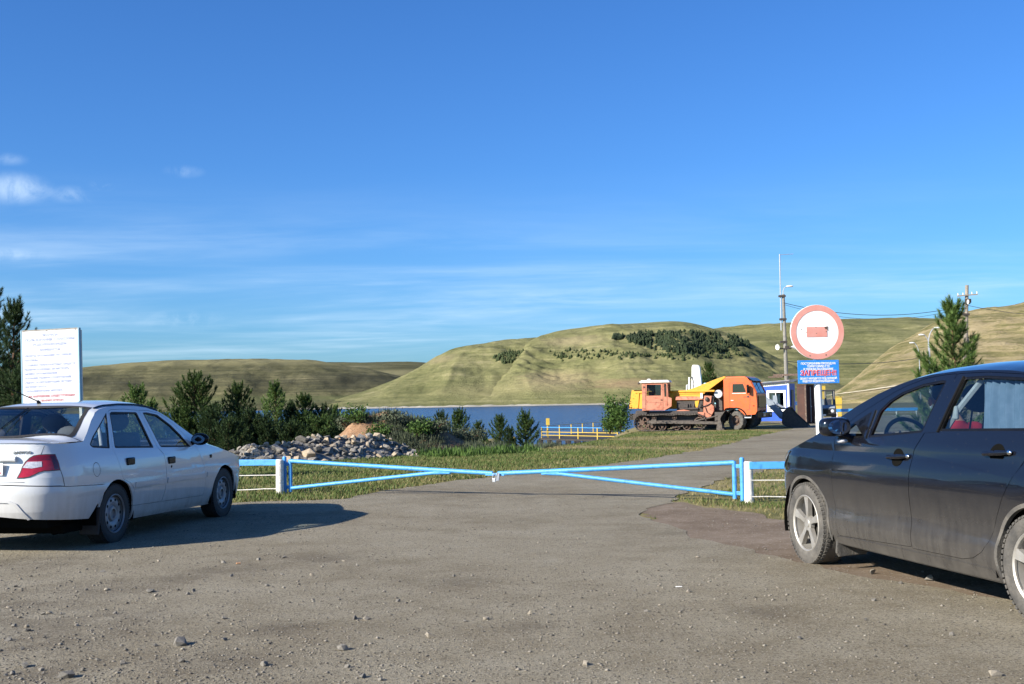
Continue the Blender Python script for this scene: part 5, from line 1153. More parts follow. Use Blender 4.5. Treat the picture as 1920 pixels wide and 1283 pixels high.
def dump_truck():
    P = at(1383, 803, 63.0); P.z = plateau(P.y)
    o = thing('dump_truck', 'orange cab dump truck with a yellow tipping body, parked behind the bulldozer', 'truck', P, R(-24))
    yo = 1.02                       # near wheel sits at local y=0, so the frame is shifted by yo
    Y = lambda v: v+yo
    cab = bpy.data.objects.new('cab', None); col.objects.link(cab); cab.parent = o
    side = [(-.66, 1.06), (.18, 1.06), (.45, .92), (.82, .93), (1.10, 1.02), (1.12, 1.42), (1.08, 1.98), (.78, 2.62), (.62, 2.82), (-.55, 2.82), (-.66, 2.74)]
    arch = [(-.66, 1.06), (-.60, 1.16), (-.36, 1.20), (-.05, 1.19), (.16, 1.06), (.32, .90), (.46, .78), (1.02, .82), (1.12, 1.0), (1.12, 1.42), (1.09, 1.95), (.80, 2.58), (.62, 2.80), (-.55, 2.80), (-.66, 2.72)]
    win = [(-.18, 2.00), (.52, 2.00), (.55, 2.06), (.40, 2.46), (-.16, 2.46)]
    for s in (1, -1):
        y0, y1 = Y(s*1.22), Y(s*1.16); m = MB(); lp = [arch, win]; flat = arch+win; tr = tessellate_polygon([[Vector((p[0], p[1], 0)) for p in l_] for l_ in lp]); n = len(flat)
        m.add([(p[0], y0, p[1]) for p in flat]+[(p[0], y1, p[1]) for p in flat], [list(t) for t in tr]+[[n+i for i in t] for t in tr])
        for l_ in lp: m.add([(p[0], y0, p[1]) for p in l_]+[(p[0], y1, p[1]) for p in l_], [[i, (i+1) % len(l_), len(l_)+(i+1) % len(l_), len(l_)+i] for i in range(len(l_))])
        m.build('side_wall', M_orange, cab)
        g = MB(); g.prism(win, Y(s*1.19), Y(s*1.185)); g.build('window', M_glass, cab)
        d = MB(); dl = [(-.34, 1.22), (-.36, 2.52), (.46, 2.52), (.78, 1.98), (.72, 1.10), (.40, 1.02)]
        for a, b in zip(dl, dl[1:]): d.tube([(a[0], Y(s*1.222), a[1]), (b[0], Y(s*1.222), b[1])], .008, 5)
        d.build('door_seam', M_rust, cab)
        sl = MB(); sl.box((.17, Y(s*1.225), 1.96), (.74, .02, .035)); sl.build('window_sill', M_roofw, cab)
        h = MB(); h.box((-.20, Y(s*1.235), 1.58), (.15, .03, .035)); h.build('door_handle', M_roofw, cab, bevel=.008)
        e = MB(); e.box((.50, Y(s*1.225), 1.755), (.20, .012, .03)); e.prism([(.56, 1.76), (.62, 1.80), (.72, 1.84), (.70, 1.78), (.74, 1.74), (.64, 1.72)], Y(s*1.222), Y(s*1.236)); e.build('emblem', M_ink, cab)
        r_ = MB(); r_.tube([(.62, Y(s*1.22), 2.36), (.70, Y(s*1.42), 2.42), (.70, Y(s*1.42), 1.95), (.62, Y(s*1.22), 1.92)], .015, 6); r_.box((.71, Y(s*1.43), 2.20), (.10, .20, .40)); r_.box((.71, Y(s*1.43), 2.02), (.10, .20, .12)); r_.build('door_mirror', M_trim, cab, bevel=.02)
        l_ = MB(); l_.box((.95, Y(s*1.225), 1.28), (.08, .02, .05)); l_.build('side_lamp', M_red, cab)
        fl = MB(); pts = [(.62*math.cos(R(a)), .50+.70*math.sin(R(a))) for a in range(20, 181, 10)]; pts2 = [(.55*math.cos(R(a)), .50+.63*math.sin(R(a))) for a in range(180, 19, -10)]
        fl.prism(pts+pts2, Y(s*.80), Y(s*1.235)); fl.build('mudguard', M_trim, cab)
    m = MB(); m.prism([(-.66, 2.66), (.70, 2.66), (.62, 2.80), (.50, 2.86), (-.50, 2.87), (-.66, 2.76)], Y(-1.18), Y(1.18)); m.build('roof', M_orange, cab, bevel=.05)
    m = MB(); m.prism([(-.60, 2.83), (.66, 2.80), (.92, 2.62), (.86, 2.58), (.60, 2.72), (-.60, 2.74)], Y(-1.10), Y(1.10)); m.build('sun_visor', M_trim, cab, bevel=.01)
    m = MB(); m.box((-.63, Y(0), 1.9), (.05, 2.3, 1.7)); m.build('rear_wall', M_orange, cab)
    m = MB(); m.add([(1.10, Y(-1.08), 1.97), (1.10, Y(1.08), 1.97), (.80, Y(1.04), 2.60), (.80, Y(-1.04), 2.60)], [(0, 1, 2, 3)]); m.build('windscreen', M_glass, cab)
    for y in (-1.14, 1.14, 0): m = MB(); m.tube([(1.10, Y(y), 1.95), (.79, Y(y*.98), 2.62)], .05 if y else .02, 8); m.build('pillar', M_orange if y else M_trim, cab, True)
    m = MB(); m.box((1.10, Y(0), 1.45), (.06, 2.36, .98)); m.build('front_panel', M_orange, cab, bevel=.03)
    m = MB(); m.box((1.145, Y(0), 1.48), (.03, 1.9, .66))
    for k in range(5): m.box((1.17, Y(0), 1.22+.12*k), (.03, 1.8, .03))
    m.build('grille', M_trim, cab)
    m = MB(); m.box((.1, Y(0), 1.35), (1.4, 2.1, .4)); m.box((.0, Y(-.5), 1.8), (.4, .5, .7)); m.box((.0, Y(.5), 1.8), (.4, .5, .7)); m.build('cab_interior', M_intblack, cab)
    m = MB(); m.box((1.28, Y(0), .78), (.30, 2.44, .30)); bp = m.build('bumper', M_trim, o, bevel=.03)
    for y in (-.95, -.70, .70, .95): k = MB(); k.lathe([(0, 1.445), (.085, 1.44), (.09, 1.42)], (0, Y(y), .78), 'x', 14); k.build('headlight', M_clear, bp, True)
    m = MB(); m.box((.62, Y(-1.20), .66), (.36, .10, .06)); m.tube([(.46, Y(-1.2), .9), (.46, Y(-1.2), .64), (.80, Y(-1.2), .64), (.80, Y(-1.2), .9)], .018, 6); m.build('step', M_galv, o)
    m = MB()
    for s in (1, -1): m.box((-2.2, Y(s*.42), .92), (6.8, .10, .22))
    m.box((-2.2, Y(0), .75), (.6, 1.6, .35)); m.box((-.9, Y(-.9), .72), (.6, .5, .5)); m.box((-1.05, Y(0), 1.5), (.35, 1.5, .9)); m.tube([(-.85, Y(-.55), 1.1), (-.85, Y(-.55), 2.25)], .10, 10); m.build('chassis', M_engine, o)
    m = MB(); m.lathe([(0, Y(-1.05)), (.22, Y(-1.05)), (.22, Y(-.75)), (0, Y(-.75))], (-1.0, 0, 1.95), 'y', 18); m.build('air_filter', M_galv, o, True)
    # tipping body with a canopy over the cab
    body = bpy.data.objects.new('tipping_body', None); col.objects.link(body); body.parent = o
    x0, x1 = -6.05, -1.30
    outer = [(x0, 1.22), (-2.4, 1.14), (-2.12, 1.24), (-1.96, 1.84), (-.66, 2.74), (-.50, 2.86), (-.62, 2.89), (-1.1, 2.74), (-2.45, 2.25), (-2.75, 2.18), (x0+.36, 2.18), (x0+.30, 2.25), (x0+.20, 2.25)]
    for s in (1, -1): m = MB(); m.prism(outer, Y(s*1.20), Y(s*1.13)); m.build('side_panel', M_yellow, body, bevel=.01)
    m = MB(); m.prism([(x0, 1.22), (-2.4, 1.14), (-2.12, 1.22), (-2.16, 1.30), (-2.4, 1.24), (x0+.05, 1.32)], Y(-1.13), Y(1.13)); m.build('floor', M_yellow, body)
    m = MB(); m.prism([(-2.14, 1.24), (-1.99, 1.84), (-2.20, 2.26), (-2.26, 2.24), (-2.05, 1.85), (-2.20, 1.26)], Y(-1.13), Y(1.13)); m.build('front_panel', M_rust, body)
    m = MB(); m.prism([(-2.45, 2.21), (-1.1, 2.70), (-.54, 2.83), (-.52, 2.86), (-1.1, 2.735), (-2.45, 2.245)], Y(-1.13), Y(1.13)); m.build('canopy', M_yellow, body)
    m = MB(); m.prism([(x0, 1.22), (x0+.20, 2.25), (x0+.27, 2.25), (x0+.07, 1.22)], Y(-1.13), Y(1.13)); m.build('tailgate', M_yellow, body)
    for s in (1, -1):
        for xr_ in (x0+.55, -4.6, -3.5): m = MB(); m.box((xr_, Y(s*1.22), 1.70), (.12, .06, .92), RY(R(6))); m.build('rib', M_yellow, body, bevel=.01)
        m = MB(); m.box((-3.4, Y(s*1.23), 2.12), (4.5, .07, .10)); m.build('top_rail', M_yellow, body, bevel=.015)
        m = MB(); m.box((-2.6, Y(s*1.225), 2.0), (1.8, .03, .04)); m.box((-3.5, Y(s*1.225), 1.86), (.04, .03, .30)); m.build('stiffener', M_yellow, body)
        m = MB(); m.box((-1.86, Y(s*1.26), 1.86), (.14, .08, .30)); m.build('lamp_bracket', M_roofw, body, bevel=.02)
        m = MB(); m.prism([(-3.18, 1.22), (-2.86, 1.22), (-2.93, 1.74), (-3.02, 1.80), (-3.11, 1.74)], Y(s*1.215), Y(s*1.222)); m.build('pocket', M_engine, body)
    for s in (1, -1):
        truck_wheel(o, 0, Y(s*1.02), .50, .32, R(-24)); truck_wheel(o, -3.3, Y(s*.92), .50, .55); truck_wheel(o, -4.65, Y(s*.92), .50, .55)
    return o
dump_truck()
def loader():
    P = at(1352, 800, 68.5); P.z = plateau(P.y)
    o = thing('backhoe_loader', 'pale blue tractor loader behind the dump truck, white boom raised, dark front bucket lowered', 'loader', P, R(-17))
    cab = bpy.data.objects.new('cab', None); col.objects.link(cab); cab.parent = o
    for x in (-.75, .55):
        for y in (-.7, .7): m = MB(); m.tube([(x, y, 1.1), (x*.94, y*.94, 2.55)], .05, 8); m.build('pillar', M_teal, cab, True)
    m = MB(); m.box((-.1, 0, 2.58), (1.5, 1.55, .12)); m.build('roof', M_teal, cab, bevel=.04)
    m = MB(); m.box((-.1, 0, 1.2), (1.35, 1.4, .55)); m.build('cab_base', M_teal, cab, bevel=.03)
    for y in (-.68, .68): m = MB(); m.add([(-.72, y, 1.48), (.52, y, 1.48), (.50, y*.96, 2.52), (-.70, y*.96, 2.52)], [(0, 1, 2, 3)]); m.build('window', M_glass, cab)
    m = MB(); m.add([(.54, -.66, 1.48), (.54, .66, 1.48), (.51, .62, 2.52), (.51, -.62, 2.52)], [(0, 1, 2, 3)]); m.build('windscreen', M_glass, cab)
    m = MB(); m.box((-.2, 0, 1.55), (.45, .5, .15)); m.box((-.42, 0, 1.85), (.12, .5, .6)); m.build('seat', M_engine, cab, bevel=.03)
    m = MB(); m.box((1.35, 0, 1.32), (1.7, .70, .62)); m.build('hood', M_teal, o, bevel=.08)
    m = MB(); m.box((.6, 0, .80), (3.6, .6, .42)); m.box((-1.15, 0, .9), (.4, 1.5, .9)); m.build('chassis', M_engine, o, bevel=.02)
    for s in (1, -1): truck_wheel(o, -.45, s*.95, .72, .42); truck_wheel(o, 1.75, s*.85, .50, .30)
    # raised rear boom: two white box sections folded upright, with a ram
    m = MB(); m.prism([(-1.72, 1.0), (-1.22, 1.0), (-1.02, 2.2), (-1.14, 3.60), (-1.22, 3.70), (-1.54, 3.72), (-1.60, 3.6), (-1.66, 2.2)], -.20, .20); bm_ = m.build('boom', M_boomw, o, bevel=.03)
    m = MB(); m.prism([(-2.00, 1.3), (-1.84, 1.3), (-1.80, 2.45), (-1.88, 2.6), (-1.96, 2.45)], -.10, .10); m.build('dipper', M_boomw, bm_, bevel=.02)
    m = MB(); m.tube([(-1.78, -.15, 2.0), (-1.76, -.15, 3.0)], .055, 8); m.tube([(-1.94, -.15, 1.7), (-1.92, -.15, 2.55)], .045, 8); m.build('ram', M_boomw, bm_, True)
    m = MB(); m.tube([(-1.72, -.19, 2.9), (-1.60, -.24, 3.02), (-1.50, -.2, 2.6), (-1.62, -.22, 2.1)], .02, 6); m.build('hose', M_rub, bm_, True)
    m = MB(); m.prism([(-2.3, .6), (-1.7, .55), (-1.75, 1.3), (-2.2, 1.35)], -.35, .35); m.build('rear_bucket', M_rust, bm_, bevel=.02)
    # loader arms and bucket
    arms = bpy.data.objects.new('loader_arms', None); col.objects.link(arms); arms.parent = o
    for s in (1, -1):
        m = MB(); pts = [(.55, 1.35), (.60, 1.75), (1.3, 1.80), (2.6, 1.74), (3.05, 1.50), (3.75, .55), (3.62, .42), (3.40, .52), (2.75, 1.30), (2.4, 1.46), (1.2, 1.5)]
        m.prism(pts, s*.62, s*.52); m.build('arm', M_greyv, arms, bevel=.015)
        m = MB(); m.tube([(2.75, s*.40, 1.62), (3.72, s*.40, 1.05)], .05, 8); m.tube([(1.0, s*.57, .95), (2.4, s*.57, 1.45)], .05, 8); m.build('ram', M_galv, arms, True)
        m = MB(); m.prism([(3.02, 1.20), (3.26, 1.20), (3.20, 1.82), (3.06, 1.84)], s*.50, s*.42); m.build('link', M_greyv, arms)
    m = MB(); m.prism([(3.55, .25), (3.62, .9), (3.95, 1.18), (4.05, 1.16), (3.78, .86), (3.72, .34), (3.98, .12), (5.0, .06), (5.0, .0), (3.86, .0)], -1.1, 1.1); bk = m.build('bucket', M_engine, arms)
    for s in (1, -1): m = MB(); m.prism([(3.6, .2), (3.64, .9), (3.97, 1.17), (4.30, .75), (5.0, .08), (5.0, 0), (3.86, 0)], s*1.12, s*1.09); m.build('bucket_side', M_engine, bk)
    m = MB(); m.prism([(2.75, 1.1), (2.95, 1.05), (2.92, 1.55), (2.80, 1.72), (2.72, 1.5)], -.28, -.10); m.build('lamp_cover', M_boomw, arms, bevel=.03)
    return o
loader()

# ================================================================== HUT, CONTAINER, VAN, YARD
def hut():
    Yd = 84.0; A = at(1422, 780, Yd+.6); B = at(1479, 780, Yd-.3); rz = math.atan2(B.y-A.y, B.x-A.x); w = (B-A).length
    base = Vector((A.x, A.y, plateau(A.y))); o = thing('site_hut', 'blue clad site hut with a white framed window and a low corrugated roof', 'hut', base, rz)
    S_ = FPX/Yd; Z = lambda py, px: at(px, py, Yd).z-base.z
    zl, zr_ = Z(723.5, 1425), Z(719, 1479); dp = 2.5
    wx = lambda px: (px-1422)/57*w
    w0, w1, wz0, wz1 = wx(1443.5), wx(1470.5), Z(768, 1457), Z(736.5, 1457)
    pts = [(0, 0), (w, 0), (w, zr_), (0, zl)]; hole = [(w0, wz0), (w1, wz0), (w1, wz1), (w0, wz1)]
    tr = tessellate_polygon([[Vector((p[0], p[1], 0)) for p in pts], [Vector((p[0], p[1], 0)) for p in hole]]); fl = pts+hole
    m = MB(); m.add([(p[0], 0, p[1]) for p in fl]+[(p[0], .06, p[1]) for p in fl], [list(t) for t in tr]+[[8+i for i in t] for t in tr])
    n = 26
    for k in range(n):
        x = w*(k+.5)/n
        if w0-.05 < x < w1+.05:
            for z0, z1 in ((.02, wz0-.03), (wz1+.03, zl+(zr_-zl)*x/w-.02)): m.box((x, -.008, (z0+z1)/2), (w/n*.45, .02, z1-z0))
        else: m.box((x, -.008, (zl+(zr_-zl)*x/w)/2), (w/n*.45, .02, zl+(zr_-zl)*x/w-.03))
    m.box((w-.03, dp/2, zr_/2), (.06, dp, zr_)); m.box((.03, dp/2, zl/2), (.06, dp, zl)); m.box((w/2, dp, zl/2), (w, .06, zl)); wl = m.build('wall', M_hutblue, o)
    tw = wx(1443.5)-wx(1439); f = MB()
    f.box(((w0+w1)/2, -.045, wz1+tw/2), (w1-w0+2*tw, .04, tw)); f.box(((w0+w1)/2, -.045, wz0-tw/2), (w1-w0+2*tw, .04, tw)); f.box((w0-tw/2, -.045, (wz0+wz1)/2), (tw, .04, wz1-wz0)); f.box((w1+tw/2, -.045, (wz0+wz1)/2), (tw, .04, wz1-wz0)); wi = f.build('window', M_hutwhite, o)
    g = MB(); g.box(((w0+w1)/2, .03, (wz0+wz1)/2), (w1-w0, .008, wz1-wz0)); g.build('pane', M_glass, wi)
    f = MB(); f.box(((w0+w1)/2-.05, .0, (wz0+wz1)/2), (.04, .04, wz1-wz0)); f.build('glazing_bar', M_hutwhite, wi)
    for a, b in ((w0+.03, w0+(w1-w0)*.36), (w0+(w1-w0)*.46, w0+(w1-w0)*.72)):
        c = MB(); c.grid(lambda u, v: (a+(b-a)*u, .12+.02*math.sin(u*30), wz1-(wz1-wz0)*.95*v), 24, 3); c.build('curtain', M_signw, wi, True, recalc=False)
    t = MB(); t.box((w+.02, -.03, zr_/2), (.13, .10, zr_+.05)); t.build('corner_board', M_hutwhite, o)
    t = MB(); t.add([(-.05, -.05, zl-.10), (w+.1, -.05, zr_-.10), (w+.1, -.05, zr_+.03), (-.05, -.05, zl+.03), (-.05, -.01, zl-.10), (w+.1, -.01, zr_-.10), (w+.1, -.01, zr_+.03), (-.05, -.01, zl+.03)], [(0, 1, 2, 3), (4, 7, 6, 5), (0, 4, 5, 1), (3, 2, 6, 7)]); t.build('eaves_board', M_hutwhite, o)
    r_ = MB(); nn = 60
    def RP(u, v): x = -.25+(w+.7)*u; return (x, -.22+(dp+.5)*v, zl+(zr_-zl)*x/w+.06+.26*v+.018*math.sin(u*nn*2))
    r_.grid(RP, nn*4, 2); r_.build('roof', M_roofcor, o, recalc=False)
    r_ = MB(); r_.box((w*.45, -.24, zl+.17+.1), (w*1.25, .03, .07), RY(-math.atan2(zr_-zl, w))); r_.build('roof_edge', M_roofcor, o)
    d = MB(); d.box((w+.035, dp*.55, zr_*.42), (.04, .8, zr_*.82)); d.build('door', M_ink, o)
    st = MB(); st.box((w*.75, dp+.6, zr_+.66), (w*1.0, .6, .14)); st.box((w*.35, dp+.4, zr_+.52), (w*.5, .5, .10)); st.build('roof_beam', M_rust, o)
hut()
def container():
    P = at(1519, 788, 74.5); P.z = plateau(P.y); o = thing('steel_container', 'rust brown corrugated steel store standing between the blue hut and the sign pole', 'container', P, R(52)); w, h, d = 1.15, 2.45, .55
    m = MB(); n = 60
    m.grid(lambda u, v: (-w/2+w*u, .03*(1 if (int(u*n) % 4 < 2) else -1), .1+(h-.1)*v), n, 1)
    m.box((0, d/2+.04, h/2), (w-.02, d, h-.06)); m.build('wall', M_brown, o)
    m = MB(); m.box((0, d/2, h+.02), (w+.1, d+.15, .08)); m.build('roof', M_brown, o)
    for x in (-w/2, w/2): m = MB(); m.box((x, 0, h/2), (.09, .10, h)); m.build('corner_post', M_rust, o)
    m = MB(); m.box((.05, -.05, h/2), (.03, .04, h-.2)); m.box((.10, -.06, 1.1), (.12, .04, .06)); m.build('door_bar', M_galv, o)
container()
def van():
    P = at(1541, 784, 76); P.z = plateau(P.y); o = thing('dark_van', 'dark boxy off road wagon seen from the front behind the sign pole', 'van', P, R(-104))
    # local x forward (towards us)
    w = .90; m = MB(); m.prism([(-3.6, .45), (.78, .45), (.86, .62), (.84, .92), (.72, 1.02), (-.12, 1.14), (-.20, 1.12), (-3.6, 1.12)], -w, w); b = m.build('body', M_ink, o, bevel=.05)
    m = MB(); m.prism([(.84, .96), (.70, 1.05), (-.12, 1.17), (-.12, 1.14), (.70, 1.01), (.80, .93)], -w*.92, w*.92); m.build('hood', M_greyv, o, bevel=.01)
    for y in (-w+.05, -.28, .28, w-.05):
        k = MB(); k.tube([(-.15, y, 1.12), (-.50, y*.95, 2.05)], .055, 8); k.build('pillar', M_ink, o, True)
    for y in (-w+.05, w-.05):
        for x in (-1.4, -2.5, -3.5): k = MB(); k.tube([(x, y, 1.10), (x, y*.96, 2.06)], .06, 6); k.build('pillar', M_ink, o, True)
    m = MB(); m.box((-2.05, 0, 2.10), (3.2, w*1.94, .10)); m.build('roof', M_ink, o, bevel=.03)
    m = MB(); m.add([(-.14, -w+.06, 1.14), (-.14, w-.06, 1.14), (-.48, w-.10, 2.04), (-.48, -w+.10, 2.04)], [(0, 1, 2, 3)]); m.build('windscreen', M_glassw, o)
    m = MB(); m.box((.87, 0, .76), (.03, 1.1, .22)); m.build('grille', M_trim, o)
    m = MB(); m.box((.92, 0, .52), (.14, w*2.02, .16)); bm_ = m.build('bumper', M_trim, o, bevel=.02)
    m = MB(); m.box((.995, 0, .53), (.01, .5, .10)); m.build('license_plate', M_plate, bm_)
    for y in (-.66, .66): k = MB(); k.lathe([(0, .90), (.10, .885), (.11, .86)], (0, y, .78), 'x', 16); k.build('headlight', M_clear, o, True)
    for x in (.05, -2.7):
        for s in (1, -1): truck_wheel(o, x, s*.78, .36, .24)
    for y in (-.4, .4): k = MB(); k.box((-1.1, y, 1.25), (.15, .45, .55)); k.build('seat', M_engine, o, bevel=.05)
van()
def yellow_bin():
    P = at(1570, 771, 93); P.z = plateau(P.y); o = thing('yellow_bin', 'yellow metal bin standing behind the dark wagon by the far blue fence', 'bin', P, R(-8)); h = at(1570, 744.5, 93).z-P.z
    m = MB(); m.prism([(-.30, .1), (.30, .1), (.36, h-.06), (-.34, h-.02)], -.3, .3); m.build('body', M_yel, o, bevel=.02)
    m = MB(); m.box((0, 0, h), (.76, .68, .06)); m.build('lid', M_yel, o, bevel=.01)
    m = MB(); m.box((0, -.315, h*.62), (.66, .03, .04)); m.build('band', M_rust, o)
    for x in (-.24, .24): m = MB(); m.tube([(x, -.2, 0), (x, -.2, .14)], .03, 6); m.build('foot', M_rust, o)
    P = at(1544, 772, 98); P.z = plateau(P.y); o = thing('yellow_board', 'yellow board on a post seen through the windows of the dark wagon', 'board', P, 0)
    m = MB(); m.box((0, -.04, at(1544, 736, 98).z-P.z), (.40, .04, 1.1)); m.build('panel', M_yel, o); m = MB(); m.tube([(0, 0, -.1), (0, 0, 1.9)], .04, 8); m.build('post', M_galv, o)
yellow_bin()
a = gp(1567, 774.5); a = at(1567, 772, 92); a.z = plateau(a.y); bq = at(1720, 764, 92.5); bq.z = plateau(bq.y)
fence('low_fence', 'far blue plank fence at the foot of the sandy hill', a, bq, list(np.linspace(.1, (bq-a).length-.1, 5)), .62, rail_h=.24)

# ------------------------------------------------------------------ poles, lamps and wires
def concrete_pole():
    Yd = 88.5; P = at(1477, 770, Yd); P.z = plateau(P.y); o = thing('utility_pole', 'concrete pole with a lamp, loudspeakers and a tall white aerial mast, behind the blue hut', 'utility pole', P, R(0))
    T = at(1468.5, 552, Yd)-P; h = T.z; lx = T.x
    q = lambda z: lx*z/h
    m = MB(); m.tube([(0, 0, -.3), (lx, T.y, h)], [.17, .11], 10); m.build('pole', M_concrete, o, True)
    mz = at(1461, 477, Yd).z-P.z; mx_ = at(1461.5, 477, Yd).x-P.x; m0 = at(1464.5, 620, Yd)-P
    m = MB(); m.tube([(m0.x, -.05, m0.z), (mx_, -.05, mz)], .048, 8); ms = m.build('aerial_mast', M_galv, o, True)
    m = MB(); m.tube([(mx_-.05, -.05, mz-.05), (mx_+1.05, -.05, mz)], .022, 6); m.tube([(mx_+.1, -.25, mz-.05), (mx_+.1, .2, mz-.05)], .012, 5); m.tube([(mx_+.6, -.2, mz-.02), (mx_+.6, .15, mz-.02)], .012, 5); m.build('aerial', M_galv, ms)
    for zz in (.80, .985, .62):
        m = MB(); m.box((q(h*zz)-.1, -.02, h*zz), (.5, .32, .14)); m.build('clamp', M_engine, o)
    m = MB(); pts = [(q(h)-.0, 0, h-.4), (q(h)-.0, 0, h+.25), (q(h)+.10, -.02, h+.50), (q(h)+.35, -.04, h+.60)]; m.tube(pts, .035, 8); la = m.build('lamp_arm', M_galv, o, True)
    m = MB(); m.ball((q(h)+.50, -.05, h+.60), (.28, .11, .075), 14, 8); m.build('lamp_head', M_roofw, la, True)
    zs = at(1473, 651, Yd).z-P.z
    for sx in (-1, 1):
        m = MB(); m.lathe([(.05, 0), (.10, .12), (.20, .26), (.22, .27)], (0, 0, 0), 'y', 14); me = m.mesh('loudspeaker', True)
        me.transform(Matrix.Translation((q(zs)+sx*.42, -.12, zs)) @ Matrix.Rotation(R(90 if sx > 0 else -60), 4, 'Z') @ Matrix.Rotation(R(180), 4, 'Z')); link('loudspeaker', me, M_boomw if sx < 0 else M_galv, o)
    m = MB(); m.box((q(zs), -.12, zs-.12), (.9, .10, .08)); m.box((q(zs)+.1, -.2, zs-.05), (.3, .2, .25)); m.build('bracket', M_engine, o)
    return P, Vector((lx, T.y, h))
CP, CT = concrete_pole()
def timber_pole():
    Yd = 92; P = at(1807, 770, Yd); P.z = plateau(P.y); T = at(1813, 535, Yd)-P; h = T.z; o = thing('utility_pole', 'weathered timber pole with a crossarm and insulators rising behind the right hand pine', 'utility pole', P, 0)
    q = lambda z: T.x*z/h
    m = MB(); m.tube([(0, 0, -.3), (T.x, 0, h)], [.20, .13], 10); m.build('pole', M_wood, o, True)
    zc = at(1813, 554, Yd).z-P.z; m = MB(); m.box((q(zc), -.17, zc), (1.62, .10, .09), RY(R(-4))); ca = m.build('crossarm', M_wood, o)
    for x in (-.75, -.35, .35, .75): m = MB(); m.lathe([(.02, -.02), (.05, .04), (.03, .12), (.045, .16), (0, .19)], (q(zc)+x, -.17, zc+.05+x*.07), 'z', 10); m.build('insulator', M_pole, ca, True)
    z2 = at(1812, 566, Yd).z-P.z; m = MB(); m.box((q(z2), -.2, z2), (.36, .22, .42)); m.box((q(z2)+.22, -.2, z2+.05), (.12, .12, .3)); m.build('junction_box', M_engine, o)
    m = MB(); m.ball((q(z2), -.32, z2-.05), (.10, .08, .2), 10, 8); m.build('insulator', M_roofw, o, True)
    z3 = at(1811, 590, Yd).z-P.z; m = MB(); m.box((q(z3)-.05, -.1, z3), (.45, .34, .16)); m.build('clamp', M_engine, o); m = MB(); m.ball((q(z3)-.38, -.15, z3+.15), (.12, .1, .1), 10, 8); m.tube([(q(z3), -.1, z3), (q(z3)-.35, -.15, z3+.1)], .02, 6); m.build('yard_lamp', M_roofw, o, True)
    m = MB(); m.tube([(1.4, .4, -.2), (q(h*.62)+.1, .1, h*.62)], .12, 8); m.build('stay_pole', M_wood, o, True)
    return P, T
TP, TT = timber_pole()
def wire(label, A, B, sag, r=.022):
    m = MB(); n = 28; m.tube([A.lerp(B, i/n)-Vector((0, 0, sag*4*(i/n)*(1-i/n))) for i in range(n+1)], r, 5, False)
    tag(m.build('power_line', M_wire, None, True), label, 'power line', 'overhead power lines')
wire('bundled power line sagging from the concrete pole to the timber pole, upper one', CP+Vector((CT.x*.93, -.1, CT.z*.93)), at(1811, 573, 91.8), .85)
wire('thin second power line just under the bundled one', CP+Vector((CT.x*.92, .1, CT.z*.92)), at(1811, 576, 91.8), 1.05, .014)
wire('power line leaving the timber pole toward the right edge', at(1815, 573, 91.8), at(2080, 592, 80), .35)
wire('low cable from the concrete pole toward the street lamps', CP+Vector((CT.x*.55, 0, at(1475, 678, 88.5).z-CP.z)), at(1745, 667, 135), .5, .03)
def street_lamp(label, px_b, px_a, py_top, hx, hy, Yd, two=False):
    P = at(px_b, 765, Yd); P.z = plateau(P.y); o = thing('street_lamp', label, 'street lamp', P, 0, 'street lamps on the dam road')
    sc = Yd/FPX; hz = at(px_b, py_top+26, Yd).z-P.z; hd = at(hx, hy, Yd)-P
    m = MB(); m.tube([(0, 0, -.2), (0, 0, hz)], [.085, .055], 8); m.build('pole', M_galv, o, True)
    m = MB(); pts = []
    for i in range(9): a = math.pi/2*i/8; pts.append((hd.x*.86*(1-math.cos(a)), 0, hz+(hd.z-hz)*math.sin(a)))
    m.tube(pts, .05, 8); ar = m.build('arm', M_galv, o, True)
    m = MB(); m.ball((hd.x, 0, hd.z), (.36, .16, .10), 14, 8); m.build('lamp_head', M_pole, ar, True)
street_lamp('curved arm street lamp, the nearest of three and half behind the pine', 1747, 1740, 628, 1728, 628, 128)
street_lamp('curved arm street lamp, the lowest and leftmost of the three', 1727, 1720, 643, 1710, 643, 150)
street_lamp('street lamp with its arm turned to the right, beside the pine', 1745, 1750, 620, 1757, 615, 118)
def hill_path():
    m = MB(); f = HS['sandy_hill']; V = []
    for px, py in [(1545+4*i, 743.5-.10*4*i-.0002*(4*i)**2) for i in range(46)]:
        a, b = 0.0, 1.0
        for _ in range(16):
            t = (a+b)/2; d = f(px, t)-CC; y = 641.5-FPX*d.dot(CU)/d.dot(CF)
            if y > py: a = t
            else: b = t
        V.append((f(px, t), f(px, min(1, t+.006+.004*mnoise.noise((px*.07, 0, 0))))))
    vs = []; fs = []
    for p, q in V: vs += [p+Vector((0, -.4, .25)), q+Vector((0, -.4, .35))]
    for i in range(len(V)-1): fs.append((2*i, 2*i+2, 2*i+3, 2*i+1))
    m.add(vs, fs); tag(m.build('hill_path', mat('pale path', (.50, .44, .33), (.36, .32, .22), .3, .95), recalc=False), kind='structure')
hill_path()

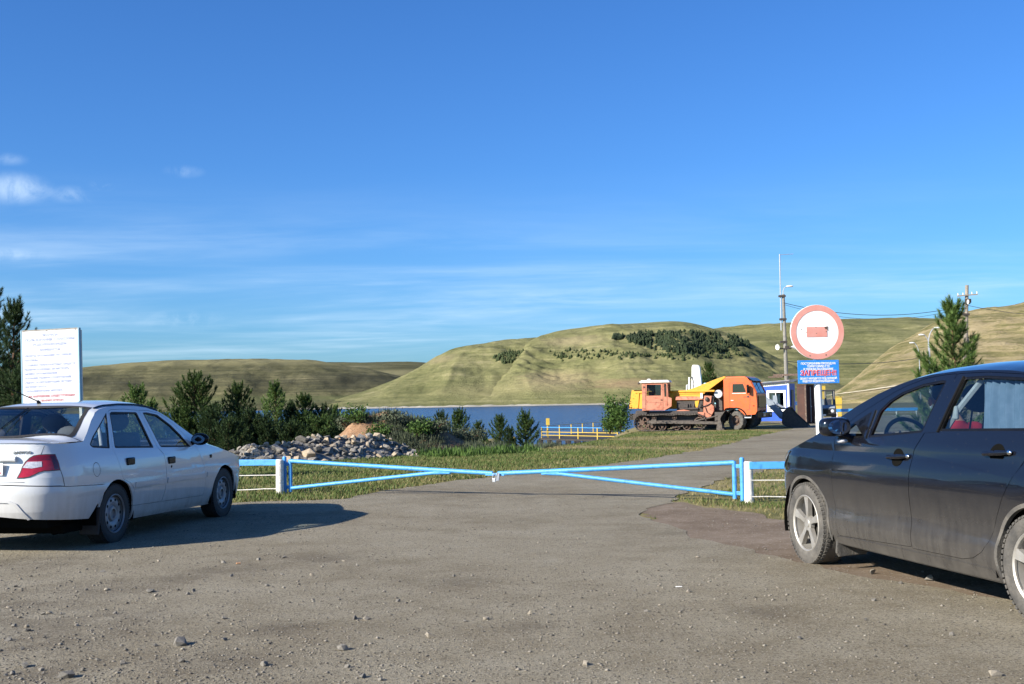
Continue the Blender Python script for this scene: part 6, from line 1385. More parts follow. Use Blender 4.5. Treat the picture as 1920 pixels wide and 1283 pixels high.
# ================================================================== VEGETATION
def needle_mat(name, c1, c2, c3):
    m = bpy.data.materials.new(name); m.use_nodes = True; n = m.node_tree.nodes; l = m.node_tree.links; b = n['Principled BSDF']; b.inputs['Roughness'].default_value = .7; b.inputs['Specular IOR Level'].default_value = .25
    g = n.new('ShaderNodeNewGeometry'); rp = n.new('ShaderNodeValToRGB'); l.new(g.outputs['Random Per Island'], rp.inputs[0]); e = rp.color_ramp.elements
    e[0].color = (*c1, 1); e[1].color = (*c3, 1); q = e.new(.5); q.color = (*c2, 1)
    l.new(rp.outputs[0], b.inputs['Base Color'])
    tr = n.new('ShaderNodeBsdfTranslucent'); l.new(rp.outputs[0], tr.inputs[0]); mx = n.new('ShaderNodeMixShader'); mx.inputs[0].default_value = .22
    l.new(b.outputs[0], mx.inputs[1]); l.new(tr.outputs[0], mx.inputs[2]); l.new(mx.outputs[0], n['Material Output'].inputs[0]); return m
M_needle = needle_mat('pine needles', (.028, .056, .014), (.055, .098, .022), (.095, .145, .036))
M_needle_dark = needle_mat('dark pine needles', (.018, .038, .013), (.032, .060, .018), (.056, .088, .027))
M_needle_light = needle_mat('light pine needles', (.052, .102, .022), (.10, .168, .038), (.165, .235, .065))
M_leaf = needle_mat('shrub leaves', (.028, .062, .012), (.055, .105, .02), (.10, .165, .035))
M_sage = needle_mat('grey green weeds', (.045, .062, .035), (.075, .092, .055), (.12, .135, .08))
M_grass = needle_mat('grass blades', (.050, .085, .018), (.082, .118, .028), (.135, .155, .050))
M_drygrass = needle_mat('dry grass blades', (.125, .118, .042), (.20, .172, .070), (.29, .245, .115))
def brush(V, Fc, p, d, ln, nl, n, rg, wid=.010):
    """a shoot: needles standing out all round a short twig from p along d"""
    d = d.normalized(); up = Vector((0, 0, 1)) if abs(d.z) < .9 else Vector((1, 0, 0)); a = d.cross(up).normalized(); b = a.cross(d)
    for i in range(n):
        t = rg.random(); th = rg.random()*2*math.pi; q = p+d*(ln*t); r = a*math.cos(th)+b*math.sin(th)
        nd = (r*(.95-.45*t)+d*(.55+.5*t)).normalized(); L_ = nl*rg.uniform(.7, 1.1); sd_ = nd.cross(d); sd_ = (sd_.normalized() if sd_.length > .01 else a)*wid*rg.uniform(.7, 1.3)
        k = len(V); V.append(q-sd_); V.append(q+sd_); V.append(q+nd*L_); Fc.append((k, k+1, k+2))
def pine_meshes(h, w, seed, dens=1.0, nl=.085, whorl=.30, lean=0, sparse=1.0, base=.04, wid=.010, tip=.30):
    rg = random.Random(seed); V = []; Fc = []; T = MB()
    top = Vector((lean*h*.05, 0, h)); trunk = lambda z: Vector((lean*h*.05*(z/h)**2+.012*h*mnoise.noise((z*1.3, seed, 0)), .012*h*mnoise.noise((seed, z*1.3, 5)), z))
    T.tube([trunk(h*i/10) for i in range(11)], [max(.006, .022*h*(1-i/10.4)) for i in range(11)], 7)
    z = h*base; first = True
    while z < h-.18:
        f = z/h; env = w*.72*(max(.06, (1-f)**.82))*(.72+.28*min(1, f/.16)); nb = rg.choice((5, 6, 6, 7)); a0 = rg.random()*6.28
        for k in range(nb):
            if rg.random() > sparse: continue
            a = a0+2*math.pi*k/nb+rg.uniform(-.35, .35); L_ = env*rg.uniform(.72, 1.18); rise = rg.uniform(.12, .42)+f*.8
            p0 = trunk(z+rg.uniform(-.08, .08)); pts = [p0]
            n = max(3, int(L_/.16)); dr = Vector((math.cos(a), math.sin(a), rise)).normalized()
            for i in range(n):
                dr = (dr+Vector((0, 0, .10))+Vector((rg.uniform(-.1, .1), rg.uniform(-.1, .1), rg.uniform(-.05, .05)))).normalized(); pts.append(pts[-1]+dr*(L_/n))
            T.tube(pts, [max(.004, .010*h*.35*(1-i/(n+.3))) for i in range(n+1)], 4, False)
            for i in range(1, n+1):
                dd = pts[i]-pts[i-1]
                brush(V, Fc, pts[i-1], dd, dd.length*1.05, nl, int(20*dens), rg, wid)
                if i < n+1 and i >= 1:
                    for s in (1, -1):
                        if rg.random() < .85:
                            ax = Vector((0, 0, 1)); sd_ = dd.cross(ax).normalized()*s; td = (dd.normalized()*.8+sd_*rg.uniform(.6, 1.1)+Vector((0, 0, rg.uniform(.15, .6)))); ln = L_*rg.uniform(.16, .34)*(1.15-.6*i/n)+.05
                            brush(V, Fc, pts[i], td, ln, nl, int(26*dens*max(.6, ln/.2)), rg, wid)
            brush(V, Fc, pts[-1], pts[-1]-pts[-2]+Vector((0, 0, .12)), .17, nl, int(34*dens), rg, wid)
        z += whorl*rg.uniform(.75, 1.15)*(1.0-.15*f)
    # leader and candles
    brush(V, Fc, trunk(h-.55) if h > 1 else trunk(h*.6), Vector((0, 0, 1)), .55 if h > 1 else h*.4, nl, int(110*dens), rg, wid)
    for k in range(5):
        a = rg.random()*6.28; brush(V, Fc, trunk(h-.42), Vector((math.cos(a)*.55, math.sin(a)*.55, 1)), tip, nl, int(50*dens), rg, wid)
    Vn = np.array([tuple(v) for v in V]); return T, fast_mesh('crown', Vn, np.array(Fc))
PINES = {}
def pine(label, P, h, w, seed, m=None, group=None, rz=0, **k):
    key = (seed,)
    if key not in PINES: T, cm = pine_meshes(h, w, seed, **k); PINES[key] = (T.mesh('trunk', True), cm, h)
    tm, cm, h0 = PINES[key]; s = h/h0
    o = thing('pine_tree', label, 'tree', P, rz, group); o.scale = (s, s, s)
    m = m or M_needle
    for name, me, mt in (('trunk', tm, M_bark), ('crown', cm, m)):
        if not me.materials: me.materials.append(mt)
        c = bpy.data.objects.new(name, me); col.objects.link(c); c.parent = o
        if me.materials[0] != mt: c.material_slots[0].link = 'OBJECT'; c.material_slots[0].material = mt
    return o
def tree_at(px, ytop, Y):             # ground point below a tree top seen at a pixel, and the tree's height
    t = at(px, ytop, Y); z = H(t.x, t.y); return Vector((t.x, t.y, z-.03)), t.z-z
gP = 'young pines along the lake bank'
for i, (px, yt, Y, wf, seed, m, lb) in enumerate((
    (365, 694, 40, .62, 31, M_needle, 'tallest young pine of the bank row, wide and bushy, above the white car bonnet'),
    (446, 718, 41, .60, 32, M_needle, 'dense young pine with a narrow pointed top, second to the right of the tall one'),
    (516, 714, 43, .50, 33, M_needle_light, 'lighter green open young pine with bare lower stem'),
    (572, 738, 44, .62, 34, M_needle, 'round bushy young pine just left of the earth mound'),
    (546, 752, 42, .42, 35, M_needle_dark, 'small dark young pine squeezed between the lighter pine and the round one'),
    (402, 766, 38, .85, 36, M_needle_dark, 'low dark spreading pine filling the gap beside the tallest pine'),
    (470, 772, 39, .9, 36, M_needle_dark, 'low dark spreading pine below the dense pointed one'),
    (256, 722, 44, .42, 32, M_needle_light, 'pine top showing over the white car roof, taller of two'),
    (283, 748, 46, .40, 33, M_needle_light, 'small pine tip showing over the white car windscreen'),
    (338, 770, 39.5, .9, 36, M_needle, 'low spreading pine left of the tallest pine, just above the white car door'),
    (500, 786, 38.5, .95, 36, M_needle_dark, 'low dark bushy pine behind the left end of the rock heap'),
    (545, 796, 38, .95, 37, M_needle_dark, 'low dark bushy pine behind the middle of the rock heap'),
    (598, 786, 39, .95, 37, M_needle, 'low green bushy pine between the round pine and the earth mound'),
    (562, 778, 42, .95, 36, M_needle, 'low green pine between two taller ones left of the mound'),
    (640, 786, 41, .95, 37, M_needle_dark, 'low dark pine tucked against the left foot of the mound'),
    (612, 766, 44, .8, 36, M_needle_dark, 'dark low pine behind the left foot of the mound'),
    (428, 790, 36.5, .95, 37, M_needle_dark, 'low dark bushy pine right above the white car wing mirror'),
    (628, 758, 47, .55, 33, M_needle_light, 'thin sparse young pine at the left foot of the earth mound'))):
    P, h = tree_at(px, yt, Y); pine(lb, P, h, h*wf*1.2, seed, m, gP, rz=i*1.3, dens=1.15 if seed != 33 else .9, sparse=1 if seed != 33 else .9, nl=.10, wid=.012)
gS = 'small pines right of the earth mound'
for i, (px, yt, Y, seed, m, lb) in enumerate((
    (826, 772, 46, 41, M_needle_dark, 'small dark pine leaning on the right side of the earth mound'),
    (860, 766, 44, 42, M_needle, 'broad small pine in front of the water, first clear of the mound'),
    (897, 790, 45, 41, M_needle, 'smallest pine of the bank, thin, between two broader ones'),
    (936, 778, 43, 42, M_needle, 'broad bushy small pine in the middle of the lake view'),
    (985, 770, 42.5, 43, M_needle, 'pine just left of the yellow jetty railing'),
    (955, 800, 42, 42, M_needle_dark, 'tiny pine at the right foot of the bushy one'))):
    P, h = tree_at(px, yt, Y); pine(lb, P, h, h*.66, seed, m, gS, rz=i*2.1, nl=.085, whorl=.22, wid=.011, dens=1.1)
P, h = tree_at(1784, 562, 25.5); pine('big bright young pine rising behind the roof of the black car', P, h, 1.95, 51, M_needle_light, None, 0, dens=2.1, sparse=.88, nl=.125, whorl=.27, wid=.0065, tip=.45)
P, h = tree_at(-24, 531, 25); pine('dark tall pine at the left edge behind the rules board', P, h, 2.5, 52, M_needle_dark, None, 0, dens=1.6, nl=.10, wid=.006)
P, h = tree_at(26, 560, 24); pine('dark pine close to the left side of the rules board, shorter', P, h, 1.7, 53, M_needle_dark, None, 0, dens=1.6, nl=.10, wid=.006)
P, h = tree_at(40, 690, 23.2); pine('low dark pine under the rules board at the left edge', P, h, 1.7, 54, M_needle_dark, None, 0, dens=1.4, nl=.10, wid=.007)
P, h = tree_at(1328, 681, 74); pine('pine top showing between the loader boom and the dump truck cab', P, h, 2.2, 55, M_needle, None, 0, dens=.8, nl=.16, wid=.016)

def leaf_bush(name, label, P, r, h, n, m, seed, leaf=.055, group=None, cat='shrub', parent=None):
    rg = np.random.default_rng(seed); V = []; Fc = []; T = MB(); o = thing(name, label, cat, P, 0, group)
    rr = random.Random(seed); tips = []
    for k in range(9):
        a = rr.random()*6.28; rad = r*rr.uniform(.3, .95); tp = Vector((rad*math.cos(a), rad*math.sin(a), h*rr.uniform(.5, 1.0)*(1-.35*rad/r))); T.tube([(0, 0, -.05), tp*.5+Vector((0, 0, h*.1)), tp], [.03*h*.5, .014, .004], 5); tips.append(tp)
        tips.append(tp*.6+Vector((rr.uniform(-.2, .2)*r, rr.uniform(-.2, .2)*r, 0)))
    T.build('stem', M_bark, o, True)
    c = np.array([tuple(tips[i % len(tips)]) for i in range(n)]); pts = c+rg.normal(0, 1, (n, 3))*np.array([r*.22, r*.22, h*.13]); pts[:, 2] = np.abs(pts[:, 2])
    d = rg.normal(0, 1, (n, 3)); d /= np.linalg.norm(d, axis=1)[:, None]; e = np.cross(d, rg.normal(0, 1, (n, 3))); e /= np.linalg.norm(e, axis=1)[:, None]; L_ = leaf*rg.uniform(.6, 1.3, (n, 1))
    Vn = np.stack([pts-d*L_, pts+e*L_*.45, pts+d*L_, pts-e*L_*.45], 1).reshape(-1, 3); link('foliage', fast_mesh('foliage', Vn, np.arange(4*n).reshape(-1, 4)), m, o); return o
P = gp(1168, 812); P.y += 1.2; leaf_bush('leafy_bush', 'bright green leafy bush at the rear of the bulldozer', P, .85, 2.1, 3200, M_leaf, 61, .075)
P = gp(1146, 812); leaf_bush('leafy_bush', 'lower green bush spilling left from the bush behind the bulldozer', P+Vector((0, 1, -.1)), .7, 1.1, 1400, M_leaf, 62, .07)

# ------------------------------------------------------------------ earth mound with weeds
MC = at(705, 800, 36.0); MC.z = H(MC.x, MC.y)
def mound_z(x, y):
    dx, dy = x-MC.x, y-MC.y
    rx = 3.6 if dx > 0 else 2.0
    q = (abs(dx)/rx)**2.0+(dy/2.6)**2
    if q >= 1.15: return None
    z = 1.66*max(0, 1-q**.75*.98)+.16*mnoise.fractal((x*1.1, y*1.1, 2), 1, 2, 4)*(1-min(1, q))+.05*mnoise.noise((x*5, y*5, 1))*(1-min(1, q)); return z
def mound():
    mb = MB(); n = 90
    def P(u, v):
        x = MC.x-3.2+7.8*u; y = MC.y-3.2+6.4*v; z = mound_z(x, y); return (x, y, H(x, y)+(z if z is not None else 0)-.06)
    mb.grid(P, n, n); m = ground_mat('orange clay', [(.36, (.15, .085, .045)), (.47, (.25, .145, .08)), (.56, (.33, .20, .115)), (.66, (.40, .28, .18))], .9, 4, 22, 1.0, 18, speck=[(30, .6, (.38, .27, .18)), (22, .7, (.18, .11, .07))])
    tag(mb.build('earth_mound', m, None, True, recalc=False, angle=80), kind='structure')
mound()
def scatter_weeds(name, label, pts, hts, m, blades, seed, w=.012, spread=.5):
    rg = np.random.default_rng(seed); n = len(pts)*blades
    b = np.repeat(np.array(pts), blades, 0)+rg.normal(0, 1, (n, 3))*np.array([.09, .09, 0])*spread/.5; hh = np.repeat(np.array(hts), blades)*rg.uniform(.45, 1.1, n)
    a = rg.uniform(0, 2*np.pi, n); ln = rg.uniform(.1, .7, n)*spread; dv = np.stack([np.cos(a)*ln, np.sin(a)*ln, np.ones(n)], 1); dv /= np.linalg.norm(dv, axis=1)[:, None]; b0 = b+dv*(hh*rg.uniform(0, .55, n))[:, None]*np.array([1, 1, 1])
    s = np.stack([-np.sin(a), np.cos(a), np.zeros(n)], 1)*w*rg.uniform(.6, 1.5, (n, 1)); L_ = (hh*.5)[:, None]
    V = np.stack([b0-s, b0+s, b0+dv*L_*.6+s*.8, b0+dv*L_], 1).reshape(-1, 3)
    tag(link(name, fast_mesh(name, V, np.arange(4*n).reshape(-1, 4)), m), label, 'weeds', kind='stuff')
random.seed(99); wp = []; wh = []
while len(wp) < 260:
    x = MC.x+random.uniform(-1.5, 3.6); y = MC.y+random.uniform(-2.6, .8); z = mound_z(x, y)
    if z is None: continue
    dx = x-MC.x
    if dx < .5 and z < 1.35 and random.random() < .96: continue          # the bare clay flank on the left
    if mnoise.noise((x*.9, y*.9, 4)) < -.05: continue
    wp.append((x, y, H(x, y)+z-.08)); wh.append(random.uniform(.14, .36))
scatter_weeds('mound_weeds', 'grey green weeds growing over the top and right flank of the earth mound', wp, wh, M_sage, 70, 5, .009, .8)
wp = []; wh = []
while len(wp) < 300:
    px = random.uniform(770, 1045); Y = random.uniform(33.5, 41); t = at(px, 800, Y); d = crest_d(t.x, t.y)
    if d < .3 or mnoise.noise((t.x*.7, t.y*.7, 8)) < -.12: continue
    wp.append((t.x, t.y, H(t.x, t.y)-.03)); wh.append(random.uniform(.22, .58)*(1 if px < 950 else .6))
scatter_weeds('bank_weeds', 'tall grey green weeds along the bank between the mound and the jetty', wp, wh, M_sage, 70, 6, .010, .7)
wp = []; wh = []
while len(wp) < 200:
    px = random.uniform(770, 1000); Y = random.uniform(30, 37); t = at(px, 800, Y)
    if crest_d(t.x, t.y) < -1.6 or mnoise.noise((t.x*.8, t.y*.8, 12)) < 0: continue
    wp.append((t.x, t.y, H(t.x, t.y)-.03)); wh.append(random.uniform(.12, .34))
scatter_weeds('green_weeds', 'green leafy weeds in front of the mound beside the rock heap', wp, wh, M_leaf, 50, 9, .016, .8)

for i, (px, Y, r, h, m, lb) in enumerate(((672, 35.2, .42, .55, M_leaf, 'low green shrub near the top of the clay face of the mound'), (745, 35.0, .55, .60, M_sage, 'grey green shrub on the middle of the mound slope'), (782, 34.6, .60, .65, M_leaf, 'green shrub on the right slope of the mound'),
        (712, 34.4, .38, .42, M_leaf, 'small green shrub right of the bare clay face'), (815, 34.8, .55, .60, M_sage, 'grey green shrub at the right foot of the mound'), (650, 35.6, .35, .45, M_sage, 'small grey shrub on the left shoulder of the mound'), (880, 36.0, .60, .55, M_sage, 'spreading grey green shrub on the bank between the small pines'), (760, 33.6, .5, .4, M_leaf, 'low green shrub at the foot of the mound above the rubble'))):
    t = at(px, 800, Y); z = mound_z(t.x, t.y); P = Vector((t.x, t.y, H(t.x, t.y)+(z or 0)-.08)); leaf_bush('low_shrub', lb, P, r, h, 900, m, 200+i, .045, 'low shrubs on and around the earth mound')

# ------------------------------------------------------------------ rubble heap: every rock its own object
M_rock = [mat('grey rubble', (.29, .265, .225), (.18, .165, .14), 3.5, .9, bump=.6, bscale=14, c3=(.36, .33, .28), s3=5), mat('dark rubble', (.14, .13, .115), (.09, .084, .075), 3, .9, bump=.6, bscale=14, c3=(.22, .20, .17), s3=6), mat('buff rubble', (.40, .32, .22), (.30, .24, .17), 3, .9, bump=.6, bscale=14, c3=(.44, .38, .29), s3=5)]
def rock_mesh(seed, flat=.7):
    rg = random.Random(seed); bm = bmesh.new()
    for _ in range(13):
        v = Vector((rg.gauss(0, 1), rg.gauss(0, 1), rg.gauss(0, 1))).normalized(); v = Vector((v.x*rg.uniform(.75, 1), v.y*rg.uniform(.6, .85), v.z*rg.uniform(.45, flat))); bm.verts.new(v)
    r = bmesh.ops.convex_hull(bm, input=bm.verts); bmesh.ops.delete(bm, geom=[g for g in r['geom_interior'] if isinstance(g, bmesh.types.BMVert)], context='VERTS')
    bmesh.ops.bevel(bm, geom=bm.edges[:], offset=.012, segments=1, affect='EDGES')
    me = bpy.data.meshes.new('rock'); bm.to_mesh(me); bm.free(); return me
RM = [rock_mesh(100+i) for i in range(14)]
for me in RM: me.materials.append(M_rock[0])
def put_rock(P, s, i, label, cat, group, mt, rot=None, name='rock'):
    o = bpy.data.objects.new(name, RM[i % len(RM)]); col.objects.link(o); o.location = P; o.scale = (s*random.uniform(.85, 1.15), s*random.uniform(.85, 1.15), s*random.uniform(.8, 1.1)); o.rotation_euler = rot or (random.uniform(-.5, .5), random.uniform(-.5, .5), random.uniform(0, 6.28))
    o.material_slots[0].link = 'OBJECT'; o.material_slots[0].material = mt; return tag(o, label, cat, group)
random.seed(17)
heap_top = [(418, 852), (440, 840), (470, 832), (520, 830), (560, 821), (590, 815), (640, 818), (680, 815), (720, 815), (750, 828), (775, 844), (790, 854)]
heap_bot = [(418, 868), (500, 872), (560, 868), (640, 864), (700, 860), (760, 856), (790, 857)]
RL = {0: 'grey angular boulder lying in the rubble heap behind the left gate leaf', 1: 'dark angular boulder lying in the rubble heap behind the left gate leaf', 2: 'buff coloured angular boulder lying in the rubble heap behind the left gate leaf'}
cnt = 0; done = []
core = MB()
def corept(u, v):
    px = 420+368*u; t = interp(heap_top, px); b_ = interp(heap_bot, px); P0 = gp(px, b_+1); Y0 = P0.y; k = v
    if v <= .5: q = v/.5; p = at(px, b_+(t+5-b_)*q, Y0+1.3*q); p.z = max(p.z, H(p.x, p.y)); return p+Vector((0, 0, .07*mnoise.noise((px*.09, v*9, 1))))
    q = (v-.5)/.5; p = at(px, t+5, Y0+1.3); p.y += 1.5*q; p.z = p.z+(H(p.x, p.y)-.2-p.z)*q; return p
core.grid(corept, 90, 20); tag(core.build('rubble_base', ground_mat('rubble fines', [(.36, (.09, .085, .078)), (.5, (.19, .18, .165)), (.64, (.34, .32, .28))], 2, 7, 30, 1.0, 14, speck=[(7, .4, (.32, .30, .27)), (12, .5, (.10, .095, .09))]), None, True, recalc=False), 'loose broken stone filling the rubble heap between its boulders', 'rubble', kind='stuff')
while cnt < 285:
    px = random.uniform(424, 786); t = interp(heap_top, px); b_ = interp(heap_bot, px); f = random.random(); Y0 = gp(px, b_+1).y
    P = at(px, b_+(t+2-b_)*f, Y0+1.25*f); s = random.choice((.07, .09, .11, .13, .15, .18, .22, .27))*random.uniform(.8, 1.15)
    if px > 700: s *= .72
    if any((P-q).length < (s+r)*.56 for q, r in done): cnt += .12; continue
    done.append((P, s)); ty = random.choices((0, 1, 2), (5, 3, 3))[0]; put_rock(P, s, random.randrange(14), RL[ty], 'rock', ('grey', 'dark', 'buff')[ty]+' boulders of the rubble heap', M_rock[ty]); cnt += 1

# ------------------------------------------------------------------ jetty
def jetty():
    A = at(1010, 821, 92); o = thing('jetty', 'timber jetty on dark piles with yellow posts and a pale blue handrail reaching from the bank', 'jetty', (A.x, A.y, WATER_Z), 0)
    o['label'] = 'timber jetty on dark piles with yellow posts and a pale blue handrail'
    rel = lambda p: Vector((p.x-A.x, p.y-A.y, p.z-WATER_Z))
    zd = .74; Bp = at(1158, 815, 85); Cp = at(1150, 806, 112); Dp = at(1026, 815, 97)
    c = [rel(p) for p in (A, Bp, Cp, Dp)]
    for v in c: v.z = zd
    m = MB(); m.add([v-Vector((0, 0, .13)) for v in c]+c, [(0, 1, 2, 3), (4, 7, 6, 5), (0, 4, 5, 1), (1, 5, 6, 2), (2, 6, 7, 3), (3, 7, 4, 0)]); m.build('deck', M_deck, o)
    def pil(a, b, n, y=0):
        for i in range(n): p = a.lerp(b, (i+.15)/n); m = MB(); m.box((p.x, p.y, zd*.5-.85), (.30, .30, zd+1.4)); m.build('pile', M_deck, o, bevel=.03)
    pil(c[0]+Vector((.1, .2, 0)), c[1], 8); pil(c[3], c[2], 8)
    def rails(a, b, n, blue, hts, r):
        for i in range(n): p = a.lerp(b, i/(n-1)); m = MB(); m.tube([(p.x, p.y, zd-.05), (p.x, p.y, zd+.86)], .055, 6); m.build('railing_post', M_yel, o, True)
        for z in hts: m = MB(); m.tube([a+Vector((0, 0, z)), b+Vector((0, 0, z))], r, 6); m.build('handrail', M_blue if (blue and z > .8) else M_yel, o, True)
    rails(c[0]+Vector((.25, 0, 0)), c[1], 5, True, (.86, .50, .25), .030); rails(c[3], c[2], 7, False, (.86, .46), .020)
    rails(c[0]+Vector((.25, 0, 0)), c[3], 2, True, (.86,), .03)
    e = rel(at(1176, 812, 78)); m = MB(); m.tube([c[1]+Vector((0, 0, .86)), e], .035, 6); m.build('handrail', M_blue, o, True)
    k = MB(); p = c[0]+Vector((.75, .3, 0)); k.tube([(p.x, p.y, zd), (p.x, p.y, zd+1.1)], .05, 6); b = k.build('sign_post', M_yel, o, True)
    k = MB(); k.box((p.x, p.y-.06, zd+1.28), (.28, .06, .55)); k.build('yellow_panel', M_yel, b, bevel=.01)
    k = MB(); k.tube([(-1.9, 1.5, -.6), (-1.9, 1.5, .85)], .07, 6); k.build('mooring_post', M_yel, o, True)
jetty()

# ------------------------------------------------------------------ grass and gravel
def grass(name, label, n, region, hgt, m, seed, w=.006, accept=None):
    rg = np.random.default_rng(seed); X = []; Yv = []; need = n
    while need > 0:
        x = rg.uniform(region[0], region[1], need*2+500); r = rg.random(need*2+500); y = region[2]*(region[3]/region[2])**r        # denser toward the eye
        ok = ~inside_np(road_poly, x, y) & ~inside_np(dirt_poly, x, y) & accept(x, y); X.append(x[ok]); Yv.append(y[ok]); need -= int(ok.sum())
        if ok.sum() == 0: break
    x = np.concatenate(X)[:n]; y = np.concatenate(Yv)[:n]; n = len(x)
    zz = np.array([H(float(a), float(b)) for a, b in zip(x, y)]); cl = np.array([mnoise.noise((float(a)*1.1, float(b)*1.1, seed)) for a, b in zip(x, y)])
    h = hgt*rg.uniform(.4, 1.25, n)*(1+.55*cl); a = rg.uniform(0, 2*np.pi, n); ln = rg.uniform(.05, .75, n); base = np.stack([x, y, zz-.01], 1); dv = np.stack([np.cos(a)*ln*h, np.sin(a)*ln*h, h], 1)
    ww = w*.58*(1+y/22)[:, None]; s = np.stack([-np.sin(a), np.cos(a), np.zeros(n)], 1)*ww*rg.uniform(.7, 1.4, (n, 1))
    V = np.stack([base-s, base+s, base+dv*.55*np.array([.6, .6, 1])+s*.8, base+dv], 1).reshape(-1, 3)
    tag(link(name, fast_mesh(name, V, np.arange(4*n).reshape(-1, 4)), m), label, 'grass', kind='stuff')
def nz2(x, y, s, o): return np.array([mnoise.noise((float(a)*s, float(b)*s, o)) for a, b in zip(x, y)])
left = lambda x, y: (x < .42*(y-14)-1.5) & (x > -14)
grass('lush_grass', 'lush green grass behind the left gate leaf and low fence', 60000, (-9, 3.5, 15.6, 32), .070, M_grass, 71, accept=lambda x, y: (x < -.6+.25*(y-20)) & (y > 15.6))
grass('bank_grass', 'mixed green grass on the slope beyond the gate', 46000, (-5, 12, 22, 62), .06, M_grass, 72, .007, accept=lambda x, y: (x < .45*(y-16)) & (nz2(x, y, .25, 3) > -.12))
grass('dry_bank_grass', 'straw coloured dry grass in patches on the slope beyond the gate', 34000, (-3, 13, 17, 62), .05, M_drygrass, 73, .006, accept=lambda x, y: (x < .45*(y-14)+1) & (nz2(x, y, .25, 3) < .12))
grass('verge_grass', 'dry yellow grass on the verge around the right gate post', 26000, (1.5, 12, 11.8, 30), .055, M_drygrass, 74, .005, accept=lambda x, y: (x > 1.5))
grass('green_verge_grass', 'green grass tufts on the verge around the right gate post', 18000, (1.5, 12, 11.8, 30), .06, M_grass, 75, .005, accept=lambda x, y: (x > 1.5) & (nz2(x, y, .9, 6) > .0))
grass('straw_grass', 'dry straw mixed through the grass behind the left gate leaf', 14000, (-9, 3.5, 15.4, 30), .07, M_drygrass, 77, .005, accept=lambda x, y: (x < -.3+.3*(y-20)) & (nz2(x, y, .8, 9) > -.1))
grass('edge_grass', 'thin ragged dry grass along the edge of the gravel by the left post', 9000, (-9, 1, 15.3, 21), .04, M_drygrass, 76, .005, accept=lambda x, y: x < 1)

M_stone = [mat('gravel stone', (.235, .21, .17), (.17, .15, .12), 30, .9), mat('dark gravel stone', (.13, .115, .092), (.09, .08, .066), 30, .9), mat('pale gravel stone', (.29, .265, .21), (.23, .21, .165), 30, .9)]
M_loose = [mat('loose grey stone', (.24, .22, .185), (.16, .145, .12), 9, .9, bump=.5, bscale=40), mat('loose dark stone', (.15, .138, .118), (.10, .09, .075), 9, .9, bump=.5, bscale=40), mat('loose buff stone', (.33, .29, .225), (.25, .215, .165), 9, .9, bump=.5, bscale=40)]
def gravel():
    """loose chippings too many to count: one object per tone"""
    for ty, (n, seed, m) in enumerate(((16000, 81, M_stone[0]), (15000, 82, M_stone[1]), (2600, 83, M_stone[2]))):
        rg = np.random.default_rng(seed); r = rg.random(n*3); y = 3.6*(17/3.6)**r; x = rg.uniform(-1, 1, n*3)*(.55*y+.8)
        dens = np.clip(.35-.10*x/1.0+.5*nz2(x, y, .45, 20+ty), .10, 1)*np.where(y < 9, 1, .55); ok = (inside_np(road_poly, x, y) | inside_np(dirt_poly, x, y)) & (rg.random(n*3) < dens); x, y = x[ok][:n], y[ok][:n]; k = len(x)
        s = np.clip(rg.lognormal(-5.25, .46, k), .0028, .017)
        ico = np.array([(0, 0, .75), (.9, 0, .1), (.28, .86, .15), (-.73, .53, .05), (-.73, -.53, .12), (.28, -.86, .1), (0, 0, -.4)]); f = [(0, 1, 2), (0, 2, 3), (0, 3, 4), (0, 4, 5), (0, 5, 1), (6, 2, 1), (6, 3, 2), (6, 4, 3), (6, 5, 4), (6, 1, 5)]
        a = rg.uniform(0, 6.28, k); V = np.repeat(ico[None], k, 0)*rg.uniform(.7, 1.3, (k, 7, 3)); c, sn = np.cos(a)[:, None], np.sin(a)[:, None]
        Vx = (V[:, :, 0]*c-V[:, :, 1]*sn)*s[:, None]+x[:, None]; Vy = (V[:, :, 0]*sn+V[:, :, 1]*c)*s[:, None]*.85+y[:, None]; Vz = V[:, :, 2]*s[:, None]*.8+.009+s[:, None]*.12
        Fa = (np.array(f)[None]+np.arange(k)[:, None, None]*7).reshape(-1, 3)
        tag(link('loose_gravel', fast_mesh('loose_gravel', np.stack([Vx, Vy, Vz], 2).reshape(-1, 3), Fa), m), ('grey brown chippings strewn over the gravel lot', 'dark chippings strewn over the gravel lot', 'pale chippings strewn over the gravel lot')[ty], 'gravel', kind='stuff')
gravel()
random.seed(5)
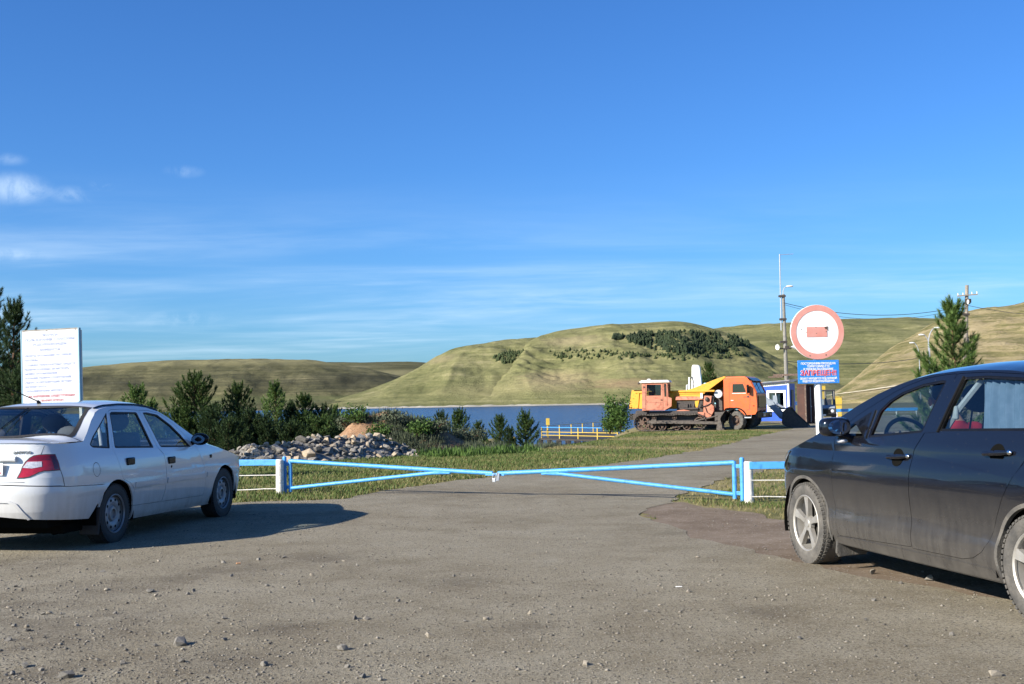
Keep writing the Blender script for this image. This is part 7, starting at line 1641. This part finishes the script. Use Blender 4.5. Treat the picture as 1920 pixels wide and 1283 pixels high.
big = [(338, 1213, .055, 'largest dark stone on the gravel at lower left'), (643, 1222, .042, 'rounded stone at the bottom, left of the centre line'), (810, 1197, .045, 'flat buff stone with a shadow, near the bottom centre'), (281, 1113, .040, 'lone pale grey stone below the white car shadow'),
       (126, 1274, .050, 'dark stone at the very bottom left corner'), (665, 1164, .028, 'dark upright stone of a close pair at mid gravel'), (688, 1165, .028, 'pale stone of a close pair at mid gravel'), (494, 1252, .034, 'stone near the bottom edge between two larger ones'), (46, 1254, .036, 'stone at the far left of the gravel'),
       (1308, 1048, .026, 'pale stone alone on the right half of the gravel'), (1866, 1272, .040, 'pale stone at the bottom right corner'), (1637, 1078, .040, 'upright pale stone on the earth beside the black car'), (1742, 1090, .048, 'flat grey stone on the earth under the black car sill'), (1098, 1250, .030, 'stone pair member at the bottom, right of centre')]
for i, (px, py, s, lb) in enumerate(big): P = gp(px, py); P.z += .009+s*.25; put_rock(P, s, i, lb, 'stone', None, M_loose[(0, 0, 2, 0, 1, 1, 2, 0, 0, 2, 2, 2, 0, 2)[i]], (random.uniform(-.2, .2), random.uniform(-.2, .2), random.uniform(0, 6)), 'stone')
for i in range(90):
    px = random.uniform(5, 1000)*random.uniform(.3, 1) if i < 68 else random.uniform(900, 1880); py = random.uniform(1040, 1280); P = gp(px, py)
    if not inside(road_poly, P.x, P.y): continue
    s = random.uniform(.012, .028); P.z += .009+s*.25; put_rock(P, s, i, 'small loose stone lying on the gravel lot', 'stone', 'small stones scattered on the gravel', M_loose[random.choice((0, 0, 1, 2))], None, 'stone')
P = gp(1273, 1104.5); o = thing('paper_scrap', 'thin white scrap of litter on the gravel right of centre', 'litter', P+Vector((0, 0, .012)), R(8)); m = MB(); m.box((0, 0, .004), (.045, .010, .006)); m.build('scrap', M_stick, o, bevel=.002)
P = gp(447, 1060.5); o = thing('paper_scrap', 'small orange scrap of litter beside the dark hollow in the gravel', 'litter', P+Vector((0, 0, .012)), R(30)); m = MB(); m.box((0, 0, .006), (.035, .016, .009)); m.build('scrap', M_orangelit, o, bevel=.002)
